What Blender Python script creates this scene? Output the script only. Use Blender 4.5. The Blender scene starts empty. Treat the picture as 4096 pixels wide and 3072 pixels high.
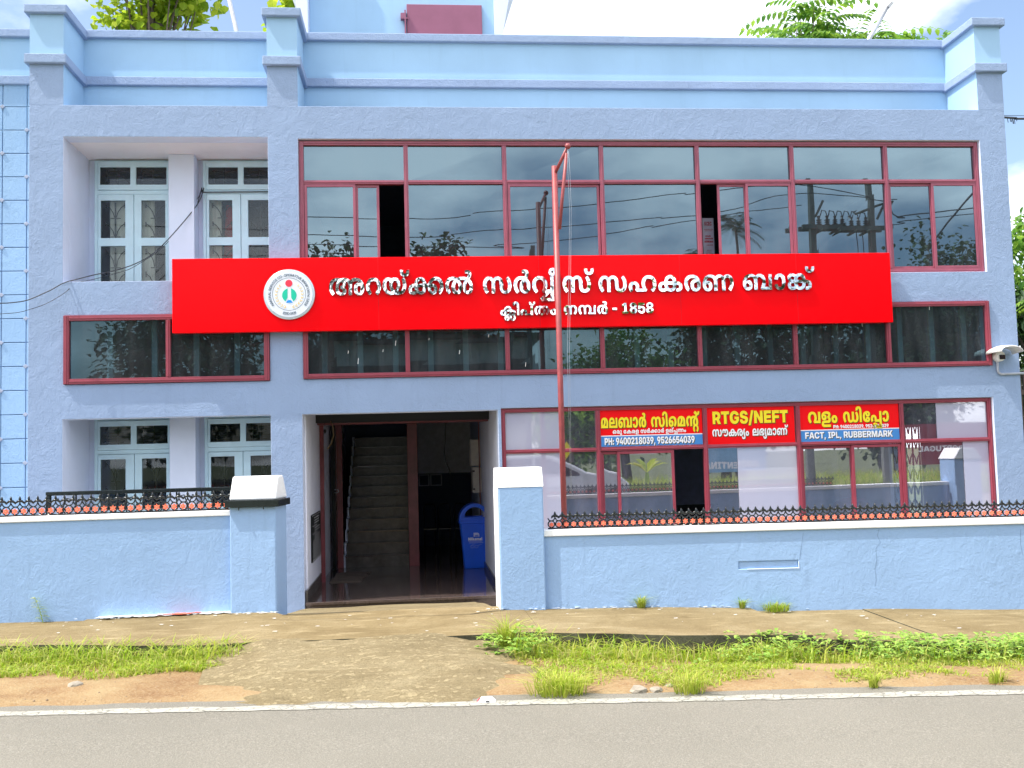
import bpy, bmesh, math, random
from math import sin, cos, pi, radians as rad
from mathutils import Vector, Matrix
random.seed(7)
S = bpy.context.scene
COL = S.collection

# ------------------------------------------------------------------ camera
cam = bpy.data.cameras.new("camera"); cam_o = bpy.data.objects.new("camera", cam); COL.objects.link(cam_o)
cam.sensor_fit = 'HORIZONTAL'; cam.sensor_width = 36.0; cam.lens = 36.0
cam.clip_start = 0.05; cam.clip_end = 2000
yaw, pit, rol = rad(5.489), rad(3.882), rad(-1.552)
fw = Vector((sin(yaw)*cos(pit), cos(yaw)*cos(pit), sin(pit)))
r0 = Vector((cos(yaw), -sin(yaw), 0)); u0 = r0.cross(fw)
rt = r0*cos(rol) + u0*sin(rol); up = u0*cos(rol) - r0*sin(rol)
M3 = Matrix((rt, up, -fw)).transposed()
cam_o.matrix_world = Matrix.Translation((0, 0, 1.8)) @ M3.to_4x4()
S.camera = cam_o

# ------------------------------------------------------------------ sky, sun, exposure
SUN_DIR = Vector((-0.57, -0.135, 1.0)).normalized()
w = bpy.data.worlds.new("World"); S.world = w; w.use_nodes = True
nt = w.node_tree; nt.nodes.clear()
def wn(t, **k):
    n = nt.nodes.new(t)
    for a, b in k.items(): setattr(n, a, b)
    return n
out = wn('ShaderNodeOutputWorld'); bg = wn('ShaderNodeBackground'); sky = wn('ShaderNodeTexSky')
sky.sky_type = 'NISHITA'; sky.sun_disc = False
sky.sun_elevation = math.asin(SUN_DIR.z); sky.sun_rotation = math.atan2(SUN_DIR.x, SUN_DIR.y)
sky.air_density = 1.0; sky.dust_density = 2.6; sky.ozone_density = 1.2
tc = wn('ShaderNodeTexCoord'); sep = wn('ShaderNodeSeparateXYZ'); nt.links.new(tc.outputs['Generated'], sep.inputs[0])
zz = wn('ShaderNodeMath', operation='ADD'); zz.inputs[1].default_value = 0.22; nt.links.new(sep.outputs['Z'], zz.inputs[0])
dx = wn('ShaderNodeMath', operation='DIVIDE'); dy = wn('ShaderNodeMath', operation='DIVIDE')
nt.links.new(sep.outputs['X'], dx.inputs[0]); nt.links.new(zz.outputs[0], dx.inputs[1])
nt.links.new(sep.outputs['Y'], dy.inputs[0]); nt.links.new(zz.outputs[0], dy.inputs[1])
cmb = wn('ShaderNodeCombineXYZ'); nt.links.new(dx.outputs[0], cmb.inputs[0]); nt.links.new(dy.outputs[0], cmb.inputs[1])
mp = wn('ShaderNodeMapping'); mp.inputs['Location'].default_value = (2.2, 0.4, 0); nt.links.new(cmb.outputs[0], mp.inputs[0])
nz = wn('ShaderNodeTexNoise'); nz.inputs['Scale'].default_value = 1.25; nz.inputs['Detail'].default_value = 9; nz.inputs['Roughness'].default_value = 0.52
nt.links.new(mp.outputs[0], nz.inputs['Vector'])
cr = wn('ShaderNodeValToRGB'); cr.color_ramp.elements[0].position = 0.43; cr.color_ramp.elements[1].position = 0.60
nt.links.new(nz.outputs['Fac'], cr.inputs[0])
mx = wn('ShaderNodeMixRGB'); mx.inputs[2].default_value = (9.3, 9.5, 9.8, 1)
nt.links.new(cr.outputs[0], mx.inputs[0]); nt.links.new(sky.outputs[0], mx.inputs[1])
nt.links.new(mx.outputs[0], bg.inputs[0]); bg.inputs[1].default_value = 0.15
nt.links.new(bg.outputs[0], out.inputs[0])
sun = bpy.data.lights.new("sun", 'SUN'); sun.energy = 3.3; sun.angle = rad(0.55); sun.color = (1.0, 0.95, 0.86)
sun_o = bpy.data.objects.new("sun", sun); COL.objects.link(sun_o)
sun_o.rotation_euler = (-SUN_DIR).to_track_quat('-Z', 'Y').to_euler(); sun_o.location = (-30, -10, 50)
S.view_settings.view_transform = 'Standard'; S.view_settings.look = 'None'
S.view_settings.exposure = 0.9; S.view_settings.gamma = 1.0
S.cycles.max_bounces = 10; S.cycles.transparent_max_bounces = 24; S.cycles.use_denoising = True
S.cycles.caustics_reflective = False; S.cycles.caustics_refractive = False

# ------------------------------------------------------------------ materials
def mat(name):
    m = bpy.data.materials.new(name); m.use_nodes = True
    t = m.node_tree; t.nodes.clear()
    o = t.nodes.new('ShaderNodeOutputMaterial')
    return m, t, o
def N(t, typ, **k):
    n = t.nodes.new(typ)
    for a, b in k.items():
        if a in n.inputs.keys() if hasattr(n, 'inputs') else False: n.inputs[a].default_value = b
        else: setattr(n, a, b)
    return n
def noise(t, scale, detail=4, rough=.55, vec=None, dist=0):
    n = t.nodes.new('ShaderNodeTexNoise'); n.inputs['Scale'].default_value = scale
    n.inputs['Detail'].default_value = detail; n.inputs['Roughness'].default_value = rough; n.inputs['Distortion'].default_value = dist
    if vec: t.links.new(vec, n.inputs['Vector'])
    return n
def pos(t, scale=(1, 1, 1)):
    g = t.nodes.new('ShaderNodeTexCoord'); m = t.nodes.new('ShaderNodeMapping'); m.inputs['Scale'].default_value = scale
    t.links.new(g.outputs['Object'], m.inputs[0]); return m.outputs[0]
def ramp(t, fac, stops):
    r = t.nodes.new('ShaderNodeValToRGB'); e = r.color_ramp.elements
    while len(e) < len(stops): e.new(.5)
    for i, (p, c) in enumerate(stops):
        e[i].position = p; e[i].color = (*c, 1) if len(c) == 3 else c
    t.links.new(fac, r.inputs[0]); return r.outputs[0]
def mixc(t, f, a, b, mode='MIX'):
    m = t.nodes.new('ShaderNodeMixRGB'); m.blend_type = mode
    for i, v in ((0, f), (1, a), (2, b)):
        if hasattr(v, 'node'): t.links.new(v, m.inputs[i])
        else: m.inputs[i].default_value = v if not isinstance(v, tuple) else ((*v, 1) if len(v) == 3 else v)
    return m.outputs[0]
def bsdf(t, o, col, rough=.6, metal=0, spec=.5, bump=None):
    p = t.nodes.new('ShaderNodeBsdfPrincipled')
    if hasattr(col, 'node'): t.links.new(col, p.inputs['Base Color'])
    else: p.inputs['Base Color'].default_value = (*col, 1)
    if hasattr(rough, 'node'): t.links.new(rough, p.inputs['Roughness'])
    else: p.inputs['Roughness'].default_value = rough
    p.inputs['Metallic'].default_value = metal; p.inputs['Specular IOR Level'].default_value = spec
    if bump:
        last = None
        for h, s, d in bump:
            b = t.nodes.new('ShaderNodeBump'); b.inputs['Strength'].default_value = s; b.inputs['Distance'].default_value = d
            t.links.new(h, b.inputs['Height'])
            if last: t.links.new(last, b.inputs['Normal'])
            last = b.outputs[0]
        t.links.new(last, p.inputs['Normal'])
    t.links.new(p.outputs[0], o.inputs[0]); return p
def plain(name, col, rough=.5, metal=0, spec=.5, var=.12, scale=9, bump=0):
    m, t, o = mat(name); v = pos(t)
    n = noise(t, scale, 5, .6, v)
    a = tuple(max(0, c*(1-var)) for c in col); b = tuple(c*(1+var) for c in col)
    c = ramp(t, n.outputs['Fac'], [(.3, a), (.7, b)])
    n2 = noise(t, scale*6, 3, .6, v)
    bsdf(t, o, c, rough, metal, spec, [(n2.outputs['Fac'], bump, .01)] if bump else None); return m
def plaster(name, col, bump=.5, dirt=.5, rough=.75, streak=True):
    m, t, o = mat(name); v = pos(t)
    big = noise(t, .9, 5, .6, v); mid = noise(t, 5, 6, .62, v, .8); fine = noise(t, 42, 4, .6, v)
    a = tuple(c*.93 for c in col); b = tuple(min(1, c*1.05) for c in col)
    c = ramp(t, big.outputs['Fac'], [(.3, a), (.7, b)])
    st = noise(t, 3.0, 6, .65, pos(t, (3.2, 3.2, .22)))
    sm = ramp(t, st.outputs['Fac'], [(.56, (0, 0, 0)), (.78, (.32*dirt,)*3)])
    c = mixc(t, sm, c, tuple(x*.72 for x in col))
    vo = t.nodes.new('ShaderNodeTexVoronoi'); vo.inputs['Scale'].default_value = 7; vo.feature = 'DISTANCE_TO_EDGE'
    wv = noise(t, 2.2, 4, .6, v); mvec = t.nodes.new('ShaderNodeMixRGB'); mvec.inputs[0].default_value = .35
    t.links.new(v, mvec.inputs[1]); t.links.new(wv.outputs['Color'], mvec.inputs[2]); t.links.new(mvec.outputs[0], vo.inputs['Vector'])
    bsdf(t, o, c, rough, 0, .25, [(mid.outputs['Fac'], bump*.4, .03), (mixc(t, ramp(t, noise(t, 1.6, 4, .6, v).outputs['Fac'], [(.36, (1, 1, 1)), (.62, (.22, .22, .22))]), noise(t, 15, 7, .74, pos(t, (1, 1, .55)), .7).outputs['Fac'], (.5, .5, .5)), bump, .018), (fine.outputs['Fac'], bump*.8, .006)])
    return m

M = {}
M['grey'] = plaster('grey_blue_plaster', (.290, .382, .560), .95, .9)
M['blue'] = plaster('sky_blue_plaster', (.355, .545, .745), .09, .7)
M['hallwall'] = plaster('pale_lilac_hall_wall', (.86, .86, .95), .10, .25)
M['recess'] = plaster('pale_lilac_plaster', (.72, .78, .94), .10, .25)
M['soffit'] = plaster('off_white_soffit', (.92, .87, .89), .10, .6)
M['fence'] = plaster('powder_blue_plaster', (.292, .445, .690), .62, 1.0)
M['white'] = plaster('white_limewash', (.86, .88, .90), .22, .25)
M['tile'] = plaster('blue_wall_tile', (.285, .445, .650), .75, .3, .5)
M['tilegap'] = plain('blue_tile_gap', (.16, .28, .52), .8)
M['stud'] = plain('grey_tile_stud', (.33, .37, .47), .6)
M['teal'] = plain('pale_teal_paint', (.60, .80, .89), .42, var=.05, scale=4, bump=.05)
M['maroonsky'] = plain('sky_lit_maroon_enamel', (.32, .08, .125), .38, var=.10, scale=6, bump=.04)  # paler maroon paints the sky's reflection onto the upper frames
M['maroon'] = plain('maroon_enamel', (.29, .045, .072), .38, var=.10, scale=6, bump=.04)
M['maroond'] = plain('dark_maroon_wood', (.21, .045, .055), .35, var=.25, scale=5)
M['hatch'] = plain('dusty_maroon_sheet', (.30, .10, .17), .6, var=.08, scale=3)
M['flag'] = plain('faded_red_paint', (.31, .062, .066), .45, var=.16, scale=14, bump=.08)
M['iron'] = plain('black_gloss_iron', (.006, .011, .012), .22, var=.3, scale=30)
M['orange'] = plain('coral_orange_paint', (.86, .20, .11), .45, var=.10, scale=40)
M['black'] = plain('matt_black', (.012, .012, .014), .55)
M['rubber'] = plain('black_cable_rubber', (.035, .04, .05), .6)
M['signred'] = plain('glossy_red_acrylic', (.93, .0, .004), .22, var=.02, scale=1.2, spec=.10)
M['sticker'] = plain('red_vinyl', (.90, .004, .008), .4, var=.03, scale=3, spec=.15)
M['stickerblue'] = plain('blue_vinyl', (.055, .24, .60), .35, var=.04, scale=6)
M['yellow'] = plain('yellow_vinyl', (.93, .74, .02), .35, var=.02)
M['shadowtxt'] = plain('dark_green_outline_vinyl', (.09, .07, .01), .4)
M['vinylwhite'] = plain('white_vinyl', (.88, .86, .88), .35, var=.02)
M['bluebin'] = plain('blue_polythene', (.012, .12, .80), .34, var=.06, scale=5)
M['printblue'] = plain('pale_print', (.55, .60, .85), .5)
M['signwhite'] = plain('white_enamel', (.76, .80, .88), .3, var=.02)
M['ringink'] = plain('slate_ink', (.055, .10, .15), .4)
M['green'] = plain('emerald_ink', (.0, .52, .34), .4, var=.02)
M['logored'] = plain('rose_red_ink', (.85, .03, .07), .4, var=.02)
M['logoblue'] = plain('azure_ink', (.0, .28, .80), .4, var=.02)
M['wheat'] = plain('gold_ink', (.86, .62, .22), .4, var=.05)
M['cctv'] = plain('white_abs_plastic', (.82, .80, .78), .4, var=.03)
M['lens'] = plain('camera_glass_black', (.03, .018, .02), .1)
M['conduit'] = plain('grey_pvc', (.42, .44, .50), .45)
M['steel'] = plain('galvanised_steel', (.48, .50, .53), .38, .7, var=.12, scale=20)
M['steelrim'] = plain('brushed_bright_steel', (.62, .70, .74), .32, .85, var=.1, scale=9)
M['granite'] = None
M['slab'] = plain('slate_marble', (.085, .075, .07), .25, var=.5, scale=5)
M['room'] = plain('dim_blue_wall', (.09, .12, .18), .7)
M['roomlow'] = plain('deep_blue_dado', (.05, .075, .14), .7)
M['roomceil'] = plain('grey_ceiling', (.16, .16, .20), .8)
M['lilac'] = plain('lilac_curtain', (.92, .92, .97), .8, var=.03, scale=2)
M['post'] = plain('pale_green_post', (.34, .40, .38), .5)
M['curtain'] = plain('white_net_curtain', (.88, .88, .84), .85, var=.12, scale=3)
M['redcloth'] = plain('red_cloth', (.62, .03, .05), .8, var=.1)
M['chairred'] = plain('maroon_plastic', (.20, .02, .04), .35)
M['boxcream'] = plain('cream_metal_box', (.72, .67, .60), .45)
M['plaque'] = plain('black_granite_plaque', (.010, .012, .012), .5, spec=.15)
M['paper'] = plain('white_paper', (.50, .52, .64), .7)
M['redprint'] = plain('red_print', (.40, .03, .06), .6)
M['carwhite'] = plain('silver_white_car_paint', (.62, .64, .66), .18, .1, var=.02)
M['tyre'] = plain('tyre_rubber', (.015, .015, .016), .75)
M['pole'] = plain('weathered_concrete_pole', (.14, .15, .14), .8, var=.2, scale=7)
M['porcelain'] = plain('brown_porcelain', (.055, .035, .03), .25)
M['bark'] = plain('grey_brown_bark', (.13, .10, .075), .9, var=.35, scale=12, bump=.5)
M['housewhite'] = plaster('off_white_house_wall', (.62, .62, .58), .3, .8)
M['roofdark'] = plain('dark_roof_slab', (.07, .065, .06), .8)
M['brownfence'] = plain('brown_timber_fence', (.10, .07, .055), .8, var=.3, scale=6)
M['grit'] = plain('earth_coloured_grit', (.24, .17, .11), .9, var=.4, scale=30)
M['stone'] = plain('pale_stone', (.30, .265, .21), .85, var=.2, scale=14, bump=.4)

def chrome():
    m, t, o = mat('mirror_chrome'); v = pos(t)
    n = noise(t, 4.5, 2, .5, v)
    bsdf(t, o, (.92, .93, .95), .05, 1.0, .5, [(n.outputs['Fac'], .32, .06)]); return m
M['chrome'] = chrome()
def granite():
    m, t, o = mat('polished_brown_granite'); v = pos(t)
    n = noise(t, 90, 3, .6, v); n2 = noise(t, 3, 4, .6, pos(t, (1, 5, 1)))
    c = ramp(t, n.outputs['Fac'], [(.35, (.03, .022, .022)), (.62, (.12, .085, .075))])
    c = mixc(t, ramp(t, n2.outputs['Fac'], [(.45, (0, 0, 0)), (.7, (.5, .5, .5))]), c, (.13, .10, .09))
    bsdf(t, o, c, .09, 0, .5); return m
M['granite'] = granite()
def glass(name, refl, tint, rough=0.0, dirt=.0, spec=(.95, .97, 1), haze=(.62, .66, .70)):
    m, t, o = mat(name); v = pos(t, (2.4, 2.4, .35))
    tr = t.nodes.new('ShaderNodeBsdfTransparent'); tr.inputs[0].default_value = (*tint, 1)
    gl = t.nodes.new('ShaderNodeBsdfGlossy'); gl.inputs['Color'].default_value = (*spec, 1); gl.inputs['Roughness'].default_value = rough
    n = noise(t, 1.3, 2, .4, pos(t)); b = t.nodes.new('ShaderNodeBump'); b.inputs['Strength'].default_value = .012; b.inputs['Distance'].default_value = .05
    t.links.new(n.outputs['Fac'], b.inputs['Height']); t.links.new(b.outputs[0], gl.inputs['Normal'])
    fr = t.nodes.new('ShaderNodeFresnel'); fr.inputs['IOR'].default_value = 1.5
    ad = t.nodes.new('ShaderNodeMath'); ad.operation = 'ADD'; ad.use_clamp = True; ad.inputs[1].default_value = refl
    t.links.new(fr.outputs[0], ad.inputs[0])
    mx = t.nodes.new('ShaderNodeMixShader'); t.links.new(ad.outputs[0], mx.inputs[0]); t.links.new(tr.outputs[0], mx.inputs[1]); t.links.new(gl.outputs[0], mx.inputs[2])
    last = mx
    if dirt:  # dirt layer, which for the office glass is a painted haze
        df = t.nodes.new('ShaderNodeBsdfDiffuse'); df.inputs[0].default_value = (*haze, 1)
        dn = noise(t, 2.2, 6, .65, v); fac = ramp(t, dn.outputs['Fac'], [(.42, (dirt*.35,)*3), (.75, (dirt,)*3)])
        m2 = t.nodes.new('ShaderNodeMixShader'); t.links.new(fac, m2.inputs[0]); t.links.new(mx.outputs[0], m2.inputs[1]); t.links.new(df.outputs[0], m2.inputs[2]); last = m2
    t.links.new(last.outputs[0], o.inputs[0]); return m
M['tint'] = glass('tinted_window_glass', .17, (.10, .14, .17), .0, .07, (.53, .76, .90))
M['dark'] = glass('smoked_window_glass', .035, (.26, .40, .46), .0, .08, (.5, .85, 1))
M['clear'] = glass('reflective_clear_glass', .36, (.92, .94, 1.0), .0, .16, (.93, .93, 1), (.60, .60, .78))  # lilac diffuse haze paints brighter reflections into the office glass
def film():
    m, t, o = mat('lilac_film_and_glare'); d = t.nodes.new('ShaderNodeBsdfDiffuse'); g = t.nodes.new('ShaderNodeBsdfGlossy'); g.inputs['Roughness'].default_value = .02
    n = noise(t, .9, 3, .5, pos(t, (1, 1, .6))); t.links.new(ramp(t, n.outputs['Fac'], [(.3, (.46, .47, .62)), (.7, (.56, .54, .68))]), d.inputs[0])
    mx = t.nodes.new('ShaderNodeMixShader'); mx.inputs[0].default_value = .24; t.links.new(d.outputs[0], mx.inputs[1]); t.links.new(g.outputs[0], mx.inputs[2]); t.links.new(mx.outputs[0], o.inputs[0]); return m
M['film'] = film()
M['officewall'] = plain('lilac_office_wall', (.42, .46, .66), .7)
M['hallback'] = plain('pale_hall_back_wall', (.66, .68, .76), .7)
def leafmat(name, cols, trans=.35, rough=.45):
    m, t, o = mat(name)
    g = t.nodes.new('ShaderNodeNewGeometry')
    c = ramp(t, g.outputs['Random Per Island'], [(i/(len(cols)-1), x) for i, x in enumerate(cols)])
    p = bsdf(t, o, c, rough, 0, .4)
    tl = t.nodes.new('ShaderNodeBsdfTranslucent'); t.links.new(c, tl.inputs[0])
    mx = t.nodes.new('ShaderNodeMixShader'); mx.inputs[0].default_value = trans
    t.links.new(p.outputs[0], mx.inputs[1]); t.links.new(tl.outputs[0], mx.inputs[2]); t.links.new(mx.outputs[0], o.inputs[0])
    return m
M['leafY'] = leafmat('yellow_green_leaf', [(.17, .30, .02), (.36, .50, .03), (.58, .66, .06), (.25, .40, .03)], .6)
M['leafG'] = leafmat('fresh_green_leaf', [(.07, .18, .04), (.16, .34, .05), (.32, .50, .06), (.10, .23, .05)], .5)
M['leafD'] = leafmat('deep_green_leaf', [(.02, .055, .018), (.035, .09, .025), (.06, .12, .03)], .25)
M['grass'] = leafmat('verge_grass_blade', [(.24, .42, .02), (.38, .54, .03), (.54, .58, .08), (.30, .45, .04), (.56, .50, .17), (.34, .48, .04), (.62, .54, .24)], .5)
M['tuft'] = leafmat('lime_grass_blade', [(.30, .42, .04), (.46, .55, .06), (.58, .56, .16)], .45)
M['weed'] = leafmat('broad_weed_leaf', [(.18, .36, .05), (.32, .50, .08), (.44, .58, .12), (.15, .30, .05)], .4)
def soil():
    m, t, o = mat('red_laterite_soil'); v = pos(t)
    a = noise(t, 2.2, 8, .65, v); b = noise(t, 60, 4, .6, v)
    c = ramp(t, a.outputs['Fac'], [(.3, (.19, .105, .052)), (.47, (.27, .175, .088)), (.64, (.32, .235, .125))])
    c = mixc(t, ramp(t, b.outputs['Fac'], [(.45, (0, 0, 0)), (.72, (.7, .7, .7))]), c, (.36, .28, .17))
    bsdf(t, o, c, .95, 0, .1, [(b.outputs['Fac'], .6, .02), (a.outputs['Fac'], .5, .08)]); return m
M['soil'] = soil()
M['scrub'] = plain('olive_scrub_ground', (.075, .095, .035), .95, var=.5, scale=.8)
def asphalt():
    m, t, o = mat('worn_grey_asphalt'); v = pos(t)
    vo = t.nodes.new('ShaderNodeTexVoronoi'); vo.inputs['Scale'].default_value = 95; t.links.new(v, vo.inputs['Vector'])
    a = noise(t, .7, 6, .6, v); b = noise(t, 130, 3, .6, v); f = noise(t, 45, 3, .7, v)
    c = ramp(t, b.outputs['Fac'], [(.28, (.10, .093, .077)), (.5, (.20, .188, .155)), (.72, (.40, .375, .315))])
    c = mixc(t, .55, c, ramp(t, a.outputs['Fac'], [(.3, (.158, .148, .122)), (.7, (.212, .198, .165))]))
    c = mixc(t, ramp(t, vo.outputs['Color'], [(.80, (0, 0, 0)), (.93, (.28, .28, .28))]), c, (.36, .335, .30))
    bsdf(t, o, c, .85, 0, .25, [(b.outputs['Fac'], .55, .008), (f.outputs['Fac'], .4, .02)]); return m
M['asphalt'] = asphalt()
def roadpaint():
    m, t, o = mat('worn_white_road_paint'); v = pos(t)
    vo = t.nodes.new('ShaderNodeTexVoronoi'); vo.feature = 'DISTANCE_TO_EDGE'; vo.inputs['Scale'].default_value = 13
    n0 = noise(t, 6, 3, .6, v); mv = mixc(t, .12, v, n0.outputs['Color']); t.links.new(mv, vo.inputs['Vector'])
    n = noise(t, 38, 4, .7, v)
    c = ramp(t, vo.outputs['Distance'], [(.0, (.14, .135, .115)), (.055, (.37, .36, .31))])
    c = mixc(t, ramp(t, n.outputs['Fac'], [(.50, (0, 0, 0)), (.70, (.85, .85, .85))]), c, (.21, .195, .17))
    bsdf(t, o, c, .8, 0, .2, [(n.outputs['Fac'], .4, .01)]); return m
M['roadpaint'] = roadpaint()
def concrete(name, lo, mid, hi, coarse=.0):
    m, t, o = mat(name); v = pos(t)
    a = noise(t, 1.7, 8, .65, v, .6); b = noise(t, 70, 4, .65, v); s = noise(t, 5, 6, .7, pos(t, (.5, 2.2, 1)))
    c = ramp(t, a.outputs['Fac'], [(.28, lo), (.5, mid), (.72, hi)])
    c = mixc(t, ramp(t, s.outputs['Fac'], [(.54, (0, 0, 0)), (.70, (.7, .7, .7))]), c, tuple(min(1, x*1.4) for x in hi))
    c = mixc(t, ramp(t, b.outputs['Fac'], [(.28, (.6, .6, .6)), (.5, (0, 0, 0))]), c, tuple(x*.55 for x in lo))
    vo = t.nodes.new('ShaderNodeTexVoronoi'); vo.inputs['Scale'].default_value = 38; t.links.new(v, vo.inputs['Vector'])
    g = noise(t, 48, 5, .85, v, .8)
    if coarse:
        c = mixc(t, ramp(t, vo.outputs['Color'], [(.72, (0, 0, 0)), (.86, (coarse*.8,)*3)]), c, tuple(min(1, x*1.5) for x in hi))
        c = mixc(t, ramp(t, g.outputs['Fac'], [(.36, (coarse,)*3), (.47, (0, 0, 0))]), c, tuple(x*.62 for x in lo))
    bsdf(t, o, c, .92, 0, .12, [(b.outputs['Fac'], .5, .012), (g.outputs['Fac'], .7*coarse+.22, .03)]); return m
M['pave'] = concrete('weathered_tan_concrete', (.158, .116, .056), (.232, .178, .092), (.30, .242, .138))
M['apron'] = concrete('rough_aggregate_concrete', (.190, .150, .082), (.262, .210, .118), (.335, .278, .165), .6)
M['slabedge'] = concrete('dark_edge_concrete', (.03, .033, .02), (.07, .07, .05), (.16, .15, .11))  # dark edge colour stands in for the gap under the slabs
M['yard'] = concrete('yard_bounce_concrete', (.40, .37, .33), (.50, .46, .40), (.58, .54, .48))  # pale tone chosen so the unseen yard bounces sun upward
M['crackm'] = plain('dark_crack', (.05, .04, .025), .9)

# ------------------------------------------------------------------ mesh helpers
class MB:
    def __init__(s): s.v = []; s.f = []; s.m = []
    def add(s, vs, fs, mi=0):
        o = len(s.v); s.v += [tuple(p) for p in vs]; s.f += [tuple(i+o for i in f) for f in fs]; s.m += [mi]*len(fs)
    def box(s, x0, x1, y0, y1, z0, z1, mi=0):
        s.add([(x0,y0,z0),(x1,y0,z0),(x1,y1,z0),(x0,y1,z0),(x0,y0,z1),(x1,y0,z1),(x1,y1,z1),(x0,y1,z1)],
              [(0,3,2,1),(4,5,6,7),(0,1,5,4),(1,2,6,5),(2,3,7,6),(3,0,4,7)], mi)
    def prism(s, poly, a0, a1, axis='y', mi=0):          # polygon in the other two axes, extruded along axis
        n = len(poly)
        def P(p, a): return (p[0], a, p[1]) if axis == 'y' else ((a, p[0], p[1]) if axis == 'x' else (p[0], p[1], a))
        vs = [P(p, a0) for p in poly] + [P(p, a1) for p in poly]
        fs = [tuple(range(n))[::-1], tuple(range(n, 2*n))] + [(i, (i+1) % n, n+(i+1) % n, n+i) for i in range(n)]
        s.add(vs, fs, mi)
    def quad(s, a, b, c, d, mi=0): s.add([a, b, c, d], [(0, 1, 2, 3)], mi)
    def tube(s, pts, r, n=6, mi=0, cap=True, closed=False):
        pts = [Vector(p) for p in pts]; m = len(pts); rs = r if isinstance(r, (list, tuple)) else [r]*m
        vs = []
        t0 = None
        for i, p in enumerate(pts):
            if closed: d = pts[(i+1) % m] - pts[i-1]
            else: d = pts[min(i+1, m-1)] - pts[max(i-1, 0)]
            if d.length < 1e-9: d = Vector((0, 0, 1))
            d.normalize()
            if t0 is None: a = d.orthogonal().normalized()
            else:
                a = t0 - d*t0.dot(d)
                a = a.normalized() if a.length > 1e-6 else d.orthogonal().normalized()
            t0 = a; b = d.cross(a)
            for k in range(n):
                q = 2*pi*k/n; vs.append(p + (a*cos(q) + b*sin(q))*rs[i])
        fs = []
        for i in range(m if closed else m-1):
            j = (i+1) % m
            for k in range(n): fs.append((i*n+k, i*n+(k+1) % n, j*n+(k+1) % n, j*n+k))
        if cap and not closed: fs += [tuple(range(n))[::-1], tuple(range((m-1)*n, m*n))]
        s.add(vs, fs, mi)
    def lathe(s, prof, c=(0, 0, 0), n=16, mi=0, axis='z'):
        vs = []
        for r, h in prof:
            for k in range(n):
                q = 2*pi*k/n; x, y = r*cos(q), r*sin(q)
                vs.append((c[0]+x, c[1]+y, c[2]+h) if axis == 'z' else ((c[0]+x, c[1]-h, c[2]+y) if axis == 'y' else (c[0]+h, c[1]+x, c[2]+y)))
        fs = [(i*n+k, i*n+(k+1) % n, (i+1)*n+(k+1) % n, (i+1)*n+k) for i in range(len(prof)-1) for k in range(n)]
        fs += [tuple(range(n))[::-1], tuple(range((len(prof)-1)*n, len(prof)*n))]
        s.add(vs, fs, mi)
    def build(s, name, mats, parent=None, smooth=False, bevel=0, local=False):
        me = bpy.data.meshes.new(name)
        off = Vector((0, 0, 0))
        if parent is not None and not local:
            q = parent
            while q is not None: off += q.location; q = q.parent
        me.from_pydata([(p[0]-off.x, p[1]-off.y, p[2]-off.z) for p in s.v], [], s.f)
        if not isinstance(mats, (list, tuple)): mats = [mats]
        for m in mats: me.materials.append(m)
        me.polygons.foreach_set('material_index', s.m)
        if smooth: me.polygons.foreach_set('use_smooth', [True]*len(me.polygons))
        bm = bmesh.new(); bm.from_mesh(me); bmesh.ops.recalc_face_normals(bm, faces=bm.faces); bm.to_mesh(me); bm.free()
        me.update()
        o = bpy.data.objects.new(name, me); COL.objects.link(o)
        if parent is not None: o.parent = parent
        if bevel:
            b = o.modifiers.new('bevel', 'BEVEL'); b.width = bevel; b.segments = 2; b.limit_method = 'ANGLE'; b.angle_limit = rad(40)
            b.harden_normals = False
        return o
def raw(name, vs, fs, m, parent=None):                   # foliage: no normal recalculation
    me = bpy.data.meshes.new(name)
    off = Vector((0, 0, 0)); q = parent
    while q is not None: off += q.location; q = q.parent
    me.from_pydata([(p[0]-off.x, p[1]-off.y, p[2]-off.z) for p in vs], [], fs); me.materials.append(m); me.update()
    o = bpy.data.objects.new(name, me); COL.objects.link(o)
    if parent is not None: o.parent = parent
    return o
def tag(o, label=None, cat=None, group=None, kind=None):
    if label: o['label'] = label
    if cat: o['category'] = cat
    if group: o['group'] = group
    if kind: o['kind'] = kind
    return o
def empty(name, loc, rz=0, label=None, cat=None, group=None):
    o = bpy.data.objects.new(name, None); COL.objects.link(o); o.location = loc; o.rotation_euler = (0, 0, rz); o.empty_display_size = .1
    return tag(o, label, cat, group)
def dup_tree(o, parent=None):
    c = o.copy(); COL.objects.link(c)
    if parent is not None: c.parent = parent
    for ch in list(o.children): dup_tree(ch, c)
    return c

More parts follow.
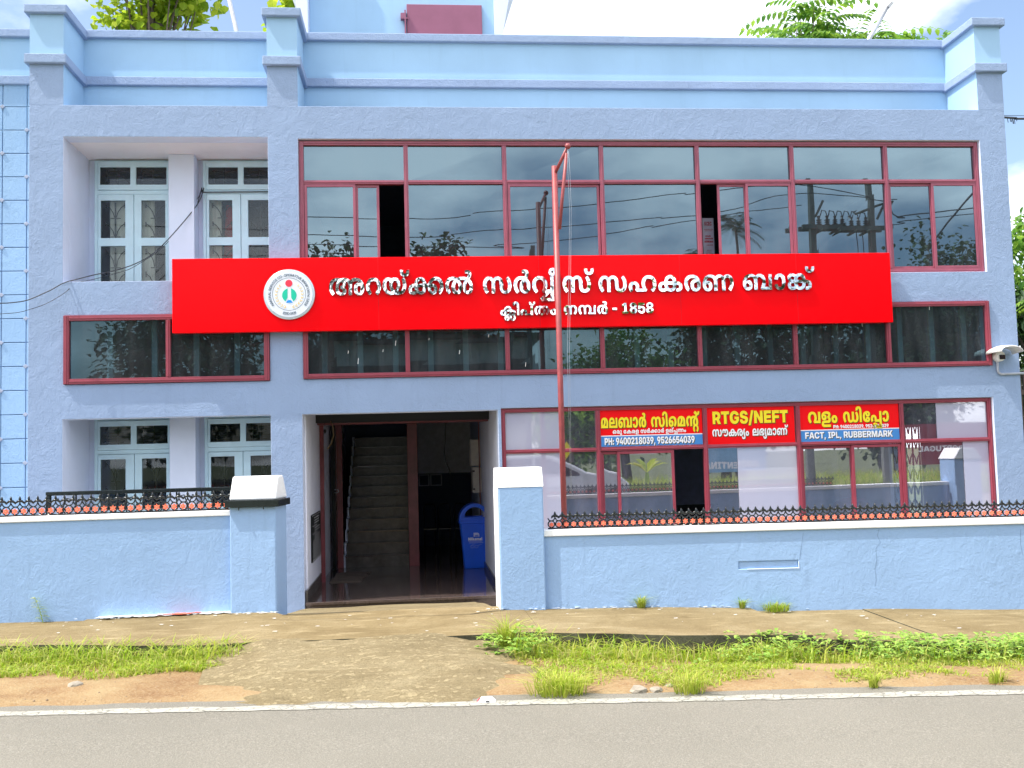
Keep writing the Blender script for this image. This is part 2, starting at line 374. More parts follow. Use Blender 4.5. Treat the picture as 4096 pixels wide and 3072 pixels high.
# ------------------------------------------------------------------ lettering: outlines of the signs' letters: loops of points, each point relative to the one before
GLYPHS = {
'bank1': [16,94,65,-4,43,31,-23,29,-15,32,-3,14,0,33,3,14,9,18,18,18,27,12,16,3,26,-1,-23,-29,-15,-35,-3,-17,0,-33,9,-33,12,-21,21,-18,24,-12,30,-6,36,0,38,9,22,14,13,20,3,11,-3,30,-10,15,-22,16,23,21,7,15,-1,28,-17,26,13,0,24,-9,22,-26,6,-22,3,-33,0,-105,4,-5,59,2,1,125,3,19,3,11,12,21,25,16,14,4,49,-1,38,-15,16,-14,-26,7,-16,0,-28,-6,-21,-12,-10,-9,-17,-38,-1,-42,13,-34,26,-27,
24,-9,14,-3,33,0,27,6,24,12,18,18,15,30,4,16,0,47,-4,16,-17,41,-32,35,-33,17,-27,9,-17,3,-58,0,-16,-3,-35,-12,-32,-23,-21,17,-24,12,-36,9,-58,0,-36,-8,-45,8,-64,0,-19,-3,-36,-11,-29,-18,-18,-18,-9,-14,-15,-46,0,-33,12,-41,17,-30,42,785,-4,42,31,-26,35,-12,29,-3,16,0,25,3,14,12,24,16,15,32,13,30,0,27,-10,18,-15,14,-33,1,-41,-6,-22,-18,-29,-17,-21,42,-31,7,3,27,26,23,38,8,28,3,27,-3,
28,-11,33,-9,16,-24,23,-32,18,-20,6,-19,3,-52,0,-39,-9,-24,-12,-32,-29,-15,-27,-9,-33,0,-33,4,-16,8,-25,18,-30,20,-24,47,1182,-5,47,0,47,11,45,-11,50,0,49,11,38,21,18,18,15,24,11,36,4,25,-6,46,-6,17,-20,38,-14,13,-48,-28,15,-26,9,-27,3,-36,-6,-30,-15,-27,-12,-13,-25,-12,-24,-6,-20,2,23,23,17,33,6,24,0,42,-8,30,-19,28,-25,15,-32,9,-39,0,-42,-14,-44,14,-42,0,-25,-6,-26,-15,-19,-18,-12,-24,-6,-27,
0,-31,9,-38,21,-38,29,-27,38,-17,83,1619,-5,38,0,27,6,28,12,29,-12,27,-6,31,0,30,6,32,17,15,16,12,21,12,46,4,2,23,-2,7,-49,15,-27,18,-15,18,-9,25,-6,28,0,35,9,16,9,15,18,9,27,0,29,-12,30,-26,21,-19,6,-13,4,-45,1,6,13,18,18,22,12,21,6,39,0,14,-4,29,-17,10,-13,9,-21,3,-22,-3,-30,-15,-32,-23,-32,42,-32,34,33,18,27,11,31,3,19,-3,46,-15,36,-17,21,-20,16,-19,9,-30,9,-17,
3,-53,0,-46,-12,-33,-17,-20,-18,-14,-20,-13,-28,-4,-2,-28,0,-5,2,-11,39,-20,28,-12,10,-25,12,-24,6,-61,-3,-29,-12,-24,-21,-15,-22,-13,-39,-30,0,-36,-9,-27,-15,-21,-26,-4,-16,0,-27,10,-27,12,-13,14,-10,80,2338,-5,42,32,-23,32,-12,24,-6,30,6,38,9,19,13,12,29,15,16,3,43,-1,-40,-40,-9,-19,-9,-33,0,-30,9,-30,9,-16,27,-24,40,-12,36,0,33,9,21,12,10,9,18,36,3,16,0,39,-9,33,-12,24,-17,20,4,4,27,3,
53,-2,14,-5,-28,-34,-16,-41,-2,-22,3,-27,5,-19,13,-22,23,-21,40,-12,50,3,32,15,13,10,11,16,12,38,0,39,-6,24,-23,41,-34,30,26,34,9,24,1,24,-7,21,-18,18,-32,10,-36,0,-35,-7,-2,-8,10,-34,40,1,7,-3,8,-12,1,-11,-4,-12,-20,-22,-55,11,-78,0,-64,-14,-53,14,-58,0,-47,-12,-27,-15,-21,-18,-20,-35,-6,-22,0,-50,9,-30,9,-18,14,-20,22,232,40,-24,6,-12,13,-10,26,0,33,9,28,9,16,21,20,15,7,13,-7,9,
-9,5,-18,-5,-10,-14,-11,-28,-2,0,-44,28,-2,16,-6,5,-9,0,-14,-4,-9,-11,-5,17,1196,40,-25,5,-29,18,-10,10,-15,27,-6,21,1,41,9,22,17,13,18,3,19,-7,5,-6,-8,-35,3,-39,13,-35,13,-22,15,-15,10,1644,40,-17,3,-15,10,-4,13,1,10,6,13,17,11,33,3,14,-53,-17,-7,13,2016,40,-10,3,-10,10,-7,13,-3,14,2,23,25,0,16,-3,13,-7,8,-11,2,-14,-6,-20,-15,-8,13,569,43,-18,13,-3,10,-4,16,4,25,6,13,17,
11,24,0,21,-13,3,-13,-3,-30,-13,-26,-13,-7,10,1769,43,-19,9,-10,12,-9,27,1,12,104,-2,-6,-26,-6,-13,-13,-13,-15,-7,14,2488,43,-7,3,-14,17,-3,11,0,36,12,35,28,30,14,-13,12,-22,6,-19,3,-30,-6,-28,-14,-17,-9,-4,13,2707,43,-18,15,-6,19,0,33,16,43,11,17,5,3,14,-11,18,-30,6,-22,0,-36,-11,-25,-16,-7,14,1277,56,-17,17,-15,27,-6,24,0,36,11,27,16,10,13,3,17,-5,11,-8,9,-19,3,-30,-3,-22,-15,-35,10,
1732,148,2,14,9,19,8,8,15,8,19,3,16,-3,20,-13,9,-16,5,-19,24,1449,256,52,0,17,3,15,7,18,13,16,31,0,33,-4,11,-52,-8,-2,-3,2,-19,-4,-12,-12,-11,-21,-3,-16,4,-9,10,-5,18,3,8,-2,9,-53,8,-6,-17,0,-22,13,-32,12,-13,
],
'bank2': [9,47,1110,-121,242,1,-1,359,-64,-2,-1,-188,-4,-4,-78,1,15,31,6,25,0,39,-3,16,-18,38,-23,23,-33,18,-38,9,-53,0,-19,-3,-44,-18,-31,-29,-15,-27,-6,-19,-3,-44,3,-19,11,-31,10,-16,41,-43,43,31,-29,40,-10,26,-2,34,8,33,7,10,15,15,19,9,13,4,31,0,13,-4,21,-12,10,-9,12,-22,6,-33,-6,-35,-12,-24,-23,-29,21,-29,58,-2,-112,-78,4,1165,-79,107,78,16,0,-1,-76,73,60,-4,45,31,-20,29,-15,35,-3,14,0,38,6,22,
9,16,7,7,18,9,17,2,13,-2,20,-16,4,-10,3,-19,0,-147,4,-5,59,2,1,147,3,19,9,19,17,10,30,0,13,-6,11,-17,3,-14,3,-80,8,-33,10,-16,20,-19,22,-11,30,-6,33,0,28,6,32,17,18,19,18,32,6,24,0,42,-12,44,-26,44,-23,21,-43,-30,22,-33,12,-30,3,-13,0,-45,-6,-21,-13,-20,-19,-9,-22,-1,-12,4,-16,20,-6,33,0,58,-6,28,-13,24,-26,23,-37,13,-42,0,-32,-10,-26,-20,-37,24,-24,6,-42,0,-25,-6,-35,-21,
-15,-18,-15,-29,-6,-28,0,-33,12,-47,23,-40,59,646,-4,42,31,-28,37,-10,22,-3,13,0,39,6,19,12,18,21,16,35,9,28,-1,-31,-37,-12,-25,-6,-21,0,-42,3,-16,15,-30,13,-12,26,-15,25,-6,47,3,32,12,15,13,12,16,12,35,0,47,-6,25,-18,35,-34,35,18,23,12,32,0,25,-3,11,-6,13,-16,12,-29,10,-39,0,-35,-7,-2,-5,13,-37,38,2,11,-8,4,-10,0,-11,-7,-16,-13,-11,-26,6,-58,0,-30,-6,-17,-6,-32,-17,-26,-29,-12,-25,-6,
-24,0,-39,3,-16,5,-17,18,-32,29,-32,74,1585,-4,45,31,-30,47,-8,31,0,38,6,22,9,16,17,13,11,4,22,0,11,-4,11,-10,7,-13,3,-22,0,-144,4,-5,59,2,1,150,7,26,9,13,13,6,30,0,14,-8,7,-10,6,-19,3,-83,8,-30,10,-16,20,-19,22,-11,30,-6,33,0,28,6,32,17,18,19,18,32,6,27,0,36,-12,47,-20,35,-29,30,-43,-30,22,-33,12,-30,3,-13,0,-45,-6,-21,-11,-17,-21,-12,-22,-1,-12,4,-16,20,-6,30,0,61,
-6,28,-15,27,-16,15,-24,12,-19,5,-44,1,-30,-9,-24,-18,-7,-1,-28,19,-31,9,-44,0,-22,-6,-24,-12,-21,-18,-14,-24,-12,-39,0,-39,6,-30,20,-43,26,1413,1,58,-1,4,5,0,252,-6,30,-15,33,-21,21,-21,12,-28,8,-24,3,-28,0,-30,-6,-19,-9,-12,-12,-10,-24,0,-22,3,-11,19,-23,27,-9,35,0,24,9,16,16,9,32,5,-2,6,-16,6,-38,14,788,43,-14,10,-7,13,-3,14,0,27,15,46,14,20,8,5,14,-14,12,-24,9,-47,-3,-24,-7,-16,
-14,-10,21,2010,256,52,0,17,3,32,18,17,33,2,19,-5,25,-53,-8,-2,-3,2,-19,-4,-12,-12,-11,-21,-3,-22,11,-5,9,-2,29,-53,8,-6,-17,0,-22,13,-32,12,-13,9,1319,287,-11,15,4,15,12,8,19,0,4,-9,0,-14,-4,-10,-6,-5,
],
'bank3': [10,73,60,-4,45,31,-20,29,-15,35,-3,14,0,38,6,22,9,16,7,7,18,9,14,3,16,-3,20,-16,4,-10,3,-19,0,-147,4,-5,59,2,1,147,3,19,9,18,17,11,30,0,13,-6,11,-17,3,-14,3,-80,8,-33,10,-16,20,-19,22,-11,30,-6,31,0,30,6,32,17,18,18,18,33,6,24,0,42,-12,44,-18,32,-31,33,-43,-30,22,-33,12,-30,3,-13,0,-45,-6,-21,-13,-20,-19,-9,-22,-1,-12,4,-16,20,-6,33,0,58,-6,28,-13,24,-26,23,-37,13,
-42,0,-32,-10,-26,-20,-37,24,-24,6,-45,0,-22,-6,-35,-21,-15,-18,-15,-29,-6,-28,0,-33,12,-47,23,-40,70,615,-4,48,23,-13,22,-6,33,10,24,7,7,13,4,21,-1,14,-8,6,-8,4,-12,0,-25,-13,-28,24,-26,187,1,19,30,-15,16,-18,29,-6,22,1,41,9,24,15,18,16,10,19,6,33,0,23,-8,25,-23,6,-13,6,-22,-3,-44,-12,-27,-26,-34,35,-28,9,-3,23,21,20,25,17,41,4,16,0,39,-9,33,-18,29,-18,18,-27,15,-25,9,-19,3,-55,
0,-36,-9,-43,-26,-16,-18,-14,-30,-6,-27,0,-30,8,-33,13,-23,-3,-4,-69,0,3,37,-8,28,-22,25,-22,12,-41,9,-36,-3,-19,-6,-27,-15,-12,-12,-9,-16,-6,-22,0,-22,8,-30,15,-24,49,1230,-5,35,0,19,3,37,16,20,-10,35,-9,34,0,27,6,30,15,21,20,12,22,9,43,3,2,35,-7,13,-12,4,-18,-4,-13,-15,-10,-35,-1,-10,-35,1,-7,23,-5,44,3,24,9,23,21,10,24,0,38,-13,24,-18,16,-38,14,-46,4,-5,20,-15,32,-29,30,-43,15,
-42,0,-19,-3,-29,-12,-24,-19,-17,-29,-11,-34,-30,0,-39,-9,-29,-18,-13,-15,-9,-29,3,-30,6,-16,24,-24,48,1730,-5,42,32,-23,32,-12,24,-6,30,6,38,6,13,18,18,10,7,30,9,48,0,13,-4,27,-12,13,-11,-20,4,-36,-3,-24,-9,-21,-21,-12,-27,-3,-38,9,-33,9,-16,24,-21,37,-12,34,0,16,3,38,18,18,20,12,30,3,16,0,36,-9,36,-12,24,-16,22,-18,16,-27,14,-34,12,-21,3,-59,0,-21,-3,-34,-12,-32,-20,-21,-26,-12,-27,-6,-36,3,
-28,15,-43,19,-27,81,2110,-5,33,0,32,10,24,18,9,15,6,19,0,34,-3,13,-19,28,-22,12,-13,4,-39,0,-23,-7,6,18,18,21,30,14,36,6,21,-3,22,-9,15,-18,7,-24,0,-141,4,-5,62,2,1,155,9,27,20,13,14,3,19,-3,13,-6,10,-17,4,-14,0,-155,4,-5,62,2,1,163,10,23,16,9,13,2,17,-2,13,-6,15,-16,9,-21,3,-16,-3,-44,-17,-41,-14,-17,-4,-9,41,-31,6,0,32,40,20,47,6,41,-6,44,-18,35,-20,21,-27,15,
-25,6,-41,0,-17,-3,-26,-12,-18,-15,-21,17,-35,13,-42,0,-13,-3,-27,-12,-18,-15,-15,12,-22,9,-35,9,-53,0,-27,-6,-49,-23,-27,-27,-17,-32,-9,-41,3,-47,3,-11,15,-27,26,-24,10,1254,40,-16,3,-14,7,-5,10,1,22,15,15,25,6,13,0,15,-51,-9,-7,13,2116,40,-13,6,-7,10,-7,18,0,17,3,5,13,7,19,3,22,-11,7,-27,-3,-13,-8,-12,-10,-4,9,1380,43,-16,6,-15,18,-10,30,2,6,103,-2,-3,-24,-16,-25,-19,-9,15,1871,43,-11,7,
-10,22,0,27,3,11,16,18,10,3,22,-1,13,-6,8,-9,0,-30,-3,-16,-6,-13,-10,-10,-10,-4,9,1344,148,-2,9,9,21,13,13,29,9,29,-9,13,-13,9,-26,-4,-4,
],
'bank4': [9,67,82,-5,33,0,30,9,23,16,12,18,6,22,0,31,-10,26,-12,15,-16,10,-19,6,-39,0,-25,-7,14,26,21,18,21,9,34,6,24,-3,21,-9,10,-10,9,-18,3,-14,2,-145,64,1,1,163,14,26,26,9,16,-3,19,-9,13,-17,9,-28,0,-38,-3,-14,-18,-41,-17,-23,19,-25,209,-1,1,236,-63,0,0,-188,-4,-4,-79,1,19,45,3,19,0,31,-6,30,-15,29,-16,18,-35,21,-24,6,-42,0,-24,-6,-19,-9,-18,-15,-36,21,-36,9,-53,0,-49,-14,-27,-15,
-16,-15,-16,-20,-12,-24,-6,-20,-3,-52,6,-27,15,-27,26,-24,37,716,-5,52,3,38,15,20,21,18,41,5,46,-2,31,-9,33,-9,18,-18,21,-35,18,-16,3,-45,0,-30,-9,-24,-15,-10,-9,-23,-44,2,-6,60,-9,4,2,16,34,11,8,22,3,15,-7,10,-9,13,-38,0,-53,-6,-21,-14,-23,-26,-9,-21,6,-13,16,-11,27,-64,-12,14,-38,21,-23,21,-12,58,963,-5,38,0,19,3,25,8,17,10,26,-12,33,-9,33,0,30,6,24,12,21,18,18,32,6,30,3,8,
4,2,21,-3,16,-7,11,-14,0,-16,-4,-10,-14,-10,-33,1,-11,-44,22,-5,44,3,30,12,20,21,7,18,3,33,-12,30,-16,15,-13,8,-30,10,-46,3,-11,37,-12,21,-18,18,-27,15,-25,6,-47,0,-30,-9,-20,-11,-44,17,-17,3,-47,-1,-38,-14,-19,-23,-6,-22,6,-30,14,-17,18,-11,-28,-24,-9,-18,-3,-19,8,-31,4,-10,15,-15,27,-12,13,88,40,-13,6,-7,10,-7,21,0,14,3,5,13,7,19,3,22,-11,7,-27,-3,-13,-8,-12,-10,-4,9,974,43,-11,7,
-7,11,0,16,4,10,20,13,40,3,12,-50,-25,-11,9,1124,43,-18,9,-10,12,-9,24,1,15,103,-2,-8,-32,-16,-20,-18,-7,10,1005,148,-25,3,-20,13,-1,21,10,11,13,4,14,0,22,-6,14,-9,-10,-35,10,1088,148,1,14,10,19,13,12,26,7,18,-3,16,-9,17,-33,-1,-5,-3,-2,23,1319,256,54,0,28,9,19,14,16,31,0,33,-3,11,-52,-8,-3,-5,3,-17,-5,-12,-11,-11,-22,-3,-15,4,-10,10,-4,15,3,11,-2,9,-54,8,-5,-14,0,-25,12,-32,
13,-13,
],
'klip1': [13,67,196,-144,22,0,25,6,22,19,7,13,3,16,-3,25,-14,22,-26,13,-19,2,-26,-4,13,17,27,12,24,1,14,-4,20,-16,9,-32,1,-30,9,-27,13,-15,29,-15,16,-3,31,0,25,6,18,9,21,21,12,35,0,36,-3,16,-18,37,12,12,9,27,0,30,-9,24,-13,15,-27,15,-38,9,-27,0,-11,34,-15,27,-23,21,-46,15,-56,-3,-37,-15,-18,-15,-14,-20,-15,-44,-49,-4,-38,-14,-23,-24,-10,-26,0,-22,12,-33,13,-12,21,-12,30,-6,34,0,35,9,21,10,
5,-1,-22,-21,-10,-16,-8,-30,0,-16,8,-36,10,-13,18,-15,10,202,-107,-14,7,-7,24,2,6,8,3,13,3,16,-5,8,-18,-9,-17,-7,-3,26,374,-105,-10,4,-14,17,-3,50,-7,23,-28,29,26,30,12,27,3,26,4,2,24,-3,13,-7,10,-9,4,-13,-3,-13,-8,-12,-9,-4,-34,0,-10,-37,5,-7,16,-3,35,1,11,-20,5,-30,-5,-30,-11,-14,32,655,-5,50,23,-16,29,-3,27,7,21,10,10,12,4,22,-1,17,-13,7,-15,0,-25,-13,-30,23,-24,230,0,1,
236,-65,0,-3,-192,-113,0,4,21,-3,30,-15,27,-13,12,-15,9,-28,9,-22,3,-33,-3,-43,-18,-18,-18,-12,-30,-1,-30,6,-21,10,-19,59,1118,-4,43,31,-29,37,-13,35,0,36,9,27,14,18,18,12,33,8,34,-1,-28,-29,-18,-35,-6,-36,3,-25,10,-32,20,-26,22,-12,32,-9,34,0,27,6,24,12,15,15,13,22,8,46,-3,30,-15,38,-27,36,36,0,16,-3,27,-15,15,-18,10,-32,-4,-44,-14,-32,-24,-29,41,-32,38,36,23,44,6,30,0,27,-11,44,-15,24,
-32,27,-30,12,-30,6,-58,0,-48,-14,-49,14,-59,0,-21,-3,-34,-11,-21,-13,-26,-26,-15,-30,-6,-27,0,-33,9,-36,12,-24,19,-25,20,1619,-5,32,0,33,9,16,9,12,12,15,22,5,30,-5,30,-19,28,-29,18,-25,6,-36,0,-16,-3,-21,-10,-18,-13,-18,-29,-3,-11,0,-33,12,-29,27,-24,24,516,1,61,1,1,275,-9,35,-12,22,-10,9,-27,15,-30,6,-25,0,-35,-8,-22,-13,-12,-12,-7,-13,-6,-36,4,-13,3,-2,58,6,3,30,10,10,10,4,14,0,9,-4,
14,-17,6,-33,10,96,40,-16,3,-12,7,-7,18,3,14,16,15,24,6,14,0,14,-53,-17,-7,16,1630,40,-16,6,-7,7,-7,16,0,13,7,18,10,10,12,4,14,0,13,-4,12,-12,4,-13,0,-17,-7,-15,-7,-7,-13,-6,11,221,43,-13,6,-12,13,-9,21,-4,13,2,7,103,-2,1,-10,-6,-19,-14,-20,-20,-10,16,1269,43,-18,13,-6,13,-3,13,0,31,6,22,12,24,11,13,10,6,12,-11,18,-30,6,-24,0,-31,-6,-21,-8,-12,-15,-7,10,188,148,-2,7,3,
10,12,22,18,10,19,3,29,-9,9,-10,12,-30,-3,-3,26,955,256,52,0,22,6,18,9,15,16,7,13,3,13,0,28,-3,13,-4,2,-48,-10,-3,-5,0,-23,-4,-9,-12,-8,-19,-3,-13,3,-10,7,-6,16,2,17,-2,5,-54,10,-4,-13,0,-30,9,-26,16,-16,
],
'klip2': [4,50,60,-4,45,31,-30,48,-8,30,0,38,3,14,9,18,15,16,16,7,30,-1,13,-9,8,-12,6,-38,0,-133,4,-5,59,2,1,155,7,24,12,12,21,7,32,-9,19,-23,6,-19,3,-33,-12,-44,-27,-45,43,-31,22,21,14,20,15,29,8,31,0,55,-12,37,-11,17,-27,24,-43,15,-44,0,-25,-6,-34,-21,-28,18,-27,9,-44,0,-46,-15,-29,-27,-15,-27,-9,-35,0,-34,6,-30,18,-38,11,-16,59,491,-5,45,32,-18,26,-18,41,-3,19,0,28,3,13,10,21,15,
16,29,9,16,-3,13,-6,11,-20,3,-16,2,-154,62,1,0,147,3,19,7,16,10,9,23,7,16,-3,21,-12,14,-23,6,-21,0,-34,-9,-32,-29,-48,18,-26,210,0,1,236,-63,0,0,-188,-4,-4,-79,2,16,36,6,33,0,19,-6,33,-18,35,-21,21,-27,15,-24,6,-42,0,-24,-6,-36,-21,-22,14,-21,10,-13,3,-45,0,-24,-6,-24,-12,-24,-21,-12,-19,-11,-33,-3,-36,6,-35,11,-31,20,-32,59,1065,-4,43,31,-29,37,-9,22,-3,13,0,36,3,14,6,15,21,21,
10,7,33,8,29,-1,-31,-37,-13,-25,-6,-21,0,-42,4,-13,15,-33,12,-12,27,-15,24,-6,48,3,32,12,15,13,14,19,9,29,2,28,-5,38,-20,44,-34,35,17,23,13,29,0,28,-4,11,-6,13,-15,12,-29,10,-39,0,-35,-7,-2,-5,12,-37,38,2,14,-11,2,-18,-7,-16,-14,-11,-25,6,-58,0,-30,-6,-17,-6,-33,-17,-26,-29,-12,-25,-6,-24,0,-39,3,-16,6,-17,17,-32,27,-29,14,1207,43,-14,10,-6,13,-4,41,6,25,15,30,16,16,15,-14,12,-24,6,
-19,3,-33,-6,-27,-11,-15,-10,-4,
],
'dash': [1,4,0,86,91,0,1,45,-92,1,
],
'n1858': [8,36,281,-4,38,0,33,9,18,9,21,21,10,29,-1,13,-12,27,-18,16,-29,11,11,2,18,9,13,12,10,27,-4,24,-9,19,-10,9,-21,13,-33,8,-30,0,-28,-6,-18,-9,-18,-15,-13,-27,0,-22,7,-18,15,-15,27,-11,-32,-14,-15,-15,-10,-24,0,-20,6,-19,6,-10,21,-18,30,-12,40,506,-4,30,0,16,3,32,15,18,18,12,24,4,14,0,30,-13,32,-11,14,-31,19,-33,6,-24,-6,-18,-10,-1,20,3,25,112,2,0,49,-161,1,-6,-8,-6,-141,53,-1,16,
18,24,6,21,-6,12,-13,4,-10,0,-25,-7,-15,-9,-10,-13,-4,-17,0,-12,4,-13,13,-8,19,-54,-2,0,-10,6,-19,17,-25,26,-18,31,725,-4,52,3,32,12,24,21,10,24,-1,27,-11,22,-13,12,-33,14,24,8,18,18,7,15,0,28,-3,11,-25,28,-45,15,-34,0,-46,-15,-20,-21,-10,-32,6,-24,6,-10,16,-13,24,-8,-33,-14,-18,-18,-7,-18,0,-28,4,-11,24,-28,19,-9,12,0,-1,167,2,0,46,-49,4,-2,200,-52,0,-63,-40,1,-50,57,33,0,-141,-4,
-4,-55,-1,14,297,38,-24,9,-8,12,-3,13,3,14,7,10,14,8,14,3,16,-3,17,-14,4,-9,0,-17,-4,-10,-10,-9,12,742,38,-22,7,-9,9,-5,24,12,19,26,10,13,-3,18,-11,6,-13,0,-13,-11,-20,-13,-6,12,289,152,-13,6,-8,15,0,13,4,10,9,10,13,4,16,-1,13,-6,11,-22,-4,-16,-17,-13,12,731,152,-15,11,-3,7,-1,19,4,10,20,11,19,-1,13,-6,8,-17,0,-14,-4,-9,-15,-11,
],
'cem1': [10,66,863,-5,36,0,32,9,25,14,16,26,6,30,-3,25,-7,18,-18,21,-24,12,-16,3,-31,0,-20,-3,6,12,21,18,21,9,33,5,33,-5,13,-7,14,-17,6,-22,1,-142,79,1,0,155,7,21,10,10,9,4,20,0,18,-7,15,-18,7,-21,0,-39,-3,-16,-8,-22,-24,-42,19,-25,228,-1,2,239,-80,0,0,-180,-5,-4,-64,1,16,42,2,27,-5,39,-10,24,-11,17,-18,18,-32,18,-28,6,-41,0,-41,-12,-24,-16,-36,19,-41,9,-53,0,-55,-15,-35,-20,-29,-32,
-12,-24,-6,-20,-3,-52,6,-27,15,-27,18,-18,18,-9,41,1513,-5,41,0,19,3,41,18,18,18,18,35,6,27,0,53,-15,47,-19,25,-11,9,-32,14,-19,4,-45,0,-41,-12,-16,-9,-20,-21,-18,-35,0,-5,7,-4,69,-12,4,2,10,26,12,13,16,3,10,-2,12,-8,12,-27,3,-50,-6,-30,-7,-13,-9,-9,-10,-5,-21,2,-10,7,-12,31,-4,2,-79,-13,15,-40,18,-21,27,-14,55,1749,-4,58,34,-19,26,-15,32,-4,14,0,36,4,11,19,28,15,9,33,9,17,-2,
-22,-23,-11,-17,-10,-21,-6,-36,6,-38,18,-33,25,-19,42,-11,55,3,27,9,20,16,15,24,9,28,0,46,-9,30,-12,24,-39,41,20,23,12,29,-3,36,-6,13,-13,13,-32,12,-53,0,-32,-7,-2,-5,13,-43,32,2,17,-11,1,-10,-3,-10,-10,-15,-30,5,-55,0,-22,-4,-30,-8,-30,-15,-29,-26,-15,-27,-9,-33,3,-47,11,-33,10,-16,14,-19,17,2,1,318,0,2,123,-6,36,-15,32,-15,18,-19,14,-19,9,-41,12,-19,3,-62,0,-30,-6,-38,-15,-29,-24,-8,-11,-15,
-32,-6,-33,23,369,1,365,0,2,239,-77,0,-1,-180,-4,-4,-208,0,-2,29,5,4,166,1,2,34,-3,33,-6,25,-18,30,-21,18,-18,9,-36,9,-47,0,-27,-6,-27,-12,-32,-32,-9,-19,-6,-24,9,876,46,-19,10,-10,29,2,9,22,9,18,-4,11,-19,0,-14,-6,-14,12,1907,51,-11,8,-7,16,0,32,12,38,19,24,9,-10,12,-30,3,-13,0,-42,-11,-19,-9,-5,10,171,54,5,10,25,31,15,35,3,33,-9,28,19,-18,9,-24,4,-17,-1,-77,10,82,57,-1,84,
3,16,13,25,21,10,13,-3,8,-12,0,-31,-3,-13,-26,-46,11,446,143,-1,11,9,24,20,14,16,2,16,-2,13,-7,8,-9,9,-24,0,-8,-4,-2,
],
'cem2': [9,107,1771,-143,41,32,-17,30,-5,27,9,32,15,13,10,3,25,1,10,-3,17,-14,7,-13,3,-19,-3,-21,-19,-34,5,-9,37,-26,23,25,12,21,9,30,0,33,-10,24,-25,29,14,16,12,24,6,33,-3,36,-18,46,-16,22,-23,21,17,21,10,18,48,10,26,19,9,16,6,30,-8,28,-63,-11,-2,-25,-5,-9,-10,-4,-15,18,-21,11,0,9,-14,3,-50,9,-3,-2,-6,-16,-28,-6,-2,-3,12,-43,5,-2,22,2,23,-19,0,-9,-12,-18,-30,5,-61,0,-47,-12,-31,-16,
-24,15,-24,9,-16,4,-44,0,-25,-6,-30,-15,-12,-10,-23,-32,-12,-39,0,-41,3,-17,6,-19,15,-30,19,-27,16,-16,60,34,-15,20,-17,36,-6,27,0,28,10,29,15,15,15,7,22,0,13,-7,10,-23,1,-160,76,-2,4,5,0,127,6,28,7,13,20,16,22,6,28,-2,-26,-29,-17,-35,-3,-16,0,-36,3,-16,17,-33,12,-10,-16,-11,-9,-12,-13,-32,0,-31,6,-21,12,-24,71,60,-4,59,34,-30,50,-8,36,0,19,6,25,7,14,12,11,13,7,24,0,13,-10,7,
-11,4,-14,0,-152,4,-5,76,2,0,158,3,14,7,10,17,8,21,0,13,-7,8,-11,6,-33,0,-53,6,-27,10,-22,18,-21,26,-14,39,-9,39,0,35,9,33,20,15,15,15,27,9,39,0,25,-12,46,-29,49,-20,22,-57,-33,28,-52,6,-21,3,-28,-3,-25,-9,-21,-10,-10,-13,-6,-19,-1,-15,7,-11,18,-3,18,0,62,-9,35,-9,19,-27,23,-46,16,-41,0,-39,-12,-25,-16,-31,19,-33,9,-42,0,-24,-6,-30,-15,-26,-27,-15,-29,-6,-28,0,-33,9,-38,26,-47,49,
810,-5,36,0,46,15,15,13,15,29,3,19,-3,30,-12,24,-13,13,-16,9,-21,6,-34,0,-20,-4,9,15,16,13,18,9,22,6,39,0,13,-3,16,-7,15,-12,15,-35,0,-28,-8,-30,-30,-47,55,-34,15,10,20,22,14,22,15,46,0,47,-6,22,-15,30,-23,23,-33,18,-28,8,-19,4,-58,0,-22,-4,-36,-11,-29,-15,-30,-26,-17,-30,-9,-25,-3,-16,3,-52,13,-30,23,-26,19,-9,23,607,1,76,1,0,266,-6,28,-12,27,-23,23,-33,15,-19,3,-39,0,-35,-8,-22,
-13,-15,-15,-10,-23,0,-31,7,-10,72,9,-1,15,3,11,15,10,16,-1,15,-10,6,-19,4,-27,17,1091,1,318,0,2,104,-3,8,0,28,-15,46,-29,31,-27,15,-41,12,-20,3,-61,0,-33,-6,-40,-18,-30,-26,-14,-27,-6,-20,-3,-16,12,816,48,-8,4,-7,10,-7,29,13,9,17,3,12,-4,7,-7,4,-12,0,-14,-7,-15,-8,-3,11,1827,51,-15,18,-4,33,9,33,15,27,8,7,14,-19,9,-26,4,-42,-7,-20,-10,-10,11,1168,54,-1,67,6,39,9,18,7,7,23,
7,7,-4,8,-12,1,-24,-3,-14,-21,-43,10,1257,54,31,38,17,41,1,38,-8,17,3,1,14,-14,12,-29,4,-22,-1,-69,
],
'gov': [38,41,6177,-140,44,16,-5,47,17,11,20,-7,9,-17,-4,-20,24,-31,196,3,-3,383,-71,-3,-6,-189,-95,0,-6,43,-16,33,-50,26,-81,0,-32,-16,-24,-24,-11,-25,0,-34,11,-32,22,-26,62,23,-17,54,13,22,23,10,24,-18,-6,-54,21,-35,166,-8,1,-68,-11,-11,-61,1,-23,47,-49,21,-40,1,-45,-18,-18,-17,-10,-31,17,-45,21,789,-99,74,0,50,33,11,31,-11,52,-43,39,26,90,-1,40,-17,40,-41,21,-63,0,-16,-12,7,-39,36,-6,10,-11,1,-61,-15,-61,-33,
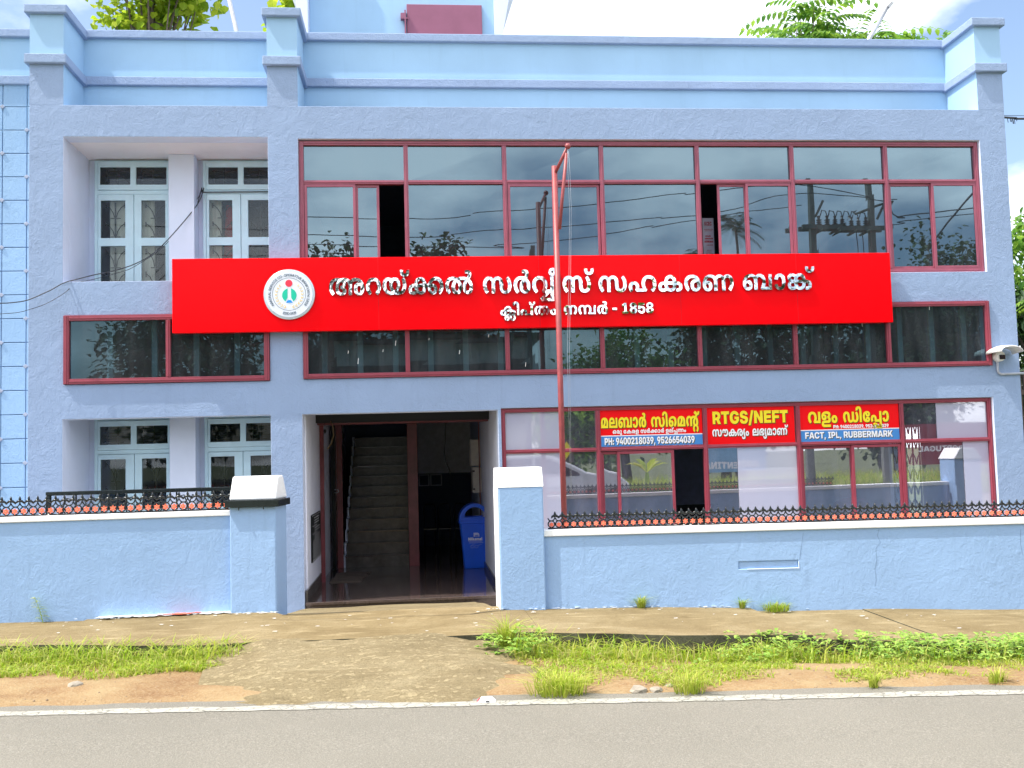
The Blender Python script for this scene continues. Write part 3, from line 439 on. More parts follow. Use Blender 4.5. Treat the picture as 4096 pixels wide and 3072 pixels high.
-15,-24,-25,-11,-52,18,-38,46,2345,-86,251,4,-3,50,-208,1,-17,17,10,11,174,7,42,27,10,25,-1,33,-31,36,24,29,1,40,-21,28,-66,25,-104,0,-54,-15,-50,-34,-17,-38,1,-48,26,-36,39,-17,48,0,32,10,19,16,14,34,-7,33,-19,22,-51,16,75,8,45,-10,14,-21,-7,-14,-23,-5,-5,-9,1,-41,33,-9,7,-14,-6,-12,-24,-11,-146,0,-32,-10,-24,-25,-10,-24,1,-27,17,-31,38,5373,-86,237,4,-4,50,-200,1,-17,17,10,11,145,15,43,26,23,40,8,
61,-24,59,-38,31,-53,18,-90,0,-73,-32,-24,-31,-10,-31,1,-34,26,-43,45,-17,48,1,39,16,21,42,-1,20,-27,36,-58,16,41,8,47,-8,19,-9,27,-36,0,-40,-20,-36,-59,-17,-89,-1,-50,-34,-10,-31,10,-38,17,-17,8,817,-51,-17,17,2,31,14,7,31,-4,7,-14,-3,-24,-15,-13,37,74,-2,61,-1,27,8,38,45,0,53,-26,36,-52,17,-29,-3,18,21,52,17,77,0,23,-18,-6,-20,-41,-8,-1,-41,5,-9,44,-12,6,-12,-11,-18,-47,-8,-9,-44,78,-4,45,
17,21,35,-1,33,-9,19,-23,18,25,35,-2,51,-25,24,-46,16,-110,2,-61,-15,-60,-38,-34,-63,-1,-48,24,-59,28,442,-2,16,2,41,29,-33,69,-1,34,18,38,41,21,56,0,29,-10,-49,-12,-36,-27,-17,-45,1,-26,16,-40,18,-17,38,-17,68,1,46,23,28,55,-1,55,-23,53,-31,31,-73,32,-91,0,-65,-25,-41,-43,-15,-68,24,-73,18,1192,-2,95,0,50,33,10,25,-10,38,-51,25,3,8,37,12,20,29,0,32,-20,29,-45,18,-83,0,-66,-25,-31,-31,-18,-38,1,
-68,32,-53,33,1442,-2,68,-1,42,13,42,-13,75,1,39,16,25,24,29,62,23,-10,14,-21,-7,-13,-39,-11,-9,-44,71,-3,25,9,25,24,10,25,-1,33,-9,26,-18,17,-92,25,-22,48,-25,24,-45,18,-75,-2,-57,-33,-31,-59,-72,-12,-25,-16,-18,-24,-3,-45,10,-25,25,-24,29,1970,-2,57,31,-33,62,-1,48,28,42,31,10,56,0,36,-17,-35,2,-52,-24,-22,-48,0,-35,10,-31,31,-31,32,-10,62,0,38,17,25,24,17,52,-8,55,-23,46,-25,24,-79,32,-91,0,-73,
-32,-17,-17,-23,-46,-1,-55,31,-73,44,2838,-2,57,31,-34,82,8,55,25,24,32,0,17,-17,1,-166,11,-10,72,4,1,159,10,24,14,7,27,-1,17,-17,8,-27,1,-75,27,-50,52,-24,69,0,46,17,24,24,24,59,0,42,-15,47,-45,59,-57,-31,33,-62,1,-62,-21,-34,-31,-4,-23,19,-10,108,-33,50,-45,18,-62,-2,-49,-24,-56,26,-56,0,-26,-9,-33,-16,-24,-31,-17,-66,15,-61,36,3449,-2,56,30,-32,57,-8,47,18,38,34,21,36,3,-29,-38,-17,-45,8,-61,27,
-36,45,-17,62,0,32,10,31,31,10,31,-1,62,-23,53,-36,31,32,49,-1,40,-12,22,-46,18,-75,-8,-4,-10,8,-33,42,-6,11,-10,-13,-34,-101,4,-33,-9,-32,-16,-32,-31,-24,-66,8,-47,23,-47,53,3817,-2,68,-1,42,13,42,-13,75,1,39,16,25,24,20,56,14,7,17,-19,2,-25,16,-33,24,-17,32,-10,55,0,27,8,18,9,20,29,0,60,-20,29,-32,16,-56,12,26,21,31,10,54,-1,36,-27,11,-24,0,-35,-34,-75,57,-31,36,40,16,33,7,67,-23,60,
-18,17,-67,30,-89,2,-33,-9,-54,-30,-31,-45,-14,-7,-26,1,-15,41,-50,40,-27,9,-68,-2,-64,-33,-29,-61,-53,-3,-50,-26,-16,-33,0,-39,27,-36,27,4588,-2,75,-1,27,8,43,33,16,33,8,54,-8,48,-16,32,-25,24,-32,16,-75,2,-27,-9,-36,-26,-21,-42,2,-6,74,-13,25,37,24,3,14,-7,10,-18,8,-62,-21,-48,-37,-3,-29,41,-72,-19,16,-37,25,-24,35,4852,-2,57,31,-34,68,0,42,10,24,36,27,35,7,6,-6,-28,-28,-17,-38,0,-56,10,-31,24,-24,
39,-17,68,1,50,26,16,26,8,68,-24,59,-36,38,15,18,17,45,-8,33,-20,22,-31,11,-82,-8,14,-47,43,-5,-6,-41,-107,2,-74,-30,-17,-17,-23,-53,-1,-48,24,-59,16,5664,-2,366,0,4,244,-81,0,-2,-179,-10,-11,-193,1,0,33,157,2,4,78,-24,46,-56,33,-76,2,-45,-18,-31,-31,-17,-52,43,6588,-2,57,31,-34,68,1,62,32,31,32,0,17,-24,1,-159,11,-10,72,4,1,166,24,24,31,-3,20,-36,1,-145,11,-10,64,4,3,158,24,31,37,-2,20,-29,
8,-34,-8,-40,-26,-56,50,-31,36,40,23,53,1,62,-8,26,-40,50,-46,18,-61,-2,-50,-24,-55,26,-55,-2,-49,-19,-49,21,-62,0,-27,-9,-43,-33,-24,-59,8,-75,30,-54,13,7199,-2,74,0,50,33,17,52,-17,46,-17,17,-46,17,-48,0,-45,-17,-18,-17,-17,-39,8,-47,27,-29,5,1253,41,-8,15,6,12,22,4,1,-20,6,95,46,-17,18,-5,30,40,6,11,-36,-13,-15,7,7234,46,-25,18,0,32,11,11,32,0,11,-11,0,-32,8,602,53,-18,25,0,18,13,22,23,
9,22,-12,3,-30,-13,-29,5,1470,53,-11,11,3,23,40,13,11,-43,5,1609,53,-25,32,4,15,84,-4,-19,-40,8,2123,53,-11,18,0,32,11,17,25,7,18,-10,0,-46,-18,-18,8,3602,53,-12,16,0,49,18,38,12,6,18,-24,8,-55,-14,-27,5,3845,53,-11,11,3,23,40,13,11,-43,6,3984,53,-18,18,-3,29,84,-4,0,-18,-19,-22,7,4241,53,-12,37,5,10,13,1,27,-14,4,-24,-5,-10,7,5012,53,-18,18,-1,40,31,57,23,-37,2,-55,-12,-23,9,1184,61,
-16,24,-8,47,17,45,13,6,8,-34,50,-24,-33,-14,-17,-17,5,2359,109,-11,10,0,19,36,3,1,-26,6,5387,109,-15,13,-3,16,41,1,6,-13,-7,-14,7,5748,144,-4,22,9,18,14,7,45,-3,20,-36,-9,-10,5,1588,157,6,20,21,14,38,-3,18,-28,6,3970,157,-1,20,21,14,33,-1,24,-24,-9,-10,5,1255,171,-5,23,9,10,23,-23,-9,-10,15,5991,255,26,-1,59,17,27,36,0,46,-16,5,-48,-8,-11,-37,-31,-4,-17,19,1,22,-64,4,-7,-41,10,-25,36,
-26,
],
'sauk': [11,34,1807,-115,33,0,39,8,18,10,16,15,9,21,3,22,-3,27,-30,85,-11,52,0,22,6,33,26,59,-1,3,-68,0,-19,-34,-11,-34,-3,-16,0,-53,9,-38,32,-90,1,-22,-4,-9,-15,-11,-19,0,-16,8,-6,30,-64,6,-4,-2,-2,-8,2,-27,6,-17,19,-22,16,-10,75,60,-4,51,32,-18,26,-15,30,-6,27,0,28,6,24,10,16,6,7,19,9,22,1,12,-4,10,-10,6,-16,1,-161,4,-4,68,2,0,152,3,17,10,15,14,8,27,0,13,-6,10,-17,4,
-14,2,-78,6,-24,13,-24,18,-18,24,-12,27,-6,47,0,25,6,32,17,15,16,21,38,6,35,-3,36,-6,25,-20,41,-31,35,-50,-30,0,-5,17,-23,12,-24,9,-38,0,-20,-4,-19,-12,-26,-22,-14,-22,0,-20,11,-9,21,-3,83,-9,33,-9,16,-24,20,-18,10,-22,6,-47,0,-22,-6,-19,-10,-18,-14,-18,14,-18,10,-22,6,-47,0,-30,-9,-22,-12,-20,-21,-15,-27,-9,-33,0,-33,12,-47,23,-40,56,744,-4,63,0,24,6,25,9,16,11,18,18,15,27,12,52,0,25,
-12,47,-17,27,-16,12,-18,10,-22,6,-39,0,-13,-4,-35,-18,-27,16,-19,6,-45,0,-22,-6,-21,-12,-15,-16,-12,-24,-3,-13,0,-28,6,-30,4,-7,66,15,-4,17,0,30,7,15,11,8,22,0,11,-8,7,-23,0,-47,4,-5,65,2,3,64,5,9,8,8,19,1,10,-4,13,-20,6,-28,0,-27,-6,-31,-16,-25,-21,-12,-11,-3,-39,0,-57,19,-26,-41,1,-6,25,-11,47,1010,-4,52,0,50,16,50,-16,48,0,24,6,33,17,12,13,15,24,9,38,7,7,21,-3,13,
-6,11,-22,-4,-13,-9,-10,-32,-1,-6,-3,-9,-43,15,-4,46,0,38,15,18,18,10,24,0,35,-12,27,-21,18,-30,12,-54,7,-8,28,-12,24,-29,26,-46,16,-45,0,-19,-4,-29,-12,-24,-18,-18,-26,-10,-34,-36,-3,-35,-9,-22,-12,-18,-18,-10,-24,0,-33,6,-17,22,-25,49,1516,-4,47,32,-23,32,-12,26,-3,14,0,39,3,10,16,26,19,12,33,9,39,0,16,-4,32,-14,5,-6,-26,4,-27,-3,-24,-9,-23,-24,-13,-32,0,-39,6,-21,12,-22,21,-18,37,-12,44,0,
31,9,16,9,16,14,14,25,6,22,2,25,-2,25,-9,33,-23,38,-24,21,-21,12,-31,11,-30,6,-64,0,-19,-4,-27,-8,-33,-17,-23,-24,-15,-27,-6,-22,-3,-30,6,-36,18,-38,19,-25,23,2013,-4,44,0,16,3,27,12,11,8,15,21,7,21,0,33,-3,14,-15,24,-15,12,-19,10,-21,6,-25,1,-25,-2,-38,-15,-13,-11,-16,-23,-4,-16,0,-33,10,-26,23,-24,27,-12,10,1041,43,-14,3,-12,8,-4,10,1,13,3,8,17,13,30,3,15,-48,-15,-7,13,2027,43,-17,
11,-7,15,0,19,4,11,10,9,12,4,16,0,17,-11,7,-15,0,-19,-11,-17,-13,-7,8,1171,46,-18,9,-10,13,-8,33,100,-1,-5,-22,-13,-23,-19,-9,15,1663,46,-12,8,-9,24,0,14,6,21,10,12,11,4,16,0,10,-3,8,-4,5,-8,0,-34,-3,-13,-4,-7,-17,-14,10,1138,152,1,11,10,19,7,7,15,7,28,0,15,-7,12,-15,7,-19,-4,-4,
],
'labh': [11,34,724,-115,33,0,38,8,22,12,12,13,9,18,4,22,-4,30,-32,96,-9,46,6,47,9,25,18,37,-1,3,-69,0,-15,-29,-14,-41,-3,-17,0,-47,6,-30,35,-101,0,-22,-6,-13,-12,-7,-21,0,-15,11,-6,27,-49,6,-18,-2,-3,-14,3,-21,12,-27,10,-10,21,-12,66,566,-4,66,0,16,3,33,17,13,18,3,10,0,23,-4,12,-10,13,-24,12,-16,3,-47,0,-13,4,-2,6,5,8,15,4,50,0,14,3,23,14,9,21,0,27,-7,16,-15,15,-16,9,-47,
12,-66,0,-33,-6,-25,-9,-32,-17,-24,-24,-20,-38,-6,-24,-3,-48,11,-66,6,-14,4,-1,62,12,-11,64,3,44,6,22,9,19,21,20,27,12,38,7,36,-4,14,-8,1,-9,-4,-4,-14,-3,-41,0,-22,-6,-16,-10,-9,-9,-7,-13,0,-33,7,-13,9,-9,32,-13,61,-3,7,-7,-5,-8,-13,-4,-36,0,-47,11,-20,-43,23,-9,40,1294,-4,49,0,40,12,27,21,12,19,8,22,6,30,0,44,-9,39,-15,27,-18,18,-32,14,-16,4,-47,0,-25,-6,-24,-12,-24,-24,-17,-35,
1,-6,69,-11,11,27,16,15,15,4,21,-6,7,-7,9,-19,6,-33,0,-25,-6,-33,-14,-22,-15,-7,-19,0,-10,4,-7,7,-13,31,-4,2,-70,-12,15,-38,21,-23,27,-15,80,1549,-4,41,0,22,6,19,9,18,18,9,21,3,17,-3,32,-9,22,-18,18,-38,12,-19,0,-34,-7,6,13,18,21,30,14,13,4,39,0,21,-7,15,-13,9,-21,3,-22,0,-128,5,-4,64,2,1,133,3,25,11,25,16,9,29,0,13,-6,11,-17,3,-17,0,-150,4,-4,68,2,1,160,13,
26,13,6,22,1,18,-7,12,-13,13,-34,0,-34,-3,-16,-12,-30,-23,-34,46,-31,6,0,32,38,20,43,6,30,0,39,-6,25,-15,29,-23,24,-27,15,-25,6,-44,0,-16,-4,-27,-12,-18,-14,-21,17,-35,13,-41,0,-17,-4,-21,-9,-21,-15,-36,19,-36,9,-56,0,-30,-6,-49,-23,-32,-32,-15,-30,-6,-22,-2,-28,6,-44,15,-29,26,-24,22,2,2,357,0,2,239,-72,0,0,-188,-4,-4,-211,0,0,41,166,1,2,39,-3,28,-6,25,-12,21,-24,24,-18,9,-33,9,-50,0,
-33,-9,-19,-9,-26,-27,-15,-37,-3,-17,14,869,2,304,0,2,137,-13,43,-11,17,-32,26,-51,18,-19,3,-64,0,-39,-9,-29,-15,-27,-23,-20,-44,-3,-16,11,1557,43,-18,16,-6,19,1,16,21,10,18,0,12,-8,6,-13,0,-22,-8,-14,-9,-4,11,938,49,-2,81,9,39,16,20,13,6,16,0,11,-8,5,-12,0,-20,-9,-30,-21,-35,11,1021,49,36,47,15,32,3,14,0,30,-10,22,3,1,20,-16,12,-24,6,-33,-1,-72,11,74,141,-2,17,7,18,15,16,13,4,28,
0,15,-7,10,-10,9,-26,0,-11,-4,-2,25,2049,255,27,2,25,6,16,9,15,15,10,24,0,33,-5,12,-57,-11,1,-20,-5,-13,-22,-11,-19,4,-11,7,-5,13,3,17,-3,5,-54,10,-5,-3,-4,-12,0,-28,9,-27,16,-15,18,-9,22,-6,
],
'valam': [5,68,552,-88,231,2,-2,53,-213,1,-13,6,-5,9,5,12,19,6,144,0,19,3,19,7,23,20,10,24,-1,27,-9,22,-15,15,-10,5,22,21,10,32,-10,29,-18,18,-24,13,-35,8,-25,3,-86,-3,-44,-11,-27,-12,-20,-14,-15,-18,-9,-19,-6,-27,6,-36,15,-24,12,-10,19,-9,21,-6,36,0,38,10,18,12,12,22,3,13,0,19,-16,31,-27,15,-41,6,44,8,53,0,34,-9,11,-15,0,-10,-8,-9,-28,-4,-2,-4,0,-47,34,-5,10,-12,0,-8,-11,-14,-18,-4,
-133,0,-36,-9,-21,-12,-10,-10,-13,-32,1,-22,9,-24,15,-15,19,-9,43,63,-4,58,34,-20,26,-12,24,-6,19,0,39,13,30,21,18,21,7,27,0,27,-10,18,-18,6,-13,6,-31,-6,-35,-12,-27,-17,-23,24,-34,218,-1,1,240,-80,0,0,-183,-4,-4,-62,1,10,20,9,36,0,19,-6,30,-18,35,-26,27,-14,8,-21,9,-42,9,-50,0,-46,-11,-33,-18,-23,-24,-15,-27,-9,-32,0,-31,12,-44,9,-18,14,-20,21,894,-4,44,-1,32,9,22,12,15,18,12,33,0,24,
-12,32,-24,24,-18,9,-25,6,-47,0,-37,-13,-20,-13,-10,-13,-9,-21,-3,-19,3,-28,9,-21,10,-12,25,-17,14,910,49,-10,3,-11,15,-2,11,2,15,7,10,11,6,19,0,14,-8,7,-16,0,-13,-4,-10,-10,-10,-9,-4,9,549,107,-14,11,-4,20,13,7,18,0,13,-10,0,-16,-4,-7,-9,-5,
],
'dipo': [7,57,1105,-142,49,19,-7,21,0,19,4,10,11,6,17,-1,9,-8,4,-9,-4,-27,22,-27,203,1,-1,381,-78,-1,-3,-187,-99,0,1,21,-3,16,-6,18,-12,17,-23,18,-35,12,-55,1,-17,-4,-32,-14,-18,-16,-15,-29,-3,-33,11,-34,22,-33,60,24,1,4,-14,31,0,27,5,10,9,10,13,4,17,-2,14,-14,4,-10,0,-23,-12,-25,25,-30,164,-3,0,-81,-4,-4,-69,1,-5,22,-6,13,-16,16,-35,14,-27,4,-28,-3,-35,-13,-23,-23,-6,-27,5,-27,70,60,-5,56,
34,-1,6,-23,38,-11,44,0,23,6,24,6,13,17,14,11,3,22,-3,11,-11,7,-13,6,-97,6,-19,15,-24,18,-15,13,-7,25,-8,27,-3,30,3,22,6,34,21,37,-21,46,-9,44,6,33,15,23,20,21,38,6,33,0,25,-9,39,-12,27,-39,51,-54,-31,-3,-7,19,-29,14,-36,3,-30,-3,-22,-12,-27,-20,-13,-21,-3,-20,10,-10,24,0,158,-79,1,-2,-161,-7,-19,-6,-7,-16,-6,-11,-1,-18,7,-13,20,-4,19,0,59,-6,27,-12,27,-20,21,-33,14,-44,6,-33,
-2,-22,-6,-32,-18,-18,-18,-15,-27,-9,-36,0,-33,12,-44,17,-32,48,877,-6,54,6,27,12,16,12,12,30,0,13,-10,27,-21,17,-29,8,-41,0,-35,-13,-12,-12,-7,-13,-2,-25,-14,13,-9,18,-5,36,2,22,12,27,16,15,3,-25,6,-13,13,-12,21,-9,16,-4,36,0,17,4,18,6,18,15,10,27,-1,16,-9,24,-12,13,-24,12,-25,6,-30,2,-42,-2,-39,-9,-32,-15,-22,-17,-15,-21,-16,-43,0,-38,9,-33,15,-27,18,-18,41,-21,38,-8,40,1555,-6,51,6,36,
17,18,18,9,16,8,22,6,39,-6,58,-17,38,-21,21,-16,9,-28,8,-30,3,-44,-6,-38,-17,-23,-27,-15,-32,1,-3,11,-3,67,-11,14,30,11,11,21,2,14,-8,6,-8,10,-32,0,-47,-6,-25,-8,-13,-8,-6,-8,-4,-13,-1,-15,7,-19,37,-80,-14,11,-32,8,-14,16,-16,27,-14,21,-6,23,607,0,76,1,0,266,-2,17,-16,38,-26,26,-19,9,-21,6,-53,0,-33,-9,-13,-6,-18,-15,-12,-27,-1,-33,5,-9,74,8,-1,18,4,9,17,11,16,-3,12,-10,6,-16,
4,-30,8,891,41,-5,13,4,15,11,5,14,-3,4,-9,-4,-13,-14,-8,9,902,169,-8,4,-5,9,0,10,5,10,18,-3,10,-10,-3,-16,-7,-4,
],
'ph': [38,6,2868,-56,36,-1,10,5,24,91,-2,5,-61,-2,18,1192,-5,50,9,27,19,26,44,5,22,0,74,-10,32,-11,21,-21,21,-39,16,-45,0,-47,-23,-25,-40,-10,-41,5,-73,20,-45,16,-16,31,-15,17,1414,-5,36,5,26,10,26,26,20,53,0,70,-16,48,-25,30,-44,16,-60,-5,-31,-20,-22,-38,-10,-41,0,-51,16,-53,26,-30,31,-15,30,2076,-5,45,5,31,10,21,17,11,17,5,22,-12,35,-16,16,-31,14,31,14,12,11,7,21,-1,22,-11,22,-16,16,-44,16,-46,
0,-23,-5,-32,-18,-17,-30,0,-28,7,-16,16,-16,26,-9,-47,-26,-11,-21,0,-31,11,-22,16,-16,36,-15,20,2303,-5,36,5,31,15,13,14,18,33,10,41,0,42,-10,45,-11,22,-25,25,-39,16,-42,0,-18,-5,-21,-11,-21,-21,-16,-30,-9,-61,5,-44,15,-41,30,-30,31,2521,-5,40,5,26,10,18,15,18,32,1,41,-7,17,-21,20,-36,10,53,53,-1,50,-177,-2,2,-47,98,-3,-47,-44,-3,-31,3,-6,58,-7,13,-24,-10,-27,-15,-7,-22,0,-15,9,-8,25,-6,3,-51,
0,-7,-7,6,-27,10,-22,17,-16,30,-15,29,3373,-5,35,5,40,20,23,33,5,45,-21,44,-33,23,-45,5,-28,-12,-2,37,112,4,0,49,-172,-2,-5,-142,53,-3,21,16,21,5,22,-8,11,-21,0,-17,-9,-19,-24,-10,-21,5,-17,29,-61,-2,4,-26,11,-22,16,-16,31,-15,31,4257,-5,40,5,31,15,21,21,11,21,3,27,-3,27,-11,22,-21,21,-35,16,-36,-1,-24,-11,3,37,107,4,0,49,-167,-2,-5,-23,-4,-119,57,-3,24,17,27,1,14,-9,6,-12,0,-31,-20,
-17,-30,2,-22,29,-60,-1,4,-23,21,-34,27,-19,18,4701,-5,50,9,28,19,25,44,5,22,0,74,-10,32,-10,21,-21,21,-40,16,-45,0,-46,-23,-26,-40,-10,-41,5,-73,21,-45,16,-16,31,-15,29,4919,-5,45,5,31,15,27,33,5,41,-12,30,-17,15,-35,11,49,51,-2,52,-172,-2,2,-47,93,-3,-43,-44,-2,-31,3,-6,27,0,32,-10,8,-16,-3,-25,-14,-14,-23,0,-23,14,-3,15,-7,7,-55,1,-7,-7,17,-44,25,-26,12,2,0,64,0,6,77,63,1,36,16,
16,16,15,35,1,32,-16,39,-16,17,-40,16,-131,-3,14,225,0,65,2,1,87,7,7,73,-1,4,-93,68,0,-2,246,-66,-2,-1,-83,-7,-7,-73,1,-4,89,-68,0,9,493,0,29,1,19,28,-7,21,-12,11,-17,6,-20,-6,-14,-18,4,-29,18,697,0,68,0,65,96,16,31,8,41,-8,36,-18,24,-36,20,-59,5,-32,-10,-17,-10,-22,-29,-5,-18,0,-41,11,-26,33,-27,47,-8,-52,-76,17,993,0,59,0,4,47,23,3,4,7,-1,41,-26,6,-4,51,-59,0,-6,-54,
-47,3,94,140,-5,5,-62,-3,-97,-148,3,-48,114,-1,22,1549,0,190,2,-2,52,-93,3,80,71,11,22,0,45,-23,38,-45,20,-45,0,-35,-11,-25,-21,-16,-31,3,-28,54,0,10,22,11,12,20,6,24,-13,3,-30,-33,-38,-90,-71,14,1785,0,167,2,0,49,-42,4,-3,6,-3,187,-64,0,-49,-29,-9,-10,2,-51,49,28,4,-4,-1,-125,-54,-6,18,2692,0,66,1,68,95,15,31,5,18,0,45,-19,33,-39,25,-60,5,-31,-10,-33,-27,-11,-21,-6,-27,5,-28,16,-30,29,
-18,46,-8,-52,-76,16,3095,0,71,1,78,117,10,31,-1,37,-11,26,-38,31,-31,10,-60,-5,-21,-11,-21,-21,-11,-21,-5,-41,16,-39,33,-23,43,-8,22,3507,0,186,2,-2,52,-88,3,74,67,16,31,1,36,-6,18,-27,28,-39,16,-46,0,-40,-16,-25,-30,-9,-45,59,0,13,28,25,11,24,-11,6,-27,-7,-16,-21,-21,-95,-76,19,3789,0,60,-1,18,5,30,20,18,29,6,41,-12,34,-21,21,-21,11,-42,3,52,77,-1,8,-68,0,-66,-96,-15,-31,-6,-18,0,-37,17,-35,
25,-21,18,4012,0,59,-1,18,5,38,32,10,21,6,32,-16,44,-17,16,-21,11,-42,3,51,85,-68,0,-61,-87,-20,-40,-5,-18,0,-37,7,-21,20,-25,17,4502,0,59,0,4,47,24,3,3,7,-1,41,-26,6,-4,51,-59,0,-6,-54,-47,3,94,140,-4,5,-63,-3,-97,-148,3,-48,114,-1,16,5090,0,71,1,63,90,20,41,5,17,-5,50,-27,34,-17,10,-36,10,-55,-5,-22,-11,-31,-38,-6,-45,16,-39,34,-23,42,-8,8,2085,42,-21,5,-14,24,7,20,28,14,22,-10,
8,-15,-5,-27,13,1188,50,-15,9,-11,22,-5,59,11,44,12,12,16,5,21,-5,13,-20,5,-22,0,-60,-18,-37,-13,-7,13,1410,50,-15,9,-11,22,-5,64,11,39,12,12,16,5,23,-9,11,-20,6,-18,0,-56,-12,-34,-19,-14,12,2299,50,-20,14,-10,26,-1,69,11,30,10,8,18,4,23,-12,11,-22,5,-50,-11,-49,-19,-18,9,3808,50,-12,7,-9,14,0,27,25,20,17,0,20,-13,6,-29,-18,-24,10,4030,50,-12,7,-9,14,0,27,21,20,22,0,19,-13,6,-24,-6,
-17,-12,-12,12,4697,50,-26,31,-5,59,11,44,12,12,16,5,21,-5,13,-20,6,-22,0,-60,-19,-37,-12,-7,10,502,101,20,7,18,24,-6,24,-15,13,-26,0,-12,-6,-9,-15,2,-29,11,-11,7,72,134,0,58,40,0,19,-13,2,-25,-9,-14,-16,-7,11,738,134,-16,16,0,31,7,11,19,10,12,0,19,-10,6,-11,4,-13,-4,-18,-16,-16,9,2734,134,-15,13,-6,25,12,20,18,10,12,0,26,-21,0,-31,-16,-16,10,3141,134,-21,25,0,17,13,20,13,6,17,0,24,
-18,1,-29,-6,-13,-15,-8,11,5137,134,-21,21,0,21,13,20,12,6,17,0,19,-13,7,-17,0,-17,-7,-13,-14,-8,9,2076,152,-19,13,-2,21,9,14,21,7,23,-14,6,-15,-8,-19,-13,-7,
],
'rtgs': [10,8,932,-37,56,1,72,267,6,24,-2,7,-49,0,-7,-7,-75,-278,43,557,-4,27,0,28,6,35,17,23,27,10,18,6,25,-2,51,-108,0,-4,-4,0,-44,42,-2,1,-14,-7,-9,-24,-10,-24,0,-22,10,-7,6,-12,32,0,42,12,29,10,10,18,7,25,0,16,-7,15,-20,67,1,0,10,-9,24,-26,29,-27,15,-36,9,-30,0,-16,-3,-41,-18,-33,-36,-11,-28,-6,-36,6,-52,8,-22,12,-19,29,-26,27,-12,49,793,-4,38,0,39,9,13,6,23,21,13,29,0,36,
-7,15,-10,13,-11,8,-27,12,-68,15,-8,4,-7,11,3,12,7,7,13,4,19,0,13,-4,12,-12,3,-11,62,2,-3,26,-12,22,-24,20,-43,13,-36,0,-16,-3,-35,-15,-21,-21,-12,-29,3,-33,19,-28,15,-10,26,-10,57,-13,18,-12,0,-13,-11,-12,-12,-4,-22,0,-18,7,-10,10,-6,16,-64,-1,5,-33,9,-18,16,-15,15,-10,18,1,2,68,1,0,72,4,4,22,0,6,-3,37,-74,72,1,-44,89,27,29,9,26,0,31,-6,21,-6,13,-21,21,-27,12,-36,6,-106,
-2,8,296,2,67,1,1,185,67,3,0,60,-209,-2,2,-58,70,-3,10,1082,2,67,1,2,136,85,-136,71,0,-1,248,-67,-2,-2,-138,-87,140,-69,-2,14,1338,2,189,1,-2,56,-116,1,-4,4,2,31,112,3,-2,56,-110,1,-2,31,4,4,116,1,0,60,-189,-2,11,1554,2,67,1,3,87,108,2,-1,53,-107,1,-2,40,4,4,111,1,0,60,-184,-2,8,1826,2,68,1,0,185,70,3,0,60,-211,-2,1,-58,70,-3,7,71,132,0,60,38,1,20,-11,7,-21,-9,
-19,-21,-10,
],
'fact': [29,7,929,-54,40,1,22,86,-2,9,-46,0,-6,-2,-10,-77,5,1671,-54,39,1,25,89,-1,6,-53,-1,43,565,-4,47,5,38,21,23,29,13,34,-1,6,-4,1,-55,0,-11,-22,-13,-12,-18,-7,-22,0,-11,3,-13,6,-12,16,-9,21,-4,33,9,38,19,23,24,9,16,0,24,-9,10,-10,9,-21,61,1,-5,24,-12,24,-23,22,-22,14,-30,8,-42,0,-22,-6,-32,-17,-18,-18,-11,-17,-10,-21,-6,-27,1,-47,8,-31,15,-27,15,-18,17,-11,27,-12,24,2185,-4,33,2,32,
10,13,8,18,18,13,24,3,14,-2,178,-56,-1,-1,-163,-9,-21,-7,-7,-24,-10,-13,0,-22,10,-12,15,-4,10,-1,166,-60,0,0,-161,6,-33,9,-18,21,-21,29,-15,11,1,1,59,2,2,92,112,2,-1,48,-111,1,-1,48,4,4,113,0,0,52,-178,-1,9,190,1,66,0,13,42,7,5,83,-1,15,-46,67,2,-85,247,-81,-1,8,776,1,59,2,1,193,73,2,0,52,-206,-1,1,-51,70,-2,16,1113,1,122,2,0,43,-26,2,-4,4,0,145,4,4,26,2,-1,
47,-123,-1,0,-46,26,-2,4,-4,0,-145,-4,-4,-26,-2,14,1263,1,58,2,3,78,60,0,14,4,27,12,20,20,12,33,1,27,-13,35,-15,18,-21,12,-36,9,-112,-2,6,1482,1,170,2,-2,50,-108,2,-3,195,-58,-1,18,1862,1,59,2,1,74,4,4,30,0,6,-3,38,-76,63,1,-44,91,29,29,10,26,0,31,-6,22,-9,15,-16,16,-24,12,-30,6,-112,-2,20,2332,1,130,0,22,6,18,9,13,12,12,27,0,30,-3,11,-16,23,-30,14,19,8,15,15,7,
18,0,25,-3,11,-11,17,-11,8,-19,10,-30,6,-114,-2,19,2554,1,130,0,22,6,19,9,15,15,12,38,-3,22,-9,18,-10,10,-30,14,19,8,15,15,7,13,0,33,-7,15,-9,13,-27,15,-28,6,-117,-2,14,2776,1,187,2,-1,50,-122,0,-4,5,2,42,110,1,4,4,-2,45,-112,1,-2,45,126,2,0,52,-187,-1,19,2990,1,59,2,1,74,4,4,30,0,6,-3,37,-76,64,1,-44,91,23,21,12,21,4,13,0,34,-4,13,-12,21,-15,16,-24,12,-30,6,
-112,-2,15,3215,1,59,2,2,169,55,-169,50,-2,38,113,18,66,-1,-177,59,-2,1,248,-87,2,-5,-3,-48,-157,-49,158,-92,1,11,3515,1,65,1,14,44,4,2,83,-1,4,-4,14,-42,67,2,-86,246,-76,2,-6,-3,18,3785,1,59,2,0,74,4,4,31,0,5,-3,40,-77,64,1,-46,92,26,23,12,27,2,20,-5,32,-9,19,-18,18,-16,9,-39,9,-112,-2,13,4013,1,58,2,1,60,32,37,62,-98,69,1,-91,138,82,99,5,10,-70,-1,-88,-106,-2,106,-60,0,
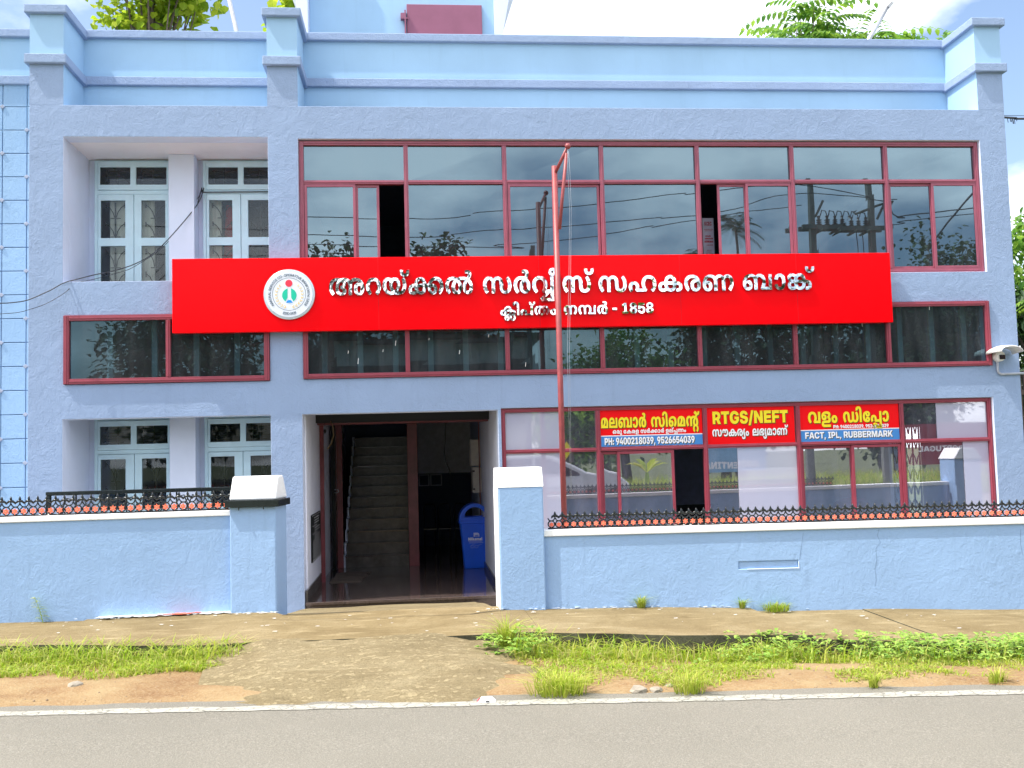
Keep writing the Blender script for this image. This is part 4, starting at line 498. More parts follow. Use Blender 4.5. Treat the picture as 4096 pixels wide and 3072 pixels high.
9,2390,48,0,55,53,0,9,-4,10,-9,4,-18,-4,-10,-10,-10,-12,-4,8,2615,48,0,55,50,0,16,-8,7,-13,0,-10,-8,-17,-15,-7,4,288,96,27,93,6,-12,23,-80,4,3613,96,-2,3,29,95,28,-97,10,1324,132,0,65,46,1,16,-7,7,-7,4,-10,0,-16,-9,-17,-10,-6,-13,-4,9,1924,132,0,68,32,1,19,-4,18,-13,4,-10,0,-19,-11,-17,-16,-7,9,3051,132,0,68,33,1,19,-4,17,-13,7,-20,-7,-19,-7,-7,-15,-7,10,3846,132,0,68,33,1,
19,-4,14,-7,7,-11,3,-19,-7,-15,-7,-7,-15,-7,7,2390,148,0,55,41,0,23,-11,4,-23,-8,-14,-21,-7,8,2615,148,0,55,39,0,22,-11,4,-9,0,-14,-8,-14,-21,-7,
],
'kcec': [4,42,354,-4,33,0,16,3,25,9,16,9,15,12,14,20,9,18,6,22,-4,4,-66,0,-9,-19,-9,-10,-16,-7,-24,1,-16,6,-10,10,-12,32,0,39,12,32,16,12,12,4,25,0,13,-7,9,-9,9,-19,70,1,-6,24,-9,19,-29,31,-30,15,-27,6,-28,0,-30,-6,-32,-17,-29,-32,-16,-43,-2,-25,2,-36,16,-43,37,-38,24,-12,41,838,-4,30,0,19,3,35,15,23,21,11,17,13,34,0,5,-4,2,-64,0,-15,-26,-21,-10,-30,3,-16,10,-7,9,-10,32,0,
28,10,32,15,15,18,7,30,-3,15,-11,8,-19,6,-3,65,2,0,7,-13,33,-23,29,-30,18,-35,8,-28,0,-27,-6,-36,-17,-18,-18,-11,-17,-15,-46,0,-52,11,-36,15,-24,27,-24,18,-9,14,1,-1,66,0,2,59,30,35,7,-8,52,-85,77,1,-88,141,4,10,80,99,-79,-1,-82,-103,-1,103,-69,0,14,515,-1,192,2,-1,58,-116,1,-4,4,2,32,111,2,-1,56,-110,1,-2,31,4,4,116,1,0,60,-192,-1,
],
'nilk': [11,33,699,-3,24,0,14,3,13,7,15,17,3,-24,62,1,0,128,-7,21,-18,18,-35,12,-47,0,-22,-6,-18,-9,-15,-18,-7,-21,1,-7,58,0,10,13,13,4,15,-4,5,-6,0,-8,-7,-7,-30,-6,-17,0,-21,-6,-20,-11,-9,-11,-7,-20,4,-28,10,-17,22,-12,31,1218,-3,25,0,10,3,13,7,15,17,4,-24,61,1,1,133,-10,21,-18,15,-29,10,-50,0,-35,-12,-18,-18,-6,-16,-2,-15,58,0,10,13,12,4,16,-4,5,-6,0,-11,-7,-4,-49,-6,-33,-12,-12,
-13,-7,-13,-3,-18,3,-17,7,-13,12,-12,10,1,0,68,1,1,139,85,-139,72,0,-2,248,-67,-1,-2,-139,-84,139,-72,0,4,257,0,64,1,-1,176,-64,-1,12,404,0,30,0,4,4,0,44,-14,2,-5,7,0,191,-68,1,-1,-195,3,-19,6,-13,13,-13,12,460,0,63,0,2,48,9,12,38,-59,74,0,-62,97,59,78,-72,1,-45,-54,-3,126,-65,-1,35,860,0,67,1,0,108,4,10,12,8,11,0,9,-4,8,-14,3,-109,61,1,1,108,4,10,11,8,11,0,
10,-4,8,-14,1,-108,64,-1,2,132,-7,20,-13,16,-26,12,-28,0,-10,-3,-13,-7,-16,-15,-3,-8,-18,23,-23,10,-25,0,-18,-7,-16,-15,-5,-10,-3,29,-63,0,12,1432,0,27,0,4,4,0,44,-13,3,-6,8,0,189,-65,1,-1,-211,6,-16,10,-10,21,-9,7,729,39,-11,8,0,14,11,8,33,7,0,-24,-12,-10,8,1246,39,-13,10,4,14,9,6,35,7,2,-14,-7,-15,-17,-8,14,282,189,13,0,16,6,10,15,3,11,-3,13,-8,11,-13,7,-21,0,-11,-3,
-12,-11,-3,-10,0,-15,8,-14,
],
'argen': [12,47,604,-4,33,0,16,3,25,9,16,9,18,15,11,17,13,37,-2,54,-108,0,-4,-4,0,-44,45,-2,2,-3,-7,-16,-7,-7,-16,-6,-27,-1,-18,7,-15,15,-10,29,0,34,10,29,15,15,18,7,22,0,16,-7,9,-9,6,-14,70,1,-5,25,-7,13,-26,29,-27,15,-36,8,-28,0,-27,-6,-35,-17,-26,-29,-12,-25,-6,-24,-3,-28,3,-30,8,-28,15,-27,29,-26,24,-12,11,1,-1,74,0,11,37,7,4,77,0,4,-4,11,-37,78,1,-88,251,-92,-1,-83,-248,17,
276,-1,70,2,1,74,4,4,26,-2,38,-78,70,2,-43,91,26,26,6,13,6,30,-9,41,-19,26,-18,12,-30,9,-25,3,-104,-2,14,760,-1,192,2,-2,58,-116,1,-4,4,2,32,112,2,-2,56,-110,1,-2,31,4,4,116,1,0,60,-192,-1,10,979,-1,67,2,2,136,85,-137,69,1,-2,250,-67,-1,1,-142,-87,142,-69,0,8,1296,-1,67,2,1,188,70,2,0,60,-209,-1,1,-59,68,-2,16,1454,-1,131,2,0,51,-29,2,-4,4,0,134,4,4,29,2,-1,53,
-131,-1,0,-52,28,-2,2,-4,0,-134,-2,-3,-28,-3,11,1607,-1,70,2,-1,141,30,-54,56,-89,70,2,-1,250,-67,-1,-2,-139,-85,139,-71,0,11,1849,-1,71,0,4,4,9,33,7,4,77,0,15,-41,78,1,-87,251,-92,-1,-84,-248,4,107,96,1,15,23,73,24,-86,5,1954,96,-1,4,19,69,7,12,23,-83,9,349,133,0,60,38,0,10,-4,9,-10,5,-9,0,-14,-11,-17,-19,-7,
],
'portu': [12,24,315,-4,30,0,28,6,38,20,12,13,21,35,8,36,0,39,-6,27,-23,43,-29,24,-21,9,-28,6,-25,0,-27,-6,-27,-12,-11,-8,-26,-32,-16,-46,0,-50,16,-46,11,-16,26,-24,19,-9,24,1013,-4,35,0,33,9,21,12,21,21,7,13,6,19,-2,181,-56,-1,-1,-161,-7,-21,-12,-12,-18,-7,-17,0,-18,7,-12,12,-7,16,-1,166,-60,0,0,-164,6,-30,17,-29,15,-13,19,-9,46,1265,-4,33,0,16,3,36,15,23,21,18,32,3,14,3,25,-2,31,-105,1,
-4,-5,0,-41,48,-2,1,-3,-9,-22,-23,-13,-35,0,-21,9,-13,16,-9,26,0,44,9,27,13,15,21,10,30,0,15,-7,13,-13,6,-13,62,1,-6,22,-9,18,-18,21,-24,15,-42,11,-27,0,-28,-6,-38,-20,-12,-13,-18,-29,-11,-47,0,-31,6,-30,17,-35,18,-21,17,-11,21,-9,15,1,-1,59,2,2,78,69,4,30,12,18,15,15,27,3,13,0,31,-13,32,-12,15,-19,12,-27,9,-28,3,-98,-2,18,479,-1,59,2,0,77,5,4,34,-2,41,-81,64,1,-46,92,
29,32,10,26,0,31,-4,13,-9,19,-12,15,-19,12,-27,9,-28,3,-98,-2,8,771,-1,59,2,1,196,69,2,0,52,-206,-1,2,-51,73,-2,10,1410,-1,63,0,13,40,7,7,82,0,18,-47,67,2,-87,250,-81,-1,-84,-245,6,1679,-1,170,2,-1,50,-109,2,-2,198,-59,-1,17,332,49,-17,3,-13,6,-15,16,-10,26,-2,36,10,37,17,19,18,7,25,0,18,-7,13,-13,12,-27,3,-27,-3,-27,-12,-27,-20,-16,4,1507,96,-1,4,28,92,26,-94,9,62,133,0,65,
44,1,19,-7,6,-7,5,-10,0,-19,-11,-17,-16,-7,9,540,133,0,65,47,1,15,-7,7,-7,4,-10,0,-22,-13,-17,-13,-4,
],
'ring': [63,55,-45,-910,29,6,19,16,5,11,3,10,0,31,-6,13,-12,14,-15,8,-13,2,-28,0,-76,9,-27,9,-15,-2,-9,6,-47,13,-11,3,-4,-2,-25,-86,-5,-15,2,-3,64,-18,2,1,2,7,7,-7,24,-10,18,0,8,2,14,11,5,10,0,13,-5,10,-8,8,-29,16,-8,7,0,10,3,6,7,4,14,0,9,-3,7,-8,3,-8,15,-4,0,13,11,1,7,-2,1,-5,-11,-87,3,-3,13,0,11,87,3,6,7,0,7,-6,-4,-90,16,37,-910,67,6,-1,14,-11,
-2,-12,1,-8,94,-21,-3,-20,-18,1,-16,21,18,4,0,3,-53,2,-7,0,-17,-27,-4,-2,-7,52,121,-901,14,1,25,52,4,17,-1,13,8,5,1,12,8,8,8,3,6,0,11,-7,4,-7,0,-9,-8,-19,-30,-48,4,-14,68,17,-1,12,-3,2,-45,-10,30,54,21,-11,11,0,16,8,-14,-49,5,-1,11,5,17,58,0,20,-6,15,-15,13,-20,2,-19,-8,-8,-7,-5,-11,-15,8,-18,0,-18,-7,-11,-14,-15,8,-11,2,-15,-2,-13,-8,-8,-10,-3,-10,0,-13,6,-15,
10,-10,8,-2,15,-1,10,3,-17,-35,12,-59,-894,-3,5,5,73,25,2,8,-3,12,-9,5,-10,2,-11,-2,-24,-5,-10,-14,-11,-11,-2,29,-181,-878,-12,5,-7,9,0,6,-6,3,-11,1,0,-15,-42,12,-1,8,8,23,42,-11,5,2,2,7,0,3,-5,4,-38,11,0,7,7,24,40,-11,1,-3,-6,-12,-1,-11,6,-12,12,-10,27,-13,5,-6,2,-10,-4,-7,-9,-5,10,119,-845,-10,10,-2,17,8,11,8,4,11,-1,12,-12,2,-11,-2,-8,-12,-10,10,250,-816,-13,10,
-4,15,7,13,14,6,10,-4,6,-5,5,-17,-3,-10,-5,-5,25,715,-521,15,3,13,8,12,24,-2,17,-9,11,-12,5,-6,0,-12,-5,-1,20,-11,14,-8,3,-17,0,-10,-6,-10,-10,-10,-17,0,-19,2,-9,6,-7,13,-5,15,0,9,6,2,-16,3,-6,5,-6,11,-743,-507,111,28,-9,15,-28,-7,-21,30,-2,7,16,21,-9,15,-3,-1,-64,-87,-1,-7,9,721,-505,-8,3,-8,8,-1,10,9,13,12,3,14,-9,1,-10,-7,-13,3,-737,-491,35,42,17,-27,13,673,-478,-6,
2,-4,8,-3,6,3,8,10,14,6,3,8,0,13,-10,2,-7,-2,-10,-9,-12,-8,-3,31,781,-447,27,50,0,5,-44,28,-10,-10,1,-8,-5,-15,-12,-8,-12,0,-14,8,-3,8,0,13,6,9,6,3,13,1,7,14,-16,3,-16,-7,-8,-8,-8,-19,1,-13,5,-13,10,-10,10,-5,17,-2,21,11,7,12,1,15,4,1,21,-16,-20,-40,30,-783,-443,74,36,22,14,-8,13,-35,-16,-10,16,1,6,22,31,1,5,-12,28,-27,0,-5,4,-13,35,23,20,-7,16,-85,-72,-3,
-4,8,-17,2,-2,27,0,7,2,72,-1,-22,-33,-17,7,-8,0,-17,-7,-8,-8,-5,-10,-1,-16,3,-8,7,-779,-421,-12,24,0,12,10,10,15,2,9,-6,14,-25,24,799,-356,15,0,10,5,8,8,8,16,0,18,-6,12,-15,9,-13,0,-12,-8,-1,11,-5,11,-12,8,-11,3,-18,-8,-10,-12,-8,-20,0,-13,5,-14,6,-6,12,-5,13,0,16,10,4,-15,9,806,-341,-10,6,-5,15,3,8,8,8,10,1,11,-7,4,-12,-9,-16,11,759,-325,-8,3,-6,5,-1,17,7,
13,14,6,12,-6,5,-9,0,-8,-3,-10,-8,-8,5,-825,-314,38,32,4,-1,9,-26,-1,-3,16,863,-254,6,18,-11,29,-10,4,-5,-1,9,-28,-22,5,-53,15,7,28,-7,3,-8,-2,-18,-62,2,-2,12,-3,4,16,5,6,32,-834,-252,26,2,19,8,14,12,8,13,2,8,-2,26,-11,18,-17,10,-17,2,1,-9,4,-8,14,-3,7,-8,6,-10,0,-13,-6,-13,-16,-13,-15,-4,-18,0,-14,5,-6,6,-7,21,5,14,10,11,-3,13,-12,-5,-11,-14,-5,-21,3,-13,7,-15,
12,-12,8,784,-167,7,3,4,4,0,6,-5,8,-9,0,-7,-8,0,-7,25,-887,-152,99,11,9,3,-2,16,-34,-4,-18,13,46,42,-2,31,-25,8,-4,5,-1,39,27,11,-1,18,-107,-41,1,-21,100,-34,3,-3,-50,-45,-45,32,-6,2,0,-13,8,-11,55,-36,-51,-6,-4,-5,17,815,-141,22,0,14,5,10,10,5,13,1,17,-6,15,-8,8,-15,7,-13,3,-17,-3,-10,-5,-10,-10,-5,-13,-1,-15,6,-14,10,-10,12,824,-125,-17,5,-11,14,3,16,14,9,17,0,8,-3,
6,-3,9,-11,0,-10,-6,-10,-6,-5,17,790,-54,62,0,12,5,7,9,2,18,-5,12,-10,8,15,0,0,15,-80,1,0,-15,54,-3,7,-4,5,-14,-4,-11,-10,-5,-55,1,4,-835,-25,-46,13,-1,3,47,16,8,795,28,10,0,3,6,0,8,-5,5,-8,0,-6,-5,0,-8,10,-792,44,3,3,6,62,-5,3,-9,-1,-7,-47,-62,4,-29,4,-2,-1,1,-16,19,790,59,106,14,1,9,-3,7,-37,-5,10,16,-1,13,-5,13,-8,7,-10,6,-30,0,-18,-8,-7,-8,-5,
-10,0,-17,5,-10,11,-8,-12,-3,0,-8,12,810,82,-11,8,-4,10,4,10,8,8,14,5,11,0,18,-9,3,-7,0,-9,-11,-14,-10,-3,23,781,135,10,5,-1,12,11,7,38,7,4,-3,5,-12,10,2,-2,16,19,5,-2,12,-10,2,-8,-2,-4,3,0,6,-6,2,-7,-4,1,-9,-3,-2,-41,-8,-13,-5,-7,-11,1,-15,38,-805,155,15,0,11,7,7,8,7,21,0,20,-5,12,-16,11,-17,0,-16,-13,-13,-24,-10,-10,-8,-1,-7,3,-5,9,0,11,5,12,6,6,
11,2,2,13,-1,3,-7,1,-14,-6,-8,-8,-7,-15,-3,-17,8,-21,11,-9,13,-2,17,8,27,40,7,3,12,-7,3,-8,-3,-21,-8,-10,-13,-4,-3,-11,9,770,182,8,0,6,3,-13,46,90,26,1,5,-5,12,-103,-30,0,-8,21,-761,235,7,3,20,56,0,6,-9,3,-3,-1,-17,-46,-2,-1,-30,12,15,42,-10,7,-3,-1,-16,-42,-5,0,-25,9,17,47,-2,3,-12,1,-15,-38,-6,-20,0,-5,15,741,282,38,63,61,-18,-11,20,-68,20,48,22,1,2,-6,13,-99,
-43,0,-3,8,-12,30,13,21,-8,-30,-49,0,-8,16,-732,308,4,2,5,12,-34,18,7,19,4,2,42,3,10,16,-49,-1,-5,18,-10,10,-21,7,-17,-5,-12,-12,-14,-28,-4,-15,8,-774,348,-32,17,9,21,12,10,15,-2,10,-10,0,-12,-10,-22,23,699,370,5,1,88,53,1,3,-9,13,-72,-44,45,89,-9,18,-92,-54,59,96,-7,12,-7,4,-104,-34,-3,-3,9,-13,29,10,18,-22,8,-12,-15,-27,21,-27,71,42,-44,-86,0,-6,12,-683,410,6,0,5,4,7,13,-3,
5,-70,86,-8,-14,0,-3,63,-74,-96,22,-4,-3,-5,-12,18,-645,459,4,2,22,29,7,9,0,5,-9,8,-12,-14,-9,4,-53,41,0,6,8,13,-11,7,-33,-44,12,-8,11,15,28,-21,34,-28,-9,-16,3,666,502,-18,24,49,19,33,-621,526,22,0,17,7,14,15,8,25,-5,18,-6,7,-11,-11,4,-9,0,-14,-8,-14,-7,-6,-10,-3,-11,1,-17,7,-15,14,-7,15,0,13,2,9,13,13,8,3,11,1,10,-4,9,13,-15,6,-17,0,-17,-8,-12,-12,-8,-15,-2,-12,
7,-25,7,-10,12,-12,16,586,537,15,0,12,5,8,10,3,11,-6,17,10,-3,10,0,6,3,8,8,5,12,-2,13,-7,13,-32,30,-78,-76,37,-38,8,590,553,-10,5,-19,20,23,23,21,-20,4,-8,-4,-14,-9,-6,18,-541,579,10,5,44,40,-10,10,-36,-32,-5,0,-5,6,-14,18,34,30,0,5,-6,6,-4,0,-35,-30,-18,23,10,13,26,21,-9,11,-51,-43,6,617,590,-21,23,22,21,19,-20,3,-12,-9,-11,20,504,610,6,4,2,7,-37,28,-2,4,19,25,37,
-27,8,6,0,5,-4,5,-30,22,0,5,14,18,5,4,39,-30,8,10,-5,6,-47,35,-7,-5,-60,-81,31,-441,664,22,4,20,15,7,15,1,22,-4,7,-13,-8,1,-15,-5,-12,-16,-10,-17,0,-11,5,-7,7,-12,16,-3,10,1,17,5,11,16,11,17,0,11,-7,14,8,-14,12,-19,4,-24,-7,-15,-12,-7,-15,-3,-20,5,-17,10,-17,14,-15,15,-7,9,414,673,90,74,-13,9,-4,0,-73,-63,19,89,-1,8,-13,8,-23,-114,18,359,704,5,1,4,10,-13,7,-1,4,
31,68,4,2,14,-7,6,11,-2,3,-46,22,-7,-13,16,-10,-17,-37,-17,-32,-17,6,-5,-10,1,-5,16,-359,713,20,0,17,7,14,14,8,22,-3,21,-9,22,-13,14,-21,10,-21,0,-20,-10,-8,-7,-10,-26,3,-22,10,-21,16,-17,16,-354,728,-8,3,-13,10,-7,13,-5,15,1,17,5,11,5,5,15,6,13,-1,10,-5,12,-14,8,-19,0,-20,-7,-11,-17,-10,13,277,739,5,6,29,81,5,1,27,-10,5,12,-7,5,-69,25,-4,-2,-3,-10,30,-14,-31,-86,2,-3,29,
228,757,7,1,-11,100,-3,14,-16,5,-5,-2,-59,-89,-16,38,10,5,11,14,3,24,-6,12,-5,5,-17,8,-33,5,-12,-2,-14,-102,2,-5,16,-1,6,40,17,-1,5,-3,3,-6,13,-35,31,-6,19,25,37,-10,4,-11,1,-17,16,-172,773,17,0,22,9,10,10,7,19,0,25,-10,27,-14,15,-21,8,-11,-1,-21,-7,-15,-15,-8,-23,3,-26,10,-22,12,-12,7,-279,782,43,14,3,4,-3,9,-3,1,-41,-14,-2,-5,15,-170,788,-10,5,-10,10,-8,21,0,20,6,13,7,
7,22,6,16,-8,8,-10,5,-12,3,-20,-3,-11,-11,-16,-12,-5,15,-99,786,16,1,-2,33,3,4,32,4,12,8,6,9,3,8,0,20,-6,10,-7,8,-11,5,-35,1,-21,-4,7,-89,19,-14,790,67,2,-1,11,-29,0,-20,4,1,32,46,-2,1,12,-3,3,-44,1,-2,20,4,12,48,-1,0,15,-42,0,-7,2,-18,-1,0,-44,-3,-7,4,210,806,-29,7,27,47,3,-33,8,-85,839,-4,14,-2,27,25,3,15,-5,6,-16,-3,-12,-11,-8,11,101,839,-13,3,-1,2,
4,36,3,1,27,-5,7,-5,3,-7,0,-12,-7,-10,-7,-3,
],
}
GL = {}
for _n, d in GLYPHS.items():
    k = 1; loops = []
    for _ in range(d[0]):
        n = d[k]; k += 1; x, y = d[k], d[k+1]; k += 2; L = [(x, y)]
        for _j in range(n-1): x += d[k]; y += d[k+1]; k += 2; L.append((x, y))
        loops.append(L)
    GL[_n] = loops
def letters(name, key, fx, fz, y, depth, m, parent, back=False):
    """outline key mapped by x = fx(u), z = fz(v); front face at y, letters are depth thick behind it."""
    cu = bpy.data.curves.new(name, 'CURVE'); cu.dimensions = '2D'; cu.fill_mode = 'BOTH'; cu.extrude = depth/2
    for L in GL[key]:
        sp = cu.splines.new('POLY'); sp.points.add(len(L)-1); sp.use_cyclic_u = True
        for p, (u, v) in zip(sp.points, L): p.co = (fx(u), fz(v), 0, 1)
    ob = bpy.data.objects.new(name, cu); COL.objects.link(ob); bpy.context.view_layer.update()
    dg = bpy.context.evaluated_depsgraph_get()
    me = bpy.data.meshes.new_from_object(ob.evaluated_get(dg)); bpy.data.objects.remove(ob); bpy.data.curves.remove(cu)
    me.name = name; me.materials.clear(); me.materials.append(m)
    off = Vector((0, 0, 0)); q = parent
    while q is not None: off += q.location; q = q.parent
    for vtx in me.vertices:
        x, z, d = vtx.co; vtx.co = (x-off.x, y+depth/2-d-off.y, z-off.z)
    me.flip_normals() if False else None
    o = bpy.data.objects.new(name, me); COL.objects.link(o); o.parent = parent
    return o
def word(name, key, x0, x1, zb, xh, y, depth, m, parent):
    """word set between x0 and x1 on baseline zb; xh is the height of 250 outline units."""
    us = [u for L in GL[key] for u, v in L]; W = max(us)
    return letters(name, key, lambda u: x0+(x1-x0)*u/W, lambda v: zb+xh*v/250., y, depth, m, parent)
# ------------------------------------------------------------------ ground, road, pavement
YF = 13.03
def poly_y(pts, x):
    if x <= pts[0][0]: a, b = pts[0], pts[1]
    elif x >= pts[-1][0]: a, b = pts[-2], pts[-1]
    else:
        for a, b in zip(pts, pts[1:]):
            if a[0] <= x <= b[0]: break
    return a[1] + (b[1]-a[1])*(x-a[0])/(b[0]-a[0])
EDGE = [(-9, 9.75), (-3.32, 8.63), (-1.55, 8.23), (.76, 8.14), (2.74, 7.80), (4.48, 7.34), (9, 6.3)]
RLINE = [(-9, 7.49), (9, 5.345)]                          # far edge of the white line
def slab_z(x):
    z = .385 if x < .9 else .385 - .021*(x-.9)
    return z - (.028 if x > 3.02 else 0)
def back_y(x): return 9.93 if x < -1.3 else (9.62 if x < .9 else 9.42 - .104*(x-1.19))
RZ = .29
b = MB()
prof = [(-300, .22), (-2.2, .22), (9.3, .08), (9.9, .08), (11.6, -.13), (400, -.13)]
for (ya, za), (yb, zb) in zip(prof, prof[1:]): b.quad((-300, ya, za), (300, ya, za), (300, yb, zb), (-300, yb, zb))
tag(b.build('ground', M['scrub']), kind='structure')
# road: one sheet between its two edges, slightly cambered
b = MB(); n = 60
def road_pt(x, t):
    y0 = poly_y(RLINE, x) + .17
    return (x, y0 - 7.2*t, RZ + .05*(1-(2*t-1)**2)*.6)
xs = [-60 + 120*i/n for i in range(n+1)]; T = [0, .03, .1, .25, .5, .75, .9, 1]
V = [road_pt(x, t) for x in xs for t in T]; k = len(T)
b.add(V, [(i*k+j, i*k+j+1, (i+1)*k+j+1, (i+1)*k+j) for i in range(n) for j in range(k-1)])
road = tag(b.build('road', M['asphalt'], smooth=True), kind='structure')
b = MB()
for i in range(240):
    xa, xb = -14+28*i/240, -14+28*(i+1)/240
    j = [.012*sin(i*1.7)+.008*sin(i*.61), .012*sin((i+1)*1.7)+.008*sin((i+1)*.61)]
    g = [.010*sin(i*2.3+1), .010*sin((i+1)*2.3+1)]
    za = road_pt(0, .015)[2]+.004; zb = road_pt(0, .035)[2]+.004
    b.quad((xa, poly_y(RLINE, xa)+j[0], za), (xa, poly_y(RLINE, xa)-.128+g[0], zb), (xb, poly_y(RLINE, xb)-.128+g[1], zb), (xb, poly_y(RLINE, xb)+j[1], za))
tag(b.build('edge_line', M['roadpaint']), kind='structure')
# verge soil
def verge(x, t):
    ye, yr = poly_y(EDGE, x)+.12, poly_y(RLINE, x)+.085+.018*sin(x*3.1)+.012*sin(x*9.7)
    dip = (.03 if x < -1.3 else (.02 if x < .8 else min(.15, .02+.10*(x-.8))))
    z = RZ-.006+.016*min(1, t*9) - dip*max(0, (t-.25)/.75)**1.2
    z += .014*sin(x*5.1+t*7)*sin(x*2.3-t*11)*min(1, t*6)
    return (x, yr+(ye-yr)*t, z)
b = MB(); n = 200; mm = 14
V = [verge(-10+20*i/n, j/mm) for i in range(n+1) for j in range(mm+1)]
b.add(V, [(i*(mm+1)+j, (i+1)*(mm+1)+j, (i+1)*(mm+1)+j+1, i*(mm+1)+j+1) for i in range(n) for j in range(mm)])
tag(b.build('verge', M['soil'], smooth=True), kind='structure')
# pavement slabs
def pave_seg(x0, x1, extra=0):
    b = MB(); n = max(4, int((x1-x0)*6)); m_ = 10; V = []
    for i in range(n+1):
        x = x0+(x1-x0)*i/n
        ye, yb = poly_y(EDGE, x) + .012*sin(x*9)+.006*sin(x*31), back_y(x)
        for j in range(m_+1):
            y = ye+(yb-ye)*j/m_
            z = slab_z((x0+x1)/2 if x0 > 2.9 or x1 < 3 else x) if False else slab_z(min(max(x, x0+.01), x1-.01))
            z += .006*sin(x*3.3+y*2.1)+extra
            V.append((x, y, z))
    q = m_+1
    b.add(V, [(i*q+j, (i+1)*q+j, (i+1)*q+j+1, i*q+j+1) for i in range(n) for j in range(m_)])
    F = [V[i*q] for i in range(n+1)]; L = [(p[0], p[1]+.006, p[2]-.115) for p in F]
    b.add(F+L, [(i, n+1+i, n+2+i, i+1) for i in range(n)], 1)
    for i in (0, n):
        C = [V[i*q+j] for j in range(q)]; D = [(p[0], p[1], p[2]-.12) for p in C]
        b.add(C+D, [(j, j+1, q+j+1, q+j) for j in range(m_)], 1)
    return b
first = None
bb = MB()
for x0, x1, e in ((-10, -3.06, -.012), (-3.05, -1.56, 0), (-1.555, .955, .004), (.96, 3.015, 0), (3.03, 4.02, 0), (4.03, 10, .004)):
    s_ = pave_seg(x0, x1, e); o = len(bb.v); bb.v += s_.v; bb.f += [tuple(i+o for i in f) for f in s_.f]; bb.m += s_.m
pav = tag(bb.build('pavement', [M['pave'], M['slabedge']]), kind='structure')
# white paint drips and an orange spill along the wall foot: flat flakes on the slab
b = MB()
def flake(b, x, y, z, r, mi=0, n=7):
    P = [(x+r*(.6+.6*random.random())*cos(2*pi*k/n)*1.5, y+r*(.5+.6*random.random())*sin(2*pi*k/n)*.7, z) for k in range(n)]
    z += random.uniform(0, .004); P = [(p[0], p[1], z) for p in P]
    b.add(P, [tuple(range(n))], mi)
for i in range(330):
    x = random.uniform(-2.9, -1.25) if i < 170 else (random.uniform(.6, 2.9) if i < 250 else random.uniform(-3.6, 4.5))
    y = back_y(x) - abs(random.gauss(0, .05 if i < 250 else .45)) - .01 - (.12 if -1.75 < x < -1.3 else 0)
    if -1.3 < x < .9: y -= .2
    flake(b, x, y, slab_z(x)+.0125+.006*sin(x*3.3+y*2.1), random.uniform(.004, .016))
for i in range(330):
    x = random.uniform(-2.95, -1.75); flake(b, x, 9.915-abs(random.gauss(0, .05)), slab_z(x)+.0135, random.uniform(.008, .030))
for i in range(34): flake(b, -2.20+random.gauss(0, .06), 9.855+random.gauss(0, .028), .4055, random.uniform(.014, .04), 1)
b.build('paint_spill', [M['white'], M['orange']], pav)
# crack across the ramp
b = MB(); cp = [(-1.38, 9.37), (-1.2, 9.31), (-1.08, 9.22), (-.8, 9.21), (-.38, 9.17), (-.1, 9.19), (.2, 9.16), (.45, 9.15), (.62, 9.25), (.78, 9.36), (.9, 9.40)]
for (xa, ya), (xb, yb) in zip(cp, cp[1:]):
    for k in range(4):
        p = [(xa+(xb-xa)*q, ya+(yb-ya)*q+random.uniform(-.008, .008)) for q in (k/4, (k+1)/4)]
        wd = .004+.008*(xa > .3)
        b.quad(*[(p[i][0], p[i][1]+d, slab_z(p[i][0])+.0125) for i, d in ((0, wd), (0, -wd), (1, -wd), (1, wd))])
b.build('crack', M['crackm'], pav)
# unseen paved strip between walls and building, added to bounce sun into recesses
b = MB(); b.quad((-12, 10.2, -.118), (9, 9.0, -.118), (9, YF+.1, -.118), (-12, YF+.1, -.118)); b.quad((-12, YF+.1, -.119), (-4.72, YF+.1, -.119), (-4.72, 13.9, -.119), (-12, 13.9, -.119)); tag(b.build('courtyard', M['yard']), kind='structure')
# ramp going down to the door
b = MB(); V = []; q = 9
for i in range(13):
    x = -1.36+ (2.1)*i/12
    for j in range(q+1):
        t = j/q; V.append((x - .06*t*(i/12-.5), 9.58+(13.02-9.58)*t, .382-.425*t + .006*sin(x*4+t*9)))
b.add(V, [(i*(q+1)+j, (i+1)*(q+1)+j, (i+1)*(q+1)+j+1, i*(q+1)+j+1) for i in range(12) for j in range(q)])
tag(b.build('entrance_ramp', M['apron'], smooth=True), kind='structure')
# apron from pavement to road
b = MB(); V = []; A_ = [(-1.53, 8.30), (-1.46, 7.7), (-1.40, 7.15), (-1.36, 6.8), (-1.32, 6.575)]; B_ = [(.44, 8.24), (.62, 7.62), (.78, 7.15), (.74, 6.75), (.64, 6.335)]
def lerp_pts(P, t):
    t *= len(P)-1; i = min(int(t), len(P)-2); t -= i; return tuple(P[i][k]+(P[i+1][k]-P[i][k])*t for k in (0, 1))
nu, nv = 44, 40
for i in range(nu+1):
    for j in range(nv+1):
        t = j/nv; a, c = lerp_pts(A_, t), lerp_pts(B_, t); u = i/nu
        e = -.09 if i == 0 else (.09 if i == nu else 0)
        x, y = a[0]+(c[0]-a[0])*u+e, a[1]+(c[1]-a[1])*u
        ed = min(u, 1-u)*6+.10*sin(t*23+3*u)+.08*sin(t*51)
        z = .3935-.105*t**1.15 - (.055*max(0, 1-ed))
        z += .005*sin(x*23+y*11)*sin(y*19)+.007*sin(x*5+1)*sin(y*7)
        if u > .8: z += .02*sin(x*31)*sin(y*27)*(u-.8)*3
        V.append((x, y, z))
b.add(V, [(i*(nv+1)+j, (i+1)*(nv+1)+j, (i+1)*(nv+1)+j+1, i*(nv+1)+j+1) for i in range(nu) for j in range(nv)])
tag(b.build('concrete_apron', M['apron'], smooth=True), kind='structure')

